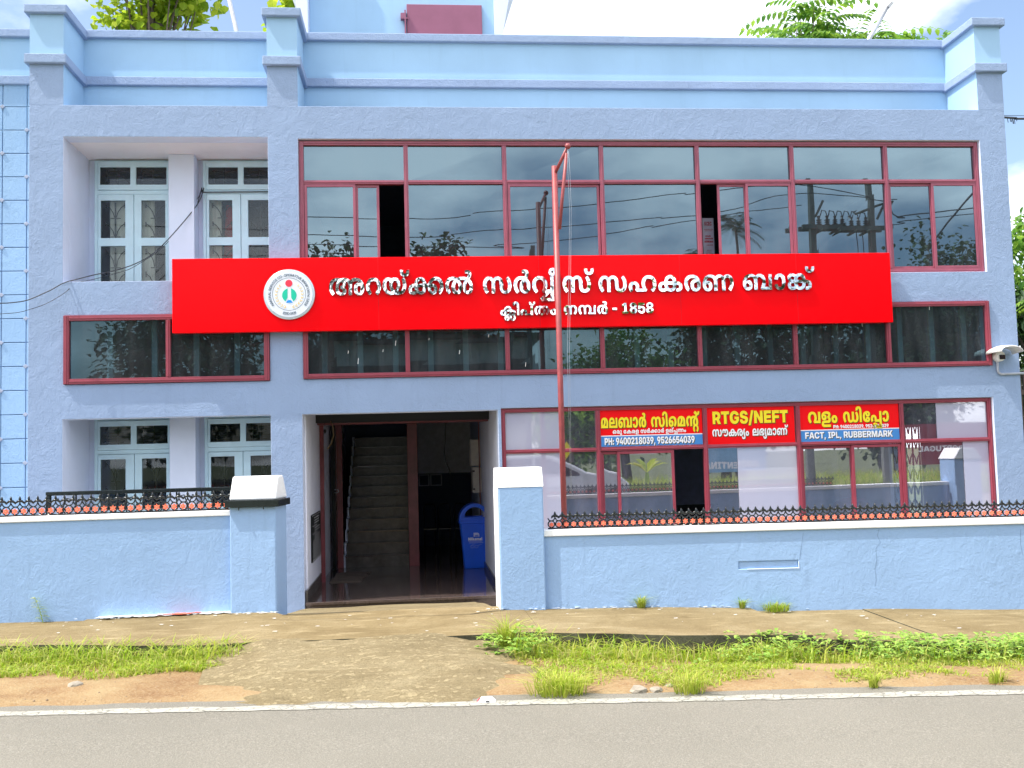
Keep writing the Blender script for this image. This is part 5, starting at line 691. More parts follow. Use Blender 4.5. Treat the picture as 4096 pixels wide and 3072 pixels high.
# ------------------------------------------------------------------ the bank building
YF = 13.03
bank = empty('bank_building', (1.7, YF, 0), 0, 'two storey blue and lilac bank building with red framed glass bands', 'building')
def shell(b, xs0, xs1, zs0, zs1, holes, y0, y1, mi=0, side=None):
    xs = sorted(set([xs0, xs1]+[h[0] for h in holes]+[h[1] for h in holes])); zs = sorted(set([zs0, zs1]+[h[2] for h in holes]+[h[3] for h in holes]))
    xs = [x for x in xs if xs0 <= x <= xs1]; zs = [z for z in zs if zs0 <= z <= zs1]
    full = lambda i, j: 0 <= i < len(xs)-1 and 0 <= j < len(zs)-1 and not any(h[0] < (xs[i]+xs[i+1])/2 < h[1] and h[2] < (zs[j]+zs[j+1])/2 < h[3] for h in holes)
    idx = {}; vs = []
    def vi(i, j, s_):
        if (i, j, s_) not in idx: idx[(i, j, s_)] = len(vs); vs.append((xs[i], y1 if s_ else y0, zs[j]))
        return idx[(i, j, s_)]
    fs = []; fs2 = []
    for i in range(len(xs)-1):
        for j in range(len(zs)-1):
            if not full(i, j): continue
            fs.append((vi(i, j, 0), vi(i+1, j, 0), vi(i+1, j+1, 0), vi(i, j+1, 0))); fs.append((vi(i, j, 1), vi(i, j+1, 1), vi(i+1, j+1, 1), vi(i+1, j, 1)))
            for di, dj, p, q_ in ((-1, 0, (i, j), (i, j+1)), (1, 0, (i+1, j), (i+1, j+1)), (0, -1, (i, j), (i+1, j)), (0, 1, (i, j+1), (i+1, j+1))):
                if not full(i+di, j+dj): fs2.append((vi(*p, 0), vi(*q_, 0), vi(*q_, 1), vi(*p, 1)))
    b.add(vs, fs, mi); o = len(b.v)-len(vs)
    b.f += [tuple(i+o for i in f) for f in fs2]; b.m += [mi if side is None else side]*len(fs2)
b = MB()
HOLES = [(-4.30, -1.79, 4.07, 5.905), (-4.29, -1.79, 2.79, 3.65), (-4.30, -1.79, .3, 2.365), (-1.41, 7.74, 4.08, 5.885),
         (-1.38, 7.73, 2.80, 3.68), (-1.40, 1.06, -.4, 2.36), (1.10, 7.715, .32, 2.38)]
shell(b, -4.71, 8.12, -.4, 6.31, HOLES, YF, YF+.25, 0, 1)
b.build('facade_wall', [M['grey'], M['recess']], bank, bevel=.012)
# piers rise in front of the set-back parapet
for x0, x1 in ((-4.71, -4.30), (-1.79, -1.405), (7.75, 8.12)):
    b = MB(); y0, y1 = YF, 14.04
    b.add([(x0, y0, 6.31), (x1, y0, 6.31), (x1, y0, 6.84), (x0, y0, 6.84)], [(0, 1, 2, 3)], 0)
    b.add([(x0, y0, 6.84), (x1, y0, 6.84), (x1, y0, 7.475), (x0, y0, 7.475)], [(0, 1, 2, 3)], 1)
    b.add([(x0, y0, 6.31), (x0, y1, 6.31), (x0, y1, 7.475), (x0, y0, 7.475)], [(0, 1, 2, 3)], 1)
    b.add([(x1, y0, 6.31), (x1, y0, 7.475), (x1, y1, 7.475), (x1, y1, 6.31)], [(0, 1, 2, 3)], 1)
    b.add([(x0, y0, 7.475), (x1, y0, 7.475), (x1, y1, 7.475), (x0, y1, 7.475)], [(0, 1, 2, 3)], 1)
    pier = b.build('pier', [M['grey'], M['blue']], bank)
    for z0, z1, o_ in ((6.83, 6.95, .05), (7.475, 7.585, .055)):
        b = MB(); b.box(x0-o_, x1+o_, YF-.06, 13.90, z0, z1); b.build('cap', M['grey'], pier, bevel=.012)
b = MB()
for x0, x1 in ((-12, -4.68), (-4.33, -1.76), (-1.435, 7.78)):
    b.box(x0, x1, 13.83, 14.05, 6.2, 7.50)
b.build('parapet', M['blue'], bank, bevel=.01)
b = MB(); c2 = MB()
for x0, x1 in ((-12, -4.70), (-4.31, -1.78), (-1.415, 7.76)):
    b.box(x0, x1, 13.77, 14.09, 7.49, 7.60); c2.box(x0, x1, 13.775, 13.829, 6.845, 6.965)
b.build('coping', M['grey'], bank, bevel=.012); c2.build('string_course', M['grey'], bank, bevel=.012)
b = MB(); b.box(-4.70, 8.1, 13.28, 22.2, 6.1, 6.30); b.build('roof', M['roomceil'], bank)
# tiled wing on the left
b = MB(); b.box(-12, -4.72, 13.83, 14.05, -.4, 6.195); b.build('wing_wall', M['tilegap'], bank)
b = MB(); st = b; t_ = .3135
for i in range(20):
    x1 = -5.02-.31*(i-1); x0 = x1-.31
    if i == 0: x0 = -5.02; x1 = -4.72
    for j in range(22):
        z1 = 6.55+t_ - t_*j; z0 = z1-t_
        b.box(x0+.005, x1-.005, 13.812, 13.829, z0+.005, z1-.005)
        if j and (i+j) % 2 == 0: zc = z1; st.prism([(x0-.036, zc), (x0, zc-.030), (x0+.036, zc), (x0, zc+.030)], 13.797, 13.811, 'y', 1)
b.build('wall_tile', [M['tile'], M['stud']], bank, bevel=.006)
# side wall on the right with the grille window, back wall, floors, partitions
b = MB(); X0, X1 = 7.88, 8.12
b.box(X0, X1, YF+.25, 15.4, -.4, 6.1); b.box(X0, X1, 15.4, 16.5, -.4, .4); b.box(X0, X1, 15.4, 16.5, 2.05, 6.1); b.box(X0, X1, 16.5, 22.2, -.4, 6.1)
b.build('side_wall', M['grey'], bank)
b = MB(); b.box(-12, 8.1, 22.2, 22.4, -.4, 6.3); b.build('rear_wall', M['grey'], bank)
b = MB()
b.box(-1.62, 7.88, 14.12, 22.2, 2.58, 2.74); b.box(-1.62, 7.88, YF+.25, 14.12, 2.50, 2.74)
b.box(-4.70, -1.80, 14.25, 17.5, 2.74, 2.86); b.box(-4.29, -1.80, YF+.25, 14.25, 2.66, 2.76)
b.box(-4.5, -1.62, YF+.25, 14.2, 3.80, 4.069)
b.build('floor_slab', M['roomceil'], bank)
b = MB()
b.box(-1.79, -1.62, YF+.25, 22.2, 2.76, 6.1); b.box(1.10, 1.16, 16.6, 22.2, -.3, 2.5)
b.box(-1.78, -1.622, YF+.25, 17, .0, 2.66)
b.box(-4.70, -4.301, YF+.25, 17.6, -.3, 6.1)
b.build('partition', M['recess'], bank)
b = MB(); b.box(-1.62, -1.385, YF+.25, 21.5, -.3, 2.50); b.build('hall_wall', M['hallwall'], bank); b = MB(); b.box(1.062, 1.10, YF+.25, 16.6, -.3, 2.5); b.build('hall_wall', M['hallwall'], bank)
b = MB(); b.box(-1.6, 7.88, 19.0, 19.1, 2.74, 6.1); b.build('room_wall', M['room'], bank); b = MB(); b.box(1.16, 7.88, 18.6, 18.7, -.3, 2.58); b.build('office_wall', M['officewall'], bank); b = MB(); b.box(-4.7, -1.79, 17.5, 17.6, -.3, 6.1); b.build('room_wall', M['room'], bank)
b = MB(); b.box(1.10, 7.88, YF+.25, 18.6, -.3, .02); b.box(-4.7, -1.79, 13.28, 17.5, -.3, .02); b.build('office_floor', M['slab'], bank)
# recesses: back walls with window openings, pilasters, soffits
UX = ((-4.215, -3.195), (-2.795, -1.795))
for z0, z1, w0, w1 in ((4.07, 5.905, 4.07, 5.885), (.02, 2.66, .30, 2.40)):
    b = MB(); shell(b, -4.301, -1.789, z0, z1, [(x0, x1, w0, w1) for x0, x1 in UX], 14.07, 14.2)
    b.build('recess_wall', M['recess'], bank)
    b = MB(); b.box(-3.195, -2.863, 13.77, 14.069, z0, z1-.001); b.build('pilaster', M['recess'], bank, bevel=.006)
b = MB(); b.box(-4.30, -1.79, YF+.251, 14.069, 5.906, 6.05); b.build('soffit', M['soffit'], bank)
def casement(x0, x1, z0, z1, zt0, zt1, rows):
    """timber window: frame, transom light with two panes, two leaves with panes, iron grille behind."""
    L = x0; cx = x0+(x1-x0)*.505; b = MB()
    shell(b, x0, x1, z0, z1, [(x0+.045, x1-.045, z0, zt0-.055), (x0+.045, x1-.045, zt0, zt1)], 14.0, 14.065)
    fr = b.build('casement_window', M['teal'], bank, bevel=.004)
    tp = [(x0+.075, x0+.47, zt0+.075, zt1-.075), (x0+.545, x1-.075, zt0+.075, zt1-.075)]
    b = MB(); shell(b, x0+.049, x1-.049, zt0+.003, zt1-.003, tp, 13.985, 14.03); b.build('fanlight', M['teal'], fr, bevel=.005)
    panes = list(tp)
    for a, c in ((x0+.049, cx-.003), (cx+.003, x1-.049)):
        lp = [((a+.035 if a < x0+.1 else a+.095), (c-.11 if a < x0+.1 else c-.045), r0_, r1_) for r0_, r1_ in rows]
        b = MB(); shell(b, a, c, z0, zt0-.058, lp, 13.99, 14.03); b.build('leaf', M['teal'], fr, bevel=.005); panes += lp
    for (a, c, d, e) in panes:
        b = MB(); b.box(a-.01, c+.01, 14.012, 14.016, d-.01, e+.01); b.build('pane', M['paneglass'], fr)
    b = MB(); g = .006
    for (a, c, d, e) in tp:                                    # meander grille in the fanlight
        for k in range(4):
            z = d+.03+(e-d-.06)*k/3; b.box(a+.03*(k % 2), c-.12+.09*(k % 2), 14.10, 14.11, z-.006, z+.006)
        b.box((a+c)/2-.006, (a+c)/2+.006, 14.111, 14.12, d, e); b.box(a+.05, a+.062, 14.111, 14.12, d, e)
    for (a, c, d, e) in panes[2:]:
        m_ = (a+c)/2; b.box(m_-.008, m_+.008, 14.10, 14.112, d, e)
        nr = max(1, round((e-d)/.27))
        for k in range(nr):
            z = d+(e-d)*k/nr; h = (e-d)/nr
            b.box(m_-.065, m_+.065, 14.113, 14.12, z+.035, z+.045)
            for s_ in (-1, 1): b.tube([(m_+s_*.012, 14.106, z+.05), (m_+s_*.03, 14.106, z+h*.45), (m_+s_*.075, 14.106, z+h*.72), (m_+s_*.125, 14.106, z+h*.86)], .006, 5); b.box(m_+s_*.125-.006, m_+s_*.125+.006, 14.10, 14.11, z+h*.70, z+h*.95)
    b.build('grille', M['black'], fr)
    return fr
M['paneglass'] = glass('clear_casement_glass', .0, (.86, .88, .86), 0, .02, (.6, .65, .7))
def drape(name, x0, x1, y, z0, z1, m, parent, amp=.018, fr=40):
    b = MB(); n = 40; V = []
    for i in range(n+1):
        x = x0+(x1-x0)*i/n; yy = y+amp*sin(x*fr)+amp*.5*sin(x*fr*2.3)
        V += [(x, yy, z0), (x, yy, z1)]
    b.add(V, [(2*i, 2*i+2, 2*i+3, 2*i+1) for i in range(n)]); return b.build(name, m, parent, smooth=True)
w1 = casement(*UX[0], 4.07, 5.885, 5.475, 5.865, ((4.09, 4.715), (4.825, 5.335)))
w2 = casement(*UX[1], 4.07, 5.885, 5.475, 5.865, ((4.09, 4.715), (4.825, 5.335)))
w3 = casement(*UX[0], .30, 2.40, 1.985, 2.375, ((.50, 1.10), (1.20, 1.865)))
w4 = casement(*UX[1], .30, 2.40, 1.985, 2.375, ((.50, 1.10), (1.20, 1.865)))
drape('curtain', -4.05, -3.46, 14.14, 4.07, 5.36, M['curtain'], w1, .009); drape('curtain', -2.75, -2.56, 14.14, 4.07, 5.36, M['curtain'], w2, .009)
b = MB(); b.add([(-2.60, 14.26, 4.07), (-2.42, 14.26, 4.07), (-2.45, 14.25, 5.33), (-2.53, 14.25, 5.33)], [(0, 1, 2, 3)]); b.add([(-2.56, 14.2, 4.07), (-2.30, 14.2, 4.07), (-2.33, 14.2, 4.42), (-2.43, 14.2, 4.6)], [(0, 1, 2, 3)]); b.build('red_drape', M['redcloth'], w2)

# ------------------------------------------------------------------ red framed window bands
def bar(b, x0, x1, z0, z1, yf, d=.07, lip=.35):
    b.box(x0, x1, yf, yf+d, z0, z1)
    wx, wz = x1-x0, z1-z0
    if wx < wz: b.box(x0+wx*lip, x1-wx*lip, yf-.009, yf-.0005, z0+.004, z1-.004)
    else: b.box(x0+.004, x1-.004, yf-.009, yf-.0005, z0+wz*lip, z1-wz*lip)
def band(x0, x1, z0, z1, yf, mull, trans, fw_=.055, gm='tint', skip=(), lip=.35, fm='maroon'):
    b = MB(); e = .0012
    bar(b, x0, x0+fw_, z0, z1, yf, lip=lip); bar(b, x1-fw_, x1, z0, z1, yf, lip=lip)
    bar(b, x0+fw_+e, x1-fw_-e, z0, z0+fw_, yf, lip=lip); bar(b, x0+fw_+e, x1-fw_-e, z1-fw_, z1, yf, lip=lip)
    xs = [x0+fw_]
    for m_ in mull: bar(b, m_-.028, m_+.028, z0+fw_+e, z1-fw_-e, yf+.002, lip=lip); xs += [m_-.028, m_+.028]
    xs.append(x1-fw_); zs = [z0+fw_] + ([trans-.025, trans+.025] if trans else []) + [z1-fw_]
    if trans:
        for i in range(0, len(xs), 2): bar(b, xs[i]+e, xs[i+1]-e, trans-.025, trans+.025, yf+.004, lip=lip)
    fr = b.build('window', M[fm], bank, bevel=.003)
    for i in range(0, len(xs), 2):
        for j in range(0, len(zs), 2):
            if (i//2, j//2) in skip: continue
            b = MB(); tw = random.uniform(-.003, .003); y = yf+.045
            xa, xb, za, zb = xs[i]-.006, xs[i+1]+.006, zs[j]-.006, zs[j+1]+.006
            b.add([(xa, y-tw, za), (xb, y+tw, za), (xb, y+tw*.4, zb), (xa, y-tw*.6, zb)], [(0, 1, 2, 3)]); b.build('pane', M[gm], fr)
    return fr
def sash(fr, x0, x1, z0, z1, y, gm='tint', w_=.034, fm='maroonsky'):
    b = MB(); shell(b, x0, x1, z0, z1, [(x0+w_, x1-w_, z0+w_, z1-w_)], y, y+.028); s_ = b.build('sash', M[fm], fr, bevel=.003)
    b = MB(); tw = random.uniform(-.003, .003)
    b.add([(x0+w_-.004, y+.014-tw, z0+w_-.004), (x1-w_+.004, y+.014+tw, z0+w_-.004), (x1-w_+.004, y+.014+tw, z1-w_+.004), (x0+w_-.004, y+.014-tw, z1-w_+.004)], [(0, 1, 2, 3)]); b.build('pane', M[gm], fr)
up_w = band(-1.405, 7.735, 4.085, 5.875, YF+.05, (-.045, 1.235, 2.52, 3.81, 5.11, 6.42), 5.335, skip=((0, 0), (2, 0), (4, 0), (6, 0)), fm='maroonsky')
Z0, Z1 = 4.142, 5.308
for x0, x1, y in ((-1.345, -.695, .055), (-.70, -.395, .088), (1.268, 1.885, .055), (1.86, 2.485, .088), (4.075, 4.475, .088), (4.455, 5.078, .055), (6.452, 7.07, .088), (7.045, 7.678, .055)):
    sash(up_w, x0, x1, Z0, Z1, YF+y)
lo_w = band(-1.375, 7.725, 2.805, 3.675, YF-.03, (-.07, 1.205, 2.44, 3.73, 5.02, 6.30), None, .06, 'dark')
lf_w = band(-4.285, -1.795, 2.795, 3.645, YF-.03, (-3.03,), None, .065, 'dark')
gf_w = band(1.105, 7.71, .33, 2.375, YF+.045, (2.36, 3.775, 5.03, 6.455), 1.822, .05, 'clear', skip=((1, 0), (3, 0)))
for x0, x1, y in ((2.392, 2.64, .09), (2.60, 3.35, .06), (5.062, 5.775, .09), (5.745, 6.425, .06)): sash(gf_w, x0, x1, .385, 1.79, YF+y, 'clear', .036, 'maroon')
b = MB()
for k in range(20):
    x = -1.14+.457*k; b.box(x-.035, x+.035, YF+.33, YF+.38, 2.74, 4.0)
b.box(-1.62, 7.88, YF+.26, YF+.42, 3.70, 4.07)
for x in (-3.83, -3.28, -2.76, -2.25): b.box(x-.035, x+.035, YF+.33, YF+.38, 2.86, 3.79)
b.build('inner_post', M['post'], bank)
for x0, x1, z0, z1 in ((1.16, 1.865, .385, 1.796), (1.16, 1.865, 1.848, 2.32), (4.20, 5.0, .385, 1.796), (6.95, 7.655, 1.848, 2.32), (7.30, 7.655, .385, 1.796)):  # pale film; the last pane's pieces paint its bright reflection
    b = MB(); b.box(x0, x1, YF+.080, YF+.084, z0, z1); b.build('film_and_glare', M['film'], gf_w)
b = MB()
for y in (15.5, 15.72, 15.95, 16.18, 16.4): b.box(7.90, 7.92, y-.012, y+.012, .4, 2.05)
for k in range(7):
    z = .5+.24*k
    for y in (15.61, 15.84, 16.07, 16.29):
        for s_ in (-1, 1): b.tube([(7.91, y, z), (7.91, y+s_*.04, z+.10), (7.91, y+s_*.10, z+.16)], .012, 5)
b.build('side_grille', M['iron'], bank)

b = MB()
for xa, za, xb, zb in ((-.216, 3.272, -.222, 3.208), (-.692, 3.056, -.698, 2.984), (-.378, 3.162, -.383, 3.13), (.208, 3.297, .203, 3.273), (.593, 3.137, .587, 3.086), (.971, 3.333, .966, 3.296), (1.439, 2.964, 1.433, 2.909), (-.815, 3.154, -.82, 3.117), (6.9, 3.62, 6.9, 3.57), (5.95, 3.4, 5.955, 3.36)):
    b.add([(xa-.003, YF+.009, za), (xa+.004, YF+.009, za), (xb+.003, YF+.009, zb), (xb-.004, YF+.009, zb)], [(0, 1, 2, 3)])
b.build('paint_fleck', M['white'], lo_w)

# ------------------------------------------------------------------ entrance hall
b = MB(); b.box(-1.385, 1.06, YF+.03, 21.5, -.3, .02); b.box(-1.39, 1.062, YF-.004, YF+.029, -.012, .024); b.build('hall_floor', M['granite'], bank, bevel=.004)
for q_ in ((-1.384, -1.366, YF+.02, 15.0, .021, .17), (1.042, 1.06, YF+.3, 16.3, .021, .12)): b = MB(); b.box(*q_); b.build('skirting', M['slab'], bank)
b = MB(); b.box(-1.382, -1.325, 15.12, 15.17, .021, 2.36); b.box(-1.384, 1.06, 14.78, 15.11, 2.28, 2.42); b.build('shutter_channel', M['maroond'], bank)
b = MB(); b.box(-1.384, 1.06, 14.6, 14.77, 2.30, 2.50); b.build('shutter_box', M['black'], bank)
df = None
b = MB()
b.box(-1.28, -1.19, 16.92, 17.0, .02, 2.5); b.box(-.13, .035, 16.90, 17.0, .02, 2.5); b.box(1.043, 1.061, 16.92, 17.0, .02, 2.5)
b.box(-1.19, -.13, 16.92, 17.0, 2.41, 2.5); b.box(.035, 1.043, 16.92, 17.0, 2.41, 2.5)
b.build('door_frame', M['maroond'], bank, bevel=.004)
b = MB()
for k in range(6): b.box(-1.35+.012*k, -1.342+.012*k, 16.70, 16.90, .03, 2.4)
gate = b.build('folding_grille', M['iron'], bank)
b = MB(); b.tube([(-1.30, 16.69, 1.30), (-1.25, 16.69, 1.30), (-1.235, 16.69, 1.27), (-1.25, 16.69, 1.25), (-1.30, 16.69, 1.25)], .007, 6); b.build('handle', M['steel'], gate)
b = MB(); s2 = MB(); nosing = MB()
for i in range(12):
    y = 17.02+.27*i; z = .02+.18*i
    b.box(-1.16, -.135, y, y+.28, z-.02, z+.165); nosing.box(-1.165, -.134, y-.02, y+.29, z+.166, z+.182)
    s2.box(-1.20, -1.166, y-.012, y+.29, z-.1, z+.20)
st_ = b.build('staircase', M['slab'], bank); nosing.build('tread', M['granite'], st_); s2.build('stringer', M['recess'], st_)
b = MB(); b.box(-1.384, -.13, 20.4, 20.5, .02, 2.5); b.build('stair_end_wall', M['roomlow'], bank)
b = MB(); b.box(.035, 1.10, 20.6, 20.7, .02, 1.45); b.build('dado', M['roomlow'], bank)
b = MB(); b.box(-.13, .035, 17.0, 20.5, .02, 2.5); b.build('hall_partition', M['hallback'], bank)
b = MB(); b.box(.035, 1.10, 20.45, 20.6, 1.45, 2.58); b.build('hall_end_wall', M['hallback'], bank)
b = MB()
for x0, x1 in ((.06, .27), (.29, .52)): shell(b, x0, x1, 1.2, 1.43, [(x0+.02, x1-.02, 1.22, 1.41)], 20.55, 20.6)
b.build('ventilator', M['conduit'], bank)
# roof: stair tower with a maroon hatch
b = MB(); b.box(-1.62, 1.49, 17.0, 21, 6.3, 11.5); tw_ = b.build('stair_tower', M['blue'], bank, bevel=.01)
b = MB(); b.prism([(1.491, 6.3), (1.62, 6.3), (1.625, 8.9), (1.76, 9.6), (2.0, 10.6), (2.3, 11.5), (1.491, 11.5)], 16.95, 21); b.build('tower_fin', M['recess'], tw_); b = MB(); b.prism([(-1.621, 6.3), (-1.73, 6.3), (-1.74, 8.9), (-1.86, 9.6), (-2.1, 10.6), (-2.4, 11.5), (-1.621, 11.5)], 16.7, 21); b.build('tower_fin', M['recess'], tw_)
b = MB(); b.box(.01, 1.285, 16.95, 16.999, 8.75, 9.445); hp = b.build('hatch', M['hatch'], tw_, bevel=.006)
b = MB(); b.box(-.03, -.005, 16.90, 16.998, 8.75, 9.32); b.box(-.095, -.031, 16.90, 16.99, 9.17, 9.27); b.box(-.004, .03, 16.90, 16.949, 9.17, 9.19); b.build('latch', M['hatch'], hp)

# ------------------------------------------------------------------ signboards
sg = empty('main_signboard', (1.68, 12.88, 3.39), 0, 'long glossy red signboard with mirror lettering across the facade', 'signboard')
b = MB(); b.box(-2.95, 6.31, 12.88, 12.98, 3.392, 4.318); b.build('panel', M['signred'], sg, bevel=.006)
jm = plain('dark_red_joint', (.42, .0, .01), .4)
for x in (-.42, 1.62, 3.46, 5.02): b = MB(); b.box(x-.0015, x+.0015, 12.8785, 12.8795, 3.395, 4.315); b.build('seam', jm, sg)
YL = 12.845
for key, x0, x1, zb, xh in (('bank1', -1.03, .77, 3.833, .222), ('bank2', .90, 2.325, 3.832, .22), ('bank3', 2.385, 4.16, 3.832, .216), ('bank4', 4.285, 5.25, 3.836, .216),
                        ('klip1', 1.11, 1.83, 3.55, .12), ('klip2', 1.925, 2.495, 3.55, .12), ('n1858', 2.68, 3.09, 3.552, .137)):
    word('lettering', key, x0, x1, zb, xh, YL, .034, M['chrome'], sg)
b = MB(); b.box(2.555, 2.612, YL, YL+.034, 3.60, 3.628); b.build('lettering', M['chrome'], sg)
ex, ez, er = -1.522, 3.853, .315
b = MB(); b.lathe([(er, 0), (er, .024), (er-.004, .028), (er-.027, .029)], (ex, 12.879, ez), 64, 0, 'y'); b.lathe([(er-.028, .030), (er-.028, .037)], (ex, 12.879, ez), 64, 1, 'y')
em = b.build('emblem', [M['steelrim'], M['signwhite']], sg)
RR = er-.03; ye = 12.839
def emb(x, z): return (ex+x*RR/100, ez+z*RR/100)
b = MB()
def ringseg(b, r0_, r1_, y, n=72, cx=0, cz=0, mi=0):
    vs = []
    for k in range(n): a = 2*pi*k/n; vs += [(*emb(cx+r0_*cos(a), cz+r0_*sin(a)), 0), (*emb(cx+r1_*cos(a), cz+r1_*sin(a)), 0)]
    b.add([(v[0], y, v[1]) for v in vs], [(2*k, 2*k+1, (2*k+3) % (2*n), (2*k+2) % (2*n)) for k in range(n)], mi)
ringseg(b, 70.5, 72.2, ye+.001)
b.build('emblem_ring', M['ringink'], em)
GL['ring_low'] = [L for L in GL['ring'] if max(v for u, v in L) < -700 and max(abs(u) for u, v in L) < 420]; GL['ring_top'] = [L for L in GL['ring'] if L not in GL['ring_low']]
for key in ('ring_top', 'ring_low'): letters('emblem_lettering', key, lambda u: ex+u*RR/1000, lambda v: ez+v*RR/1000, ye, .002, M['ringink'], em)
b = MB()
def polyz(b, P, y, d, mi=0): b.prism([emb(*p) for p in P], y, y+d, 'y', mi)
polyz(b, [(15.5*cos(a)-.5, 48+15.5*sin(a)) for a in [2*pi*k/28 for k in range(28)]], ye, .003, 0)
cx, cz, cr_ = 1, -5, 31
for s_ in (-1, 1):
    arc = [(cx+s_*cr_*cos(a), cz+cr_*sin(a)) for a in [rad(77-134*k/20) for k in range(21)]]
    arc = [p for p in arc]
    P = [(cx+s_*7.5, arc[0][1]), *arc[0:], (cx+s_*8, cz-10)]
    polyz(b, P, ye, .003, 1)
polyz(b, [(-13, -37.5), (14.5, -37.5), (14, -34), (11, -33.5), (11, -28.5), (7.5, -28.5), (5.5, -24.5), (3.5, -26.5), (1, -25), (-1.5, -26.5), (-3.5, -24.5), (-6, -28.5), (-9.5, -28.5), (-9.5, -33.5), (-12.5, -34)], ye, .003, 2)
for s_ in (-1, 1):                                                     # ears of grain, left and right
    for k in range(9):
        a = rad(-96+s_*0) ; t = k/8; a = rad(-90 + s_*(12+118*t)); r_ = 56
        px, pz = r_*cos(a), r_*sin(a)-2; ta = a + s_*pi/2
        for sd in (-1, 1):
            d = ta + sd*.5; L = 15-4*t
            q = (px+L*cos(d), pz+L*sin(d)); nx, nz_ = -sin(d)*1.9, cos(d)*1.9
            mxp = ((px+q[0])/2, (pz+q[1])/2)
            polyz(b, [(px, pz), (mxp[0]+nx, mxp[1]+nz_), q, (mxp[0]-nx, mxp[1]-nz_)], ye, .002, 3)
b.build('emblem_motif', [M['logored'], M['green'], M['logoblue'], M['wheat']], em)
# three stickers on the ground floor glass
def sticker(name, label, x0, x1, z0, z1, zband):
    r_ = empty(name, ((x0+x1)/2, YF+.066, z0), 0, label, 'sign', 'red window signs over the office glass')
    b = MB(); b.box(x0, x1, YF+.066, YF+.085, z0, z1, 0)
    if zband: b.box(x0+.003, x1-.003, YF+.062, YF+.0655, z0+.003, zband, 1); b.box(x0+.003, x1-.003, YF+.062, YF+.0655, zband+.0005, zband+.012, 2)
    b.build('panel', [M['sticker'], M['stickerblue'], M['vinylwhite']], r_); return r_
ys = YF+.058
def yword(key, x0, x1, zb, xh, p, m='yellow', shadow=True):
    if shadow: word('lettering_shadow', key, x0+.010, x1+.010, zb-.010, xh, ys+.0035, .002, M['shadowtxt'], p)
    word('lettering', key, x0, x1, zb, xh, ys, .003, M[m], p)
s1 = sticker('window_sign', 'red and blue cement advert sign with a phone number strip', 2.392, 3.742, 1.85, 2.33, 1.985)
yword('cem1', 2.40, 2.995, 2.094, .137, s1); yword('cem2', 3.06, 3.705, 2.092, .137, s1)
yword('gov', 2.55, 3.52, 2.018, .046, s1, 'vinylwhite', False); yword('ph', 2.44, 3.63, 1.876, .092, s1, 'vinylwhite')
s2_ = sticker('window_sign', 'all red sign with RTGS/NEFT in yellow letters', 3.80, 4.985, 1.845, 2.33, None)
yword('rtgs', 3.88, 4.895, 2.11, .165, s2_); yword('sauk', 3.87, 4.36, 1.95, .095, s2_, 'vinylwhite'); yword('labh', 4.41, 4.89, 1.948, .095, s2_, 'vinylwhite')
s3 = sticker('window_sign', 'red and blue fertiliser depot sign, RUBBERMARK on its blue strip', 5.06, 6.42, 1.845, 2.345, 1.992)
yword('valam', 5.17, 5.57, 2.09, .155, s3); yword('dipo', 5.65, 6.28, 2.09, .145, s3)
yword('ph', 5.51, 6.27, 2.015, .045, s3, 'vinylwhite', False); yword('fact', 5.12, 6.32, 1.888, .085, s3, 'vinylwhite')
b = MB(); b.box(3.985, 4.14, YF+.52, YF+.525, 4.2, 4.95)
po = tag(b.build('notice_poster', M['paper']), 'white notice headed KCEC leaning inside the open upper window', 'poster')
word('lettering', 'kcec', 4.012, 4.112, 4.845, .055, YF+.517, .002, M['redprint'], po)
b = MB()
for k, (z, h, a, c) in enumerate([(4.79, .008, .1, .9), (4.77, .008, .15, .85), (4.69, .022, .2, .7), (4.655, .024, .15, .85), (4.61, .034, .1, .9), (4.57, .012, .3, .9), (4.50, .008, .3, .7), (4.475, .008, .25, .8), (4.45, .008, .2, .85), (4.42, .008, .2, .9)]):
    x = 3.99+.14*a
    while x < 3.99+.14*c: wv = random.uniform(.008, .02); b.box(x, x+wv, YF+.517, YF+.519, z, z+h*random.uniform(.7, 1)); x += wv+.004
b.build('small_print', M['redprint'], po)
# black plaque on the left reveal
b = MB(); b.box(-1.384, -1.366, 13.72, 14.92, .44, 1.06)
pl = tag(b.build('stone_plaque', M['plaque'], bevel=.003), 'black engraved stone plaque on the left wall of the entrance', 'plaque')
b = MB()
for k in range(17):
    z = 1.01-.034*k; a, c = ((.25, .8) if k < 3 else (.05, .5) if k % 3 == 0 else (.3, .9)) if k < 9 else (.06, .94)
    y = 13.74+1.16*a
    while y < 13.74+1.16*c:
        wv = random.uniform(.03, .09); b.box(-1.3655, -1.3648, y, y+wv, z-.007, z+.007*random.uniform(.2, 1)); y += wv+random.uniform(.012, .04)
b.box(-1.3655, -1.3648, 13.735, 14.905, 1.045, 1.049); b.box(-1.3655, -1.3648, 13.735, 14.905, .451, .455)
b.build('inscription', M['vinylwhite'], pl)
b = MB(); b.box(3.84, 4.44, 14.9, 14.93, .45, .975)
tag(b.build('inner_plaque', M['plaque'], bevel=.004), 'black stone slab seen through the open ground floor window', 'plaque')
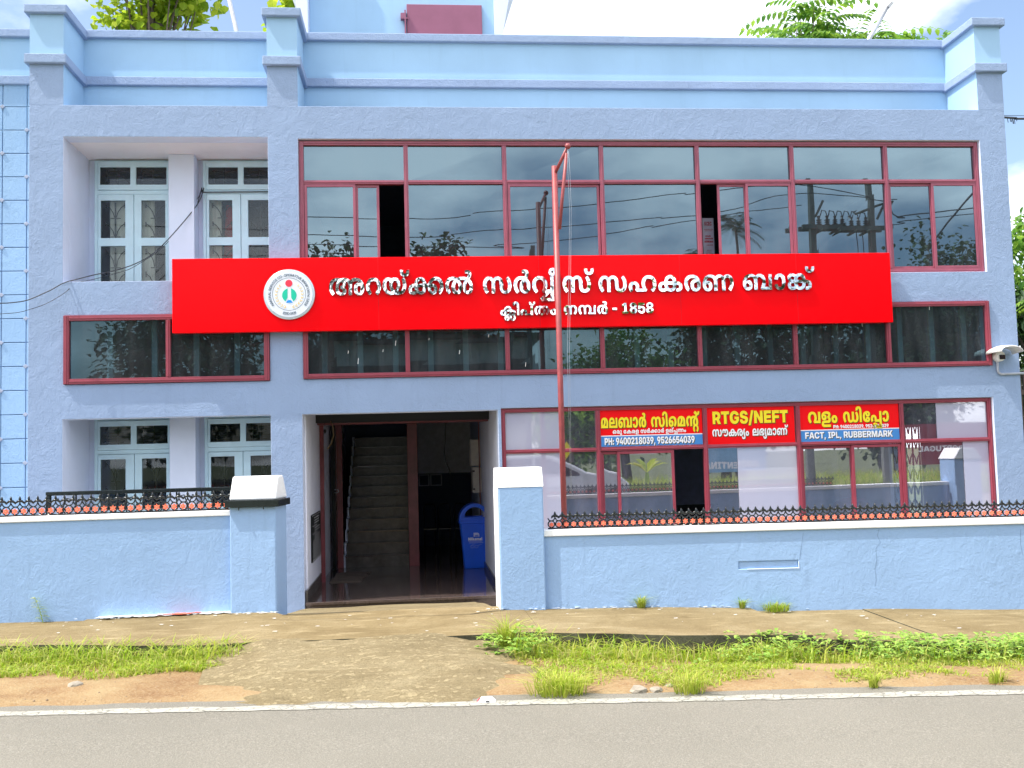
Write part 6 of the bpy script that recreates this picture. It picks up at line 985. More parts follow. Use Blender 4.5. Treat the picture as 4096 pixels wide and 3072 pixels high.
# ------------------------------------------------------------------ boundary walls, gate piers, iron cresting
WR = math.atan2(-.104, 1)
rw = empty('boundary_wall', (1.19, 9.41, 0), WR, 'long low blue wall with a white coping right of the entrance', 'wall', 'street walls of the bank')
def jag(b, x0, x1, y, z0, z1, n, amp, mi):
    pass
b = MB(); shell(b, -.1, 8.3, 0, 1.031, [(1.745, 2.29, .690, .755)], 0, .17); b.box(1.744, 2.291, .012, .10, .689, .756)
b.build('masonry', M['fence'], rw, local=True, bevel=.008)
b = MB(); b.box(-.1, 8.28, -.022, .19, 1.0315, 1.092); b.build('coping', M['white'], rw, local=True, bevel=.008)
b = MB()
for x0, x1, z0, z1 in ((1.82, 2.30, .682, .689), (2.291, 2.297, .69, .745)): b.box(x0, x1, -.005, .002, z0, z1)
b.build('plaster_ridge', M['recess'], rw, local=True, bevel=.004)
b = MB()
for P in ([(3.04, 1.02), (3.02, .96), (3.045, .90), (3.0, .84), (3.005, .74), (2.985, .66), (2.99, .56), (2.975, .50)], [(2.30, .76), (2.315, .84), (2.33, .92), (2.345, 1.0)], [(4.33, .98), (4.32, .85), (4.335, .75)]):
    for (xa, za), (xb, zb) in zip(P, P[1:]): b.quad((xa, -.0012, za), (xa+.004, -.0012, za), (xb+.004, -.0012, zb), (xb, -.0012, zb))
b.build('crack', plain('grey_blue_crack', (.19, .29, .46), .9), rw, local=True)
lw = empty('boundary_wall', (-3.9, 9.91, 0), 0, 'blue street wall with a white coping left of the entrance', 'wall', 'street walls of the bank')
b = MB(); b.box(-9, -1.66, 9.91, 10.09, 0, 1.288); b.build('masonry', M['fence'], lw, bevel=.008)
b = MB(); b.box(-9, -1.70, 9.892, 10.11, 1.2885, 1.339); b.build('coping', M['white'], lw, bevel=.008)
# right gate pier
rp = empty('gate_pier', (.95, 9.41, .4), 0, 'gate pier with a plain white sloping cap right of the entrance', 'gate pier', 'gate piers beside the entrance')
b = MB(); b.box(.748, 1.158, 9.36, 9.86, .1, 1.489); b.build('shaft', M['fence'], rp, bevel=.012)
b = MB(); b.prism([(9.355, 1.4895), (9.36, 1.505), (9.445, 1.668), (9.80, 1.668), (9.865, 1.505), (9.865, 1.4895)], .742, 1.163, 'x'); b.box(.738, .7475, 9.372, 9.84, .3, 1.488); b.build('cap', M['white'], rp, bevel=.014)
lp_ = empty('gate_pier', (-1.742, 9.857, .4), WR, 'gate pier with a black band under its white cap left of the entrance', 'gate pier', 'gate piers beside the entrance')
b = MB(); b.box(0, .432, 0, .44, -.3, .97); b.build('shaft', M['fence'], lp_, local=True, bevel=.012)
b = MB(); b.prism([(-.012, 1.031), (-.012, 1.05), (.105, 1.252), (.30, 1.252), (.452, 1.05), (.452, 1.031)], .001, .437, 'x'); b.build('cap', M['white'], lp_, local=True, bevel=.014)
b = MB(); b.box(-.035, .47, -.045, -.005, .966, 1.03); b.box(.436, .47, -.005, .445, .966, 1.03); b.box(-.035, -.002, -.005, .445, .966, 1.03); b.box(0, .4355, .001, .44, .972, 1.03); b.build('steel_band', M['iron'], lp_, local=True, bevel=.003)
b = MB(); b.tube([(.10, -.047, .94), (.10, -.047, .965)], .006); b.tube([(.33, -.047, .945), (.33, -.047, .965)], .006); b.build('bolt', M['iron'], lp_, local=True)
ep = empty('gate_pier', (9.67, 8.75, .2), 0, 'gate pier at the far right end of the wall, mirrored in the last office pane', 'gate pier', 'gate piers beside the entrance')
b = MB(); b.box(9.42, 9.92, 8.45, 8.97, 0, 1.489); b.build('shaft', M['fence'], ep, bevel=.012)
b = MB(); b.prism([(9.40, 1.49), (9.53, 1.68), (9.81, 1.68), (9.94, 1.49)], 8.43, 8.99, 'y'); b.build('cap', M['white'], ep, bevel=.012)
def rosette_mesh(r):
    b = MB(); n = 6; out_ = []
    for k in range(2*n): a = 2*pi*k/(2*n)+pi/2; q = r if k % 2 == 0 else r*.58; out_.append((q*cos(a), q*sin(a)))
    vs = [(x, 0, z) for x, z in out_] + [(x*.8, -.006, z*.8) for x, z in out_] + [(x*.42, -.004, z*.42) for x, z in out_] + [(x*.25, -.010, z*.25) for x, z in out_] + [(0, -.012, 0)]
    fs = []; m_ = 2*n
    for lv in range(3):
        for k in range(m_): fs.append((lv*m_+k, lv*m_+(k+1) % m_, (lv+1)*m_+(k+1) % m_, (lv+1)*m_+k))
    for k in range(m_): fs.append((3*m_+k, 3*m_+(k+1) % m_, 4*m_))
    b.add(vs, fs); return b
def cresting(root, n, p, h, z0, x_off, y):
    """cast units of pitch p: ring with rosette, U-shaped loop, pairs of leaves and a spear between loops."""
    b = MB(); r = .44*p; zc = .075*h+r+.02*h
    b.box(x_off-p*.5, x_off+(n-.5)*p, y-.008, y+.008, z0, z0+.075*h)
    for i in range(n):
        x = x_off+i*p
        b.tube([(x+r*cos(a), y, z0+zc+r*sin(a)) for a in [2*pi*k/14 for k in range(14)]], .0066, 5, closed=True)
        zu = zc+1.92*r
        b.tube([(x+r*1.02*cos(a), y, z0+zu+r*.95*sin(a)) for a in [pi+pi*k/10 for k in range(11)]], .0062, 5)
        xs_ = x+p/2
        b.tube([(xs_, y, z0+zu-.25*r), (xs_, y, z0+zu+.1*r), (xs_, y, z0+.80*h)], [.004, .0062, .0055], 5)
        b.tube([(xs_-.49*p, y, z0+.60*h), (xs_-.40*p, y, z0+.685*h), (xs_-.2*p, y, z0+.745*h), (xs_, y, z0+.76*h), (xs_+.2*p, y, z0+.745*h), (xs_+.40*p, y, z0+.685*h), (xs_+.49*p, y, z0+.60*h)], [.003, .0095, .0125, .011, .0125, .0095, .003], 6)
    b.build('ironwork', M['iron'], root, local=True, smooth=True)
    fm = MB(); fm.lathe([(.004, 0), (.010, .012), (.0125, .026), (.0085, .040), (.001, .054)], (0, 0, 0), 6)
    f0 = fm.build('finial', M['iron'], root, local=True, smooth=True); r0b = rosette_mesh(.41*p).build('rosette', M['orange'], root, local=True)
    for i in range(n):
        for o0, loc in ((f0, (x_off+i*p+p/2, y, z0+h-.054)), (r0b, (x_off+i*p+random.uniform(-.001, .001), y-.010, z0+zc-.06*p))):
            o = o0 if i == 0 else o0.copy()
            if i: COL.objects.link(o); o.parent = root
            o.location = loc
            if o0 is r0b: o.rotation_euler = (random.uniform(-.12, .12), random.choice((0, pi/3))+random.uniform(-.12, .12), random.uniform(-.12, .12))
rr = empty('iron_cresting', (1.19, 9.41, 1.092), WR, 'black cast iron cresting with coral rosettes on the right hand wall', 'railing', 'iron crestings with coral flowers')
cresting(rr, 90, .0688, .163, 0, .045, .07)
lr = empty('iron_cresting', (-3.9, 9.91, 1.339), 0, 'black cast iron cresting with coral rosettes on the left hand wall', 'railing', 'iron crestings with coral flowers')
cresting(lr, 36, .0802, .190, 0, 2.10-.0802*35+.01, .07)
# handrail of the ramp behind the left wall
hr = empty('handrail', (-4.2, 12.4, .3), 0, 'black iron handrail behind the left wall, before the ground floor recess', 'railing')
b = MB(); b.box(-4.27, -1.9, 12.37, 12.43, 1.455, 1.50)
for x in (-4.245, -3.1, -1.95): b.box(x-.025, x+.025, 12.375, 12.425, .2, 1.455)
b.build('rail', M['iron'], hr, bevel=.006)
b = MB(); b.box(-4.2, -1.95, 12.39, 12.41, .55, .575)
for k in range(8):
    x = -4.09+.285*k; b.box(x-.14, x-.125, 12.39, 12.41, .575, 1.455)
    for s_ in (-1, 1):
        b.tube([(x, 12.4, 1.30), (x+s_*.05, 12.4, 1.42), (x+s_*.11, 12.4, 1.40)], .008, 5); b.tube([(x, 12.4, 1.28), (x+s_*.13, 12.4, 1.14)], .008, 5)
    b.tube([(x, 12.4, .6), (x, 12.4, 1.3)], .008, 5)
b.build('baluster', M['iron'], hr)

# ------------------------------------------------------------------ flagpole
fp = empty('flagpole', (1.765, 12.2, -.12), 0, 'tall faded red steel flagpole with a triangular head and hanging cord', 'flagpole')
b = MB(); b.tube([(1.752, 12.2, -.13), (1.765, 12.2, 5.29)], .034, 14); b.build('pole', M['flag'], fp, smooth=True)
b = MB(); b.tube([(1.775, 12.18, 5.21), (1.90, 12.0, 5.46)], .020, 8); b.tube([(1.80, 12.16, 4.50), (1.835, 12.11, 4.86), (1.893, 12.02, 5.40)], .020, 8)
b.lathe([(.004, -.036), (.022, -.03), (.034, -.012), (.036, 0), (.034, .012), (.022, .03), (.004, .036)], (1.905, 11.99, 5.475), 12); b.build('head', M['flag'], fp, smooth=True)
b = MB()
b.tube([(1.90, 11.98, 5.44), (1.895, 11.98, 5.2), (1.905, 12.0, 4.7), (1.885, 12.06, 4.0), (1.84, 12.10, 3.0), (1.83, 12.12, 1.3)], .0022, 4); b.tube([(1.91, 11.98, 5.44), (1.92, 11.98, 5.15), (1.925, 12.0, 4.7), (1.905, 12.06, 4.0), (1.865, 12.1, 3.0), (1.84, 12.12, 1.3)], .0022, 4); b.build('cord', M['conduit'], fp, smooth=True)
b = MB(); b.box(1.55, 1.97, 12.0, 12.4, -.14, .03); b.build('footing', M['pave'], fp, bevel=.02)

# ------------------------------------------------------------------ entrance objects
bn = empty('dustbin', (.91, 16.37, .02), 0, 'blue plastic dustbin with an arched open lid inside the entrance', 'bin')
b = MB()
def ringr(w_, d_, z, c=.02): return [(-w_+c, -d_, z), (w_-c, -d_, z), (w_, -d_+c, z), (w_, d_-c, z), (w_-c, d_, z), (-w_+c, d_, z), (-w_, d_-c, z), (-w_, -d_+c, z)]
R_ = [ringr(.175, .15, 0), ringr(.18, .155, .02), ringr(.232, .205, .70), ringr(.25, .222, .705), ringr(.25, .222, .745), ringr(.226, .20, .745), ringr(.165, .14, .03)]
vs = [(p[0]+.91, p[1]+16.37, p[2]+.02) for r_ in R_ for p in r_]; b.add(vs, [(i*8+k, i*8+(k+1) % 8, (i+1)*8+(k+1) % 8, (i+1)*8+k) for i in range(6) for k in range(8)] + [tuple(range(48, 56)), tuple(range(8))[::-1]]); b.build('body', M['bluebin'], bn, bevel=.004)
b = MB(); lid = [(.243*cos(a), .765+.245*sin(a)) for a in [pi*k/20 for k in range(21)]]; hole = [(.165*cos(a), .80+.155*sin(a)) for a in [pi*k/20 for k in range(21)]]
vs = []
for y in (16.155, 16.585):
    for (x, z), (hx, hz) in zip(lid, hole): vs += [(x+.91, y, z+.02), (hx+.91, y, hz+.02)]
n = 42
fs = [(2*k, 2*k+2, 2*k+3, 2*k+1) for k in range(20)] + [(n+2*k, n+2*k+1, n+2*k+3, n+2*k+2) for k in range(20)] + [(2*k, n+2*k, n+2*k+2, 2*k+2) for k in range(20)] + [(0, 1, 41, 40), (n, n+40, n+41, n+1)]
b.add(vs, fs); b.box(.66, 1.16, 16.14, 16.60, .762, .785); b.build('lid', M['bluebin'], bn, bevel=.004)
yb = 16.163
word('lettering', 'nilk', .80, 1.02, .458, .045, yb+.014, .002, M['vinylwhite'], bn)
b = MB(); b.box(.80, 1.02, yb+.012, yb+.016, .445, .450)
def pr(b, P): b.prism([(x, z) for x, z in P], yb+.008, yb+.012, 'y')
pr(b, [(.885, .515), (.885, .575), (.95, .575), (.968, .565), (.975, .545), (.975, .515), (.960, .515), (.960, .54), (.905, .54), (.902, .515)])
for s_ in range(-2, 3): pr(b, [(.931+s_*.008, .508), (.928+s_*.017, .525), (.931+s_*.020, .538), (.936+s_*.017, .525)])
for z in (.43, .415):
    x = .81
    while x < 1.01: wv = random.uniform(.01, .03); b.box(x, x+wv, yb+.016, yb+.018, z, z+.005); x += wv+.006
for cx_ in (.862, .925): b.tube([(cx_+.026*cos(a), yb+.022, .36+.022*sin(a)) for a in [2*pi*k/14 for k in range(14)]], .0016, 4, closed=True)
b.tube([(.888, yb+.022, .362), (.899, yb+.022, .362)], .0016, 4); b.tube([(.951, yb+.022, .367), (.99, yb+.022, .395), (1.005, yb+.022, .393), (1.006, yb+.022, .385)], .0016, 4); b.tube([(.838, yb+.022, .367), (.87, yb+.022, .398), (.91, yb+.022, .402)], .0016, 4)
b.build('print', M['printblue'], bn)
b = MB(); V = []
for i in range(6):
    y0_ = 15.02+.2*i; b.box(-1.26+.012*i, -.82+.02*i - (.04 if i in (1, 4) else 0), y0_, y0_+.165, .021, .036)
b.box(-1.25, -.80, 15.0, 16.2, .020, .027)
tag(b.build('doormat', plain('brown_coir', (.11, .085, .07), .95, var=.3, scale=40, bump=.6), bevel=.004), 'brown ridged doormat on the granite floor before the stairs', 'doormat')
b = MB(); b.box(.94, 1.095, 17.25, 17.75, 1.61, 2.05); e1 = tag(b.build('meter_box', M['boxcream'], bevel=.006), 'upper metal electric box on the wall above the dustbin', 'electric box', 'electric boxes in the hall')
b = MB(); b.box(.925, .94, 17.24, 17.76, 1.60, 2.06); b.build('door', M['boxcream'], e1, bevel=.004)
b = MB(); b.box(.95, 1.10, 17.2, 17.72, 1.16, 1.585); e2 = tag(b.build('meter_box', M['boxcream'], bevel=.006), 'lower cream electric box with black hinges above the dustbin', 'electric box', 'electric boxes in the hall')
b = MB(); b.box(.945, .985, 17.19, 17.199, 1.51, 1.535); b.box(.945, .985, 17.19, 17.199, 1.21, 1.235); b.build('hinge', M['black'], e2)
b = MB(); b.tube([(1.06, 17.3, 1.16), (1.06, 17.3, .03)], .014, 8); tag(b.build('conduit_pipe', M['conduit'], smooth=True), 'grey pipe running down from the lower electric box', 'pipe')
b = MB(); b.tube([(.50, 16.6, 2.45), (.49, 16.6, 2.1), (.47, 16.6, 1.85), (.49, 16.6, 1.7), (.55, 16.6, 1.55), (.56, 16.6, 1.48)], .008, 6); tag(b.build('hanging_wire', M['rubber'], smooth=True), 'thin black wire hanging from the hall ceiling', 'wire')
b = MB(); b.tube([(-1.17, 14.55, 2.32), (-1.14, 14.5, 2.26), (-1.13, 14.5, 2.12), (-1.17, 14.5, 2.0), (-1.22, 14.5, 1.93)], .008, 6); tag(b.build('rope_end', plain('tan_rope', (.20, .14, .07), .9), smooth=True), 'tan rope end hanging by the shutter in the entrance', 'rope')
b = MB(); b.tube([(-1.255, 14.55, 2.30), (-1.255, 14.55, 2.20)], .004, 5); b.lathe([(.005, 0), (.016, .015), (.018, .04), (.006, .06)], (-1.255, 14.55, 2.15), 8); tag(b.build('pull_knob', M['black'], smooth=True), 'small black pull hanging under the shutter box', 'knob')
# bench of steel chairs in the dim hall
for i, x in enumerate((.14, .42, .72)):
    c_ = empty('waiting_chair', (x+.1, 19.4, .02), 0, ('dark steel waiting chair nearest the middle door post', 'dark steel waiting chair second from the door post', 'dark steel waiting chair half behind the dustbin')[i], 'chair', 'steel chairs in the dim hall')
    b = MB(); b.tube([(x, 19.6, .45), (x, 19.66, .82), (x+.04, 19.67, .88), (x+.18, 19.67, .88), (x+.22, 19.66, .82), (x+.22, 19.6, .45)], .012, 6); b.build('backrest', M['iron'], c_, smooth=True)
    b = MB(); b.box(x-.01, x+.23, 19.2, 19.6, .43, .45); b.build('seat', M['iron'], c_)
    for dx_, dy_ in ((0, 0), (.2, 0), (0, .38), (.2, .38)): b = MB(); b.tube([(x+dx_, 19.21+dy_, .02), (x+dx_, 19.21+dy_, .43)], .012, 6); b.build('leg', M['iron'], c_)
# moulded chair in the office
ch = empty('plastic_chair', (6.55, 15.0, .02), 0, 'maroon plastic chair behind the ground floor office glass', 'chair')
b = MB(); V = []
for i in range(15):
    a = pi*i/14; x = 6.55-.30*cos(a)
    for z, s_ in ((.45, 1), (.62, 1), (.80, 1)): V.append((x, 15.0-.05*sin(a)+.10*(z-.45), z))
    V.append((x, 15.06-.05*sin(a), .80+.20*sin(a)**.6))
b.add(V, [(i*4+k, i*4+4+k, i*4+5+k, i*4+k+1) for i in range(14) for k in range(3)])
o = b.build('backrest', M['chairred'], ch, smooth=True); so = o.modifiers.new('solid', 'SOLIDIFY'); so.thickness = .012
b = MB(); b.box(6.27, 6.83, 15.03, 15.48, .43, .45); b.build('seat', M['chairred'], ch, bevel=.01)
for x, y in ((6.28, 15.03), (6.82, 15.03), (6.28, 15.46), (6.82, 15.46)): b = MB(); b.tube([(x, y, .02), (x, y, .43)], .02, 8); b.build('leg', M['chairred'], ch)

# ------------------------------------------------------------------ camera, cables, street lamps on the roof
cc = empty('security_camera', (7.83, 13.0, 2.98), 0, 'white security camera under a hood on the right pier', 'camera')
b = MB(); V = []; n = 18
for i in range(n+1):
    a = pi*i/n
    for y, k in ((YF-.01, 1.0), (12.88, 1.05), (12.76, .97), (12.70, .80)): V.append((7.83-.185*k*cos(a), y, 2.945+.095*k*sin(a)**.7 + (.012 if y < 12.9 else 0)))
b.add(V, [(i*4+k, i*4+4+k, i*4+5+k, i*4+k+1) for i in range(n) for k in range(3)]); o = b.build('hood', M['cctv'], cc, smooth=True); so = o.modifiers.new('solid', 'SOLIDIFY'); so.thickness = .006
b = MB(); b.lathe([(.065, 0), (.072, .02), (.07, .09), (.05, .12), (.01, .125)], (7.80, YF-.001, 2.92), 20, 0, 'y'); b.box(7.74, 7.86, 12.93, YF-.002, 2.88, 2.97); b.build('housing', M['cctv'], cc, bevel=.01)
b = MB(); b.box(7.765, 7.845, 12.89, 12.905, 2.875, 2.935); b.lathe([(.022, 0), (.022, .01)], (7.805, 12.889, 2.905), 14, 0, 'y'); b.build('lens', M['lens'], cc, bevel=.006)
b = MB(); b.tube([(7.795, YF-.02, 2.88), (7.795, YF-.02, 2.74), (7.805, YF-.02, 2.705), (7.84, YF-.02, 2.685), (8.16, YF-.02, 2.69)], .017, 8); tag(b.build('conduit_pipe', M['conduit'], smooth=True), 'grey conduit bending away below the security camera', 'pipe')
CA = [(-2.781, 14.0, 5.505), (-2.815, 13.867, 5.289), (-2.944, 13.733, 5.037), (-3.16, 13.6, 4.718), (-3.327, 13.5, 4.511), (-3.524, 13.4, 4.36), (-3.748, 13.3, 4.257), (-3.966, 13.2, 4.187), (-4.129, 13.09, 4.118), (-4.273, 12.98, 4.048), (-4.401, 12.884, 3.943), (-4.621, 12.788, 3.814), (-4.759, 12.692, 3.768), (-4.877, 12.596, 3.746), (-5.01, 12.5, 3.737)]
CB = [(-2.781, 14.0, 5.498), (-3.184, 13.8, 4.751), (-3.577, 13.6, 4.369), (-3.776, 13.4, 4.236), (-3.966, 13.2, 4.132), (-4.162, 13.09, 4.059), (-4.273, 12.98, 3.917), (-4.447, 12.874, 3.776), (-4.604, 12.768, 3.692), (-4.701, 12.662, 3.642), (-4.861, 12.556, 3.612), (-4.988, 12.45, 3.581)]
def smoothpts(P, k=4):
    P = [Vector(p) for p in P]; R_ = []
    for i in range(len(P)-1):
        p0, p1, p2, p3 = P[max(i-1, 0)], P[i], P[i+1], P[min(i+2, len(P)-1)]
        for j in range(k):
            t = j/k; R_.append(.5*((2*p1)+(p2-p0)*t+(2*p0-5*p1+4*p2-p3)*t*t+(3*p1-p0-3*p2+p3)*t**3))
    return R_+[P[-1]]
b = MB(); b.tube(smoothpts(CA), .0068, 5); tag(b.build('overhead_cable', M['rubber'], smooth=True), 'thicker black cable sagging from the upper left window, uppermost of two', 'cable', 'cables sagging from the upper window')
b = MB(); b.tube(smoothpts(CB), .004, 5); tag(b.build('overhead_cable', M['rubber'], smooth=True), 'thinner grey cable sagging just below the thick black one', 'cable', 'cables sagging from the upper window')
b = MB(); b.tube([(-2.80, 13.975, 5.44), (-1.85, 13.975, 5.445)], .008, 5); b.tube([(-2.80, 13.975, 5.44), (-2.80, 13.97, 5.50), (-2.84, 13.9, 5.28)], .007, 5); tag(b.build('window_cable', M['rubber']), 'straight black cable stapled along the upper window transom', 'cable')
b = MB(); b.tube(smoothpts([(8.1, 17.9, 7.95), (11.22, 18, 7.885), (11.6, 18, 7.86), (14, 18, 7.9)]), .022, 5)
for k in range(9): x = 11.15+random.random()*.3; b.tube([(x, 18, 7.87), (x+.01, 18, 7.87-random.uniform(.05, .12))], .006, 4)
tag(b.build('service_cable', M['rubber'], smooth=True), 'dark cable tangled with creeper leaving the right edge of the building', 'cable')
b = MB(); b.tube([(8.1, 18.1, 7.99), (14, 18.1, 7.93)], .006, 4); tag(b.build('service_wire', M['rubber']), 'very thin wire above the tangled cable at the right', 'wire')
def lamp(pts, head, label):
    r_ = empty('street_lamp', pts[0], 0, label, 'street lamp', 'lamp arms rising from the roof')
    b = MB(); b.tube(pts, [.035]*(len(pts)-1)+[.028], 10); b.build('pole', M['steel'], r_, smooth=True)
    if head:
        a, c = Vector(head[0]), Vector(head[1]); d = (c-a).normalized(); s_ = Vector((0, 1, 0)); u_ = d.cross(s_).normalized()
        b = MB(); P = []
        for t, wd in ((0, .05), (.15, .10), (.8, .11), (1, .07)):
            q = a+(c-a)*t
            for sx, sz in ((-1, -1), (1, -1), (1, 1), (-1, 1)): P.append(q+s_*wd*sx+u_*.028*sz)
        b.add(P, [(i*4+k, i*4+(k+1) % 4, (i+1)*4+(k+1) % 4, (i+1)*4+k) for i in range(3) for k in range(4)]+[(0, 1, 2, 3), (12, 15, 14, 13)]); b.build('lamp_head', M['cctv'], r_, bevel=.008)
    return r_
lamp([(-2.35, 15.0, 6.30), (-2.35, 15.0, 7.55), (-2.47, 15.0, 8.0), (-2.66, 15.0, 8.9)], ((-2.66, 15, 8.9), (-2.72, 15, 9.3)), 'slim pale lamp arm above the left parapet')
lamp([(6.75, 15.0, 6.30), (6.85, 15.0, 7.55), (7.20, 15.0, 8.12), (7.53, 15.0, 8.64)], ((7.52, 15, 8.62), (7.75, 15, 8.90)), 'leaning lamp arm with flat lamp head above the right parapet')

# ------------------------------------------------------------------ plants
def frame_(d):
    d = Vector(d).normalized(); a = d.cross(Vector((0, 0, 1)))
    if a.length < 1e-3: a = Vector((1, 0, 0))
    a.normalize(); return d, a, a.cross(d)
def leaf(vs, fs, p, d, L, W, droop=.3, fold=.15):
    d, a, u_ = frame_(d); p = Vector(p); o = len(vs)
    m1 = p+d*L*.38-u_*0; m2 = p+d*L*.75-Vector((0, 0, droop*L*.25)); tip = p+d*L-Vector((0, 0, droop*L*.6))
    for q in (p, m1+a*W*.5+u_*fold*W, m1, m1-a*W*.5+u_*fold*W, m2+a*W*.38+u_*fold*W*.7, m2, m2-a*W*.38+u_*fold*W*.7, tip): vs.append(tuple(q))
    fs += [(o, o+2, o+1), (o, o+3, o+2), (o+1, o+2, o+5, o+4), (o+2, o+3, o+6, o+5), (o+4, o+5, o+7), (o+5, o+6, o+7)]
def rdir(): 
    z = random.uniform(-1, 1); a = random.uniform(0, 2*pi); r = math.sqrt(1-z*z); return Vector((r*cos(a), r*sin(a), z))
def tree(label, base, h, crown, R3, nl, ls, lw_, m, droop=.4, name='tree', group=None, trunk_r=.14, clusters=26, mode='leaf'):
    """trunk with limbs; crown = centre, R3 = radii; leaves in clusters on the ends of twigs."""
    r_ = empty(name, base, 0, label, 'tree', group)
    base, C = Vector(base), Vector(crown); b = MB(); tips = []
    mid = base.lerp(C, .55)+Vector((random.uniform(-.1, .1)*h*.3, 0, 0))
    b.tube([base, base.lerp(mid, .5), mid, C-Vector((0, 0, R3[2]*.3))], [trunk_r, trunk_r*.85, trunk_r*.7, trunk_r*.45], 8)
    for k in range(clusters):
        d = rdir(); q = C+Vector((d.x*R3[0], d.y*R3[1], d.z*R3[2]))*random.uniform(.55, 1.0)
        s_ = mid.lerp(C, random.uniform(.2, 1.0)); w_ = s_.lerp(q, .5)+Vector((0, 0, -.12*R3[2]))
        b.tube([s_, w_, q], [trunk_r*.28, trunk_r*.16, trunk_r*.05], 5); tips.append((q, (q-w_).normalized()))
    b.build('trunk', M['bark'], r_, smooth=True)
    vs, fs = [], []
    for i in range(nl):
        q, d = tips[i % len(tips)] if random.random() < .8 else (lambda e, k: (C+Vector((e.x*R3[0], e.y*R3[1], e.z*R3[2]))*k, rdir()))(rdir(), .92*random.random()**.4)
        s_ = min(R3)*.20; cl = lambda g: max(-1.9*s_, min(1.9*s_, random.gauss(0, g)))
        if mode == 'leaf':
            p = q+Vector((cl(s_), cl(s_), cl(s_*.8)))
            dd = (rdir()+d*.4+Vector((0, 0, -droop*.5))); leaf(vs, fs, p, dd, ls*random.uniform(.6, 1.25), lw_*random.uniform(.7, 1.2), droop)
        else:                                                    # sprays: a drooping stalk with paired leaflets
            p = q+Vector((random.gauss(0, s_), random.gauss(0, s_), random.gauss(0, s_*.7))); a = random.uniform(0, 2*pi); dd = Vector((cos(a), sin(a)*.6, random.uniform(.1, .7))).normalized()
            Ls = ls*random.uniform(4.0, 7.5); nn = random.randint(6, 10)
            for j in range(nn):
                t = (j+1)/nn; pp = p+dd*Ls*t-Vector((0, 0, Ls*.45*t*t)); side = dd.cross(Vector((0, 0, 1))).normalized()
                for sg in (-1, 1): leaf(vs, fs, pp, side*sg*.8+dd*.55-Vector((0, 0, .5)), ls*(1.15-.4*t), lw_, .5)
    raw('crown', vs, fs, M[m], r_); return r_
random.seed(11)
tree('yellow green tree with big round leaves behind the left parapet', (-4.9, 20.5, -.13), 10, (-5.05, 20.3, 11.35), (1.2, 1.2, 1.55), 2300, .21, .165, 'leafY', .3, 'broadleaf_tree', 'trees rising behind the bank', .16, 34)
tree('sprig of round green leaves behind the middle pier cap', (-2.3, 22.6, -.13), 9, (-2.15, 22.6, 11.75), (.9, .7, .75), 420, .26, .19, 'leafY', .3, 'broadleaf_tree', 'trees rising behind the bank', .10, 14)
tree('green tree of drooping leaf sprays behind the right parapet', (8.0, 22.8, -.13), 9, (9.55, 22.8, 11.3), (.75, .8, 1.15), 125, .21, .105, 'leafG', .5, 'spray_leaf_tree', 'trees rising behind the bank', .13, 22, 'spray')
tree('second spray leaved tree right of the leaning lamp arm', (10.8, 23.3, -.13), 9, (11.35, 23.2, 10.75), (.95, .8, 1.1), 125, .23, .115, 'leafG', .5, 'spray_leaf_tree', 'trees rising behind the bank', .13, 18, 'spray')
tree('dark leafy tree beyond the right wall of the bank, upper part', (13.6, 21.0, -.13), 7, (13.7, 20.6, 5.0), (2.1, 1.4, 1.65), 5200, .24, .12, 'leafG', .5, 'broadleaf_tree', 'greenery beside the right wall', .16, 34)
tree('low bushy tree behind the brown fence at the right', (12.8, 19.5, -.13), 4, (12.7, 19.4, 3.3), (1.8, 1.2, 1.7), 4600, .2, .11, 'leafD', .5, 'broadleaf_tree', 'greenery beside the right wall', .12, 30)
def palm(label, base, top, n, L, m, group=None, name='palm_tree', lw_=.05, ll=.55, nl=26):
    r_ = empty(name, base, 0, label, 'palm tree', group); b = MB(); B, Tt = Vector(base), Vector(top)
    b.tube([B, B.lerp(Tt, .5)+Vector((.15, 0, 0)), Tt], [.17, .13, .10], 8); b.build('trunk', M['bark'], r_, smooth=True)
    vs, fs = [], []
    for k in range(n):
        a = 2*pi*k/n+random.uniform(-.2, .2); e = random.uniform(-.1, 1.15); d = Vector((cos(a)*cos(e), sin(a)*cos(e), sin(e)))
        for j in range(nl):
            t = (j+1.5)/(nl+1.5); p = Tt+d*L*t-Vector((0, 0, L*.62*t*t)); s_ = d.cross(Vector((0, 0, 1))); s_ = s_.normalized() if s_.length > 1e-3 else Vector((1, 0, 0))
            for sg in (-1, 1): leaf(vs, fs, p, s_*sg+d*.45-Vector((0, 0, .35)), ll*(1-.65*abs(t-.4))*L/2.2, lw_*L/2.2, .4, .05)
    raw('crown', vs, fs, M[m], r_); return r_
palm('fern leaved palm with arching fronds beside the right wall', (12.35, 18.2, -.13), (12.55, 18.2, 4.7), 13, 1.5, 'leafG', 'greenery beside the right wall', 'fern_palm', .075, .42, 24)
b = MB()
for k in range(8): b.box(8.9+.62*k, 9.49+.62*k, 15.2, 15.24, -.13, 2.86+.02*(k % 2))
b.box(8.9, 13.9, 15.16, 15.199, 2.5, 2.58); tag(b.build('timber_fence', M['brownfence'], bevel=.005), 'brown board fence beyond the right corner of the bank', 'fence')

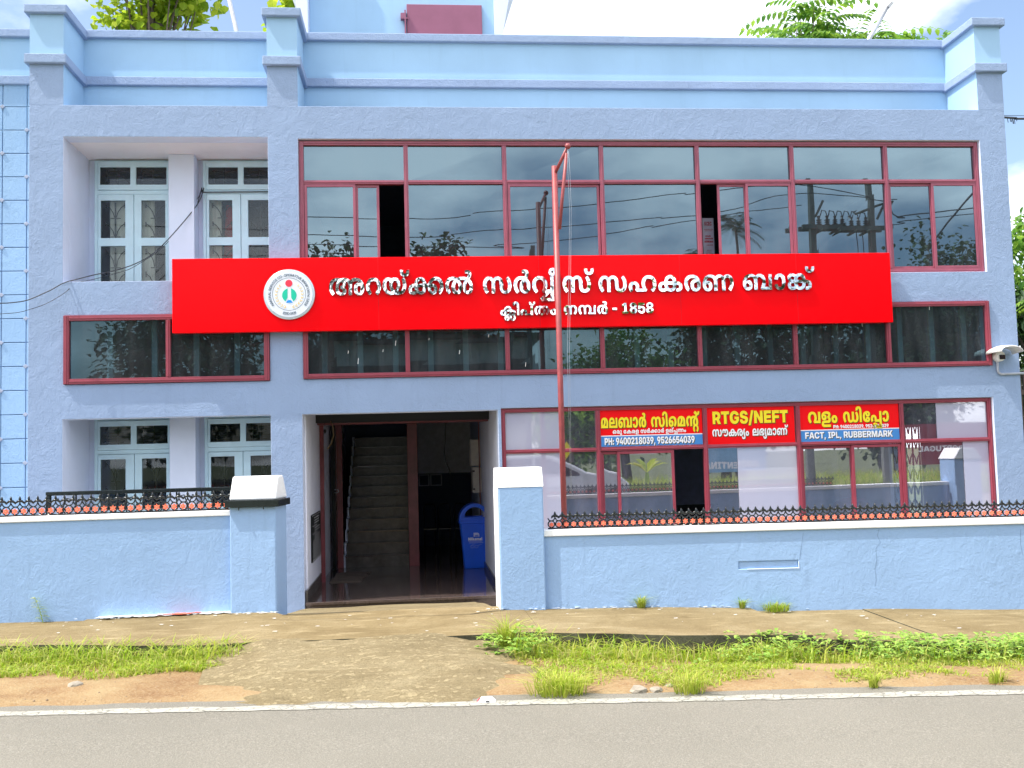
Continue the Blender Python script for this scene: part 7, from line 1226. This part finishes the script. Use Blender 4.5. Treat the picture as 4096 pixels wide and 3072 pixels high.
# grass, weeds
def blade(vs, fs, x, y, z, h, wd, lean, a):
    o = len(vs); dx_, dy_ = cos(a), sin(a); px, py = -dy_*wd, dx_*wd
    for t, k, hh in ((0, 1, 0), (.45, .85, .62), (1, 0, 1)):
        cx_, cy_, cz_ = x+dx_*lean*h*t*t*1.0, y+dy_*lean*h*t*t, z+h*hh*(1-.28*lean*t)
        if k: vs.append((cx_+px*k, cy_+py*k, cz_)); vs.append((cx_-px*k, cy_-py*k, cz_))
        else: vs.append((cx_, cy_, cz_))
    fs += [(o, o+1, o+3, o+2), (o+2, o+3, o+4)]
def vz(x, t): return verge(x, t)[2]-.004
def vn(x, y, s=1.0): return sin(x*2.1*s+1.3)*sin(y*3.7*s-x*.9)+.5*sin(x*5.3*s-y*4.1)+.35*sin(x*11*s+y*7)
random.seed(5)
vs, fs = [], []
def sow(n, x0, x1, tfun, h0, h1, lean, wd, dens):
    for _ in range(n):
        x = random.uniform(x0, x1); lo, hi = tfun(x); t = random.uniform(lo, hi)
        p = verge(x, t)
        if random.random() > dens(x, t, p[1]): continue
        h = random.uniform(h0, h1)*(.75+.5*t); blade(vs, fs, x, p[1], p[2]-.004, h, wd*random.uniform(.6, 1.3), random.uniform(.3, lean), random.uniform(0, 2*pi))
def aplR(y): 
    for (xa, ya), (xb, yb) in zip(B_, B_[1:]):
        if ya >= y >= yb: return xa+(xb-xa)*(ya-y)/(ya-yb)
    return .5
def aplL(y):
    for (xa, ya), (xb, yb) in zip(A_, A_[1:]):
        if ya >= y >= yb: return xa+(xb-xa)*(ya-y)/(ya-yb)
    return -1.35
LT = lambda x: (.52+.05*sin(x*3), 1.0)
sow(15000, -5.2, -1.30, LT, .03, .09, 2.2, .0046, lambda x, t, y: 0 if x > aplL(y)+.02 else min(1, .55+.5*vn(x, y)+1.5*(t-.55)) )
sow(3400, -5.2, -1.32, lambda x: (.74, 1.0), .10, .19, 1.8, .0048, lambda x, t, y: .75+.5*vn(x*1.7, y))
RT = lambda x: (.11+.04*sin(x*2.3), 1.0)
def rdens(x, t, y):
    if x < aplR(y)+.02: return 0
    base_ = .58+.75*vn(x, y)+1.1*(t-.36)
    if x > 3: base_ -= (.55-t)*1.7
    elif x > 1.05: base_ -= max(0, .42-t)*1.3
    return max(0, min(1, base_))
sow(36000, .5, 6.5, RT, .018, .066, 2.6, .0046, rdens)
sow(4200, .7, 6.2, lambda x: (.6, 1.0), .08, .20, 2.0, .005, lambda x, t, y: 0 if x < aplR(y) else (.8+.3*vn(x, y))*(1 if x < 3 else .35))
tag(raw('verge_grass', vs, fs, M['grass']), 'short green grass covering the verge beside the pavement', 'grass', kind='stuff')
vs, fs = [], []
for _ in range(2600):
    x = random.uniform(.46, 6.4); t = random.uniform(.42, 1.04); p = verge(x, t)
    if x < 1.0: dn = .9 if (x-.72)**2+(p[1]-7.75)**2*1.2 < .07 else 0
    else: dn = (x-1.9)*.55*(t-.3)*1.7+.25*vn(x, p[1])
    if random.random() > dn: continue
    hh = random.uniform(.02, .17)*(.6+.6*t); cxx, cyy = x, p[1]
    for k in range(random.randint(4, 7)):
        a = random.uniform(0, 2*pi); leaf(vs, fs, (cxx+.02*cos(a), cyy+.02*sin(a), p[2]+hh), (cos(a), sin(a), random.uniform(.1, .7)), random.uniform(.03, .062), random.uniform(.018, .034), .4)
tag(raw('creeping_weeds', vs, fs, M['weed']), 'low broad leaved weeds creeping over the right verge', 'weeds', kind='stuff')
def tuft(label, x, y, z, n, h, spread, m='tuft', seed=1):
    random.seed(seed); vs, fs = [], []
    for _ in range(n):
        a = random.uniform(0, 2*pi); r = spread*random.random()**.8
        blade(vs, fs, x+r*cos(a)*.6, y+r*sin(a)*.4, z-.006, h*random.uniform(.5, 1.1), .0035, random.uniform(.1, 1.5), a+random.gauss(0, .6))
    o = tag(raw('grass_tuft', vs, fs, M[m]), label, 'grass tuft', 'upright grass tufts'); return o
tuft('largest lime grass tuft at the corner of the concrete apron', .86, 6.47, RZ+.005, 300, .175, .30, seed=2)
tuft('upright grass tuft on bare soil right of the pale stones', 1.66, 6.33, RZ+.005, 120, .17, .17, seed=3)
tuft('small grass tuft close to the road line at the right', 2.80, 6.22, RZ+.01, 60, .12, .05, seed=4)
tuft('sparse straw coloured tuft at the far right road edge', 3.58, 6.19, RZ+.01, 60, .12, .10, seed=5)
tuft('dry grass tuft growing at the foot of the right wall', 2.02, 9.29, slab_z(2.02)+.012, 90, .14, .06, seed=6)
tuft('tall grass clump on the corner between ramp and verge', .66, 7.93, .34, 150, .26, .09, seed=7)
tuft('green weed clump at the wall foot where two slabs meet', 2.92, 9.16, slab_z(2.92)+.01, 80, .11, .05, 'grass', 8)
tuft('spreading grass clump between slabs under the right wall', 3.22, 9.12, slab_z(3.22)+.01, 220, .10, .20, 'grass', 9)
random.seed(21)
wd_ = empty('weed_plant', (-3.42, 9.86, .375), 0, 'spindly feathery weed growing against the left wall', 'weed')
b = MB(); b.tube([(-3.42, 9.86, .37), (-3.45, 9.85, .50), (-3.49, 9.85, .60)], [.004, .003, .002], 5); b.build('stem', M['weed'], wd_)
vs, fs = [], []
for k in range(46):
    t = random.random(); p = Vector((-3.42-.07*t, 9.86, .38+.22*t)); a = random.uniform(0, 2*pi); leaf(vs, fs, p, (cos(a), sin(a)*.6, .25), random.uniform(.03, .08)*(1.3-.5*t), .010, .5)
raw('leaves', vs, fs, M['tuft'], wd_)
# stones, road stud
def stone(label, x, y, z, r, seed):
    random.seed(seed); bm = bmesh.new(); bmesh.ops.create_icosphere(bm, subdivisions=2, radius=r)
    for v in bm.verts: v.co *= 1+random.uniform(-.16, .16); v.co.z *= .55
    me = bpy.data.meshes.new('stone'); bm.to_mesh(me); bm.free(); me.materials.append(M['stone']); o = bpy.data.objects.new('stone', me); COL.objects.link(o); o.location = (x, y, z+r*.1); o.rotation_euler = (0, 0, seed); tag(o, label, 'stone', 'stones lying on the verge')
stone('largest pale stone on the soil by the road line', 1.36, 6.43, RZ, .060, 1); stone('smaller stone just right of the largest pale one', 1.47, 6.42, RZ, .042, 2); stone('flat pale stone beside the upright grass tuft', 1.58, 6.52, RZ, .035, 3); stone('grey stone at the left grass edge', -2.35, 7.40, RZ, .05, 4)
random.seed(31); b = MB()
for i in range(420):
    x = random.uniform(-4.5, 5.5); t = abs(random.gauss(.05, .16)); p = verge(x, min(t, .9)); r = random.choice((.003, .004, .005, .008))*random.uniform(.7, 1.3)
    if aplL(p[1]) < x < aplR(p[1]): continue
    b.lathe([(r*.5, -r*.3), (r, 0), (r*.6, r*.55)], (p[0], p[1], p[2]), 5)
tag(b.build('pebbles', M['grit']), 'scattered small pebbles on the red soil', 'pebbles', kind='stuff')
rs = empty('road_stud', (.40, 6.34, RZ), -.12, 'white plastic road stud with a red reflector on the edge line', 'road stud')
b = MB(); b.add([(-.055, -.035, 0), (.06, -.035, 0), (.06, .04, 0), (-.055, .04, 0), (-.03, -.02, .026), (.032, -.02, .026), (.032, .03, .026), (-.03, .03, .026)], [(0, 3, 2, 1), (4, 5, 6, 7), (0, 1, 5, 4), (1, 2, 6, 5), (2, 3, 7, 6), (3, 0, 4, 7)]); o = b.build('body', M['cctv'], rs, local=True, bevel=.004); o.location.z = .008
b = MB(); b.add([(-.056, -.024, .012), (-.036, -.018, .030), (-.036, .020, .030), (-.056, .026, .012)], [(0, 1, 2, 3)]); b.build('reflector', M['logored'], rs, local=True)
b = MB(); b.prism([(-.004, .016), (.022, .016), (.016, .022), (.004, .022)], -.036, -.030, 'y'); b.build('slot', M['black'], rs, local=True)

# ------------------------------------------------------------------ across the road (seen in the glass)
random.seed(44)
hp_ = empty('transformer_pole', (12.8, -3, .22), 0, 'twin concrete pole with fuse platform reflected in the upper glass', 'utility pole')
for x in (11.9, 13.7):
    b = MB(); b.prism([(x-.12, .2), (x+.12, .2), (x+.07, 9.75), (x-.07, 9.75)], -3.1, -2.92); b.build('post', M['pole'], hp_, bevel=.01)
b = MB(); b.box(11.55, 14.05, -3.2, -3.11, 8.20, 8.33); b.box(11.55, 14.05, -2.91, -2.82, 8.20, 8.33)
for x in (12.1, 12.6, 13.1, 13.5): b.box(x-.04, x+.04, -3.4, -2.6, 8.14, 8.19)
for xa, za, xb, zb in ((12.02, 8.6, 12.27, 9.08), (13.88, 8.57, 14.16, 9.06), (13.2, 8.74, 14.16, 9.04)): b.tube([(xa, -3, za), (xb, -3, zb)], .04, 6)
b.build('cross_arm', M['pole'], hp_)
for k in range(7):
    x = 12.12+.235*k; b = MB(); b.lathe([(.03, 0), (.085, .02), (.03, .05), (.085, .08), (.03, .11), (.085, .14), (.03, .17), (.05, .26)], (x, -3, 8.36), 10); b.build('insulator', M['porcelain'], hp_, smooth=True)
b = MB()
for k in range(6):
    x = 12.16+.235*k; b.tube([(x, -3, 8.62), (x+.05, -3, 8.78), (x+.16, -3, 8.76), (x+.2, -3, 8.62)], .016, 5)
for x in (12.0, 13.25, 13.45): b.tube([(x, -3.1, 8.2), (x+.05, -3.1, 7.0), (x+.05, -3.1, 4)], .015, 5)
b.build('jumper', M['rubber'], hp_)
def wire(P, label, group='power lines across the road', r=.014):
    b = MB(); b.tube(smoothpts(P, 6), r, 4); tag(b.build('power_line', M['rubber']), label, 'wire', group)
wire([(-30, -2, 9.6), (-2.84, -2, 8.45), (2.49, -2, 8.59), (5.52, -2, 8.82), (8.1, -2, 9.11), (11.13, -2, 9.30), (13.9, -2.6, 9.0)], 'uppermost power line reflected in the upper windows')
wire([(-30, -2, 9.0), (-2.85, -2, 7.95), (2.48, -2, 8.05), (8.9, -2, 8.55), (11.12, -2, 9.04), (14.1, -2.6, 9.0)], 'middle power line reflected in the upper windows')
wire([(-30, -2, 8.5), (-.03, -2, 7.6), (2.48, -2, 7.63), (5.52, -2, 7.93), (8.09, -2, 8.34), (11.2, -2, 8.7)], 'lowest power line reflected in the upper windows')
wire([(13.9, -2.6, 8.9), (13.96, -2, 8.33), (16.5, -2, 8.62), (40, -2, 10.4)], 'power line running right from the fuse platform, upper', r=.018)
wire([(13.9, -2.8, 8.3), (13.95, -2, 8.15), (16.49, -2, 8.45), (40, -2, 10.2)], 'power line running right from the fuse platform, lower')
wire([(14.6, -2.4, 6.6), (15.48, -2, 7.82), (16.44, -2, 8.85), (19, -2, 11.6)], 'steep twisted service drop by the right window', r=.03)
b = MB(); b.prism([(3.17, .2), (3.33, .2), (3.31, 7.82), (3.19, 7.82)], -3.1, -2.98); b.tube([(3.2, -3.02, 7.7), (2.6, -3.02, 4.0)], .04, 6); tag(b.build('utility_pole', M['pole'], bevel=.008), 'short concrete pole reflected behind the flagpole', 'utility pole')
def far_tree(label, x, y, h, rx, nl, m='leafD', ls=.5, lw_=.3):
    return tree(label, (x, y, .2), h, (x, y, h*.62), (rx, rx*.8, h*.38), int(nl*2.3), ls*.66, lw_*.8, m, .3, 'roadside_tree', 'trees across the road', .22, 60)
ft = far_tree('tall dark tree across the road behind the photographer', 1.0, -25, 13.4, 2.6, 2600)
far_tree('broad dark tree across the road towards the left', -4.4, -25, 12.9, 3.0, 2200)
far_tree('wide dark tree across the road towards the right', 28.2, -25, 13.0, 4.2, 3600, ls=.42)
far_tree('bushy tree across the road beyond the banners', 21.0, -19, 8.6, 3.6, 2800)
far_tree('rounded tree across the road behind the fuse platform', 14.0, -17, 7.9, 3.4, 2800)
far_tree('leafy tree across the road beside the white house', 8.2, -14.5, 6.9, 2.7, 2600, 'leafG', .4, .24)
far_tree('small dense tree across the road by the yellow board', 5.6, -10, 4.2, 1.5, 1400, 'leafG', .32, .2)
far_tree('low dense tree across the road beyond the banana plant', 11.2, -10, 4.6, 2.0, 1800, 'leafD', .34, .2)
far_tree('shaded tree across the road at the far right', 17.2, -9.5, 5.4, 2.4, 1900, 'leafD', .34, .2)
far_tree('dark tree across the road at the far left', -9.5, -16, 8.5, 3.2, 2400)
far_tree('distant tree across the road left of the palm', 38, -34, 14, 5, 1800)
palm('coconut palm far across the road, reflected in the upper glass', (29.5, -60, .2), (29.4, -60, 21.2), 22, 3.0, 'leafD', 'palms across the road'); palm('second coconut palm, lower and left of the first', (24.6, -60, .2), (24.6, -60, 18.6), 16, 2.4, 'leafD', 'palms across the road')
hs = empty('white_house', (.7, -15, .2), 0, 'white flat roofed house across the road, reflected in the dark glass', 'building')
b = MB(); b.box(-3, 4.2, -18, -12, .2, 6.05); b.build('wall', M['housewhite'], hs)
b = MB(); b.box(-3.4, 4.7, -18.4, -11.5, 6.06, 6.2); b.box(-3, 4.4, -12.5, -11.7, 3.0, 5.25); b.build('roof', M['roofdark'], hs)
random.seed(60)
bp_ = empty('banana_plant', (6.8, -4.6, .2), 0, 'banana plant with broad bright leaves across the road', 'plant')
b = MB(); b.tube([(6.8, -4.6, .2), (6.82, -4.6, 1.1)], [.09, .06], 8); b.build('stem', M['weed'], bp_, smooth=True); vs, fs = [], []
for a in (0.2, 1.3, 2.6, 3.4, 4.4, 5.5): leaf(vs, fs, (6.82, -4.6, 1.1), (cos(a), sin(a)*.5, .75), .85, .26, .5)
raw('leaves', vs, fs, M['tuft'], bp_)
vs, fs = [], []
for _ in range(9000): blade(vs, fs, random.uniform(2.5, 18), random.uniform(-9, -2.6), .21, random.uniform(.3, .95), .012, random.uniform(.2, .9), random.uniform(0, 2*pi))
tag(raw('tall_grass', vs, fs, M['grass']), 'tall grass on the far side of the road', 'grass', kind='stuff')
def banner(label, x0, x1, z0, z1, y, m, key, mt, tx0, tx1, tz, th):
    r_ = empty('roadside_banner', ((x0+x1)/2, y, .2), 0, label, 'banner', 'cloth banners across the road')
    b = MB(); b.box(x0, x1, y, y+.03, z0, z1); b.build('cloth', m, r_)
    b = MB()
    for x in (x0+.05, x1-.05): b.tube([(x, y-.03, .2), (x, y-.03, z1)], .025, 6)
    b.build('post', M['pole'], r_)
    us = [u for L in GL[key] for u, v in L]; W = max(us)
    letters('lettering', key, lambda u: tx1-(tx1-tx0)*u/W, lambda v: tz+th*v/250., y+.032, .004, mt, r_)
banner('pale blue banner across the road, lettered ARGENTINA', 8.3, 10.2, 1.12, 1.82, -3.0, plain('pale_blue_cloth', (.22, .42, .62), .7), 'argen', M['vinylwhite'], 8.4, 10.0, 1.22, .2)
banner('dark red banner across the road, lettered PORTUGAL', 14.5, 17.4, 1.12, 2.36, -3.0, plain('dark_red_cloth', (.24, .02, .03), .7), 'portu', M['vinylwhite'], 14.8, 16.2, 1.5, .16)
yb_ = empty('warning_board', (4.27, -3, .2), 0, 'yellow diamond board in a brown frame across the road', 'sign')
b = MB(); b.box(4.05, 4.50, -3.03, -3.0, 1.5, 2.2); b.tube([(4.27, -3.05, .2), (4.27, -3.05, 1.6)], .03, 6); b.build('frame', M['brownfence'], yb_); b = MB(); b.prism([(4.27, 1.55), (4.47, 1.85), (4.27, 2.15), (4.07, 1.85)], -2.999, -2.985); b.build('diamond', M['yellow'], yb_)
# parked car beside the photographer
car = empty('parked_car', (3.4, .35, RZ), 0, 'silver white hatchback parked across the road, reflected in the office glass', 'car')
prof_ = [(1.25, .50), (1.25, .95), (1.32, 1.12), (1.62, 1.60), (1.80, 1.72), (3.05, 1.75), (3.40, 1.70), (4.18, 1.30), (4.95, 1.14), (5.12, .98), (5.18, .72), (5.12, .50), (4.85, .48), (4.80, .70), (4.62, .86), (4.42, .90), (4.22, .86), (4.05, .70), (4.0, .48), (2.42, .48), (2.38, .70), (2.2, .86), (2.0, .90), (1.8, .86), (1.62, .70), (1.58, .48)]
b = MB(); b.prism(prof_, -.45, 1.15); b.build('body', M['carwhite'], car, bevel=.05)
b = MB(); b.prism([(1.72, 1.2), (1.86, 1.62), (2.85, 1.66), (2.85, 1.2)], 1.151, 1.158); b.prism([(2.93, 1.2), (2.93, 1.66), (3.30, 1.62), (4.0, 1.26), (3.98, 1.2)], 1.151, 1.158); b.build('side_window', M['lens'], car)
for x in (2.0, 4.42):
    for y in (1.02, -.32):
        b = MB(); b.lathe([(.10, -.10), (.32, -.10), (.345, -.06), (.345, .06), (.32, .10), (.10, .10)], (x, y, RZ+.345), 24, 0, 'y'); wh = b.build('wheel', M['tyre'], car, smooth=True)
        b = MB(); b.lathe([(.20, -.112), (.20, -.101), (.05, -.101)], (x, y, RZ+.345), 20, 0, 'y'); b.build('hubcap', M['steel'], wh)
b = MB(); b.prism([(4.75, .98), (5.0, 1.05), (5.1, .95), (4.85, .88)], 1.14, 1.16); b.build('headlight', M['cctv'], car)
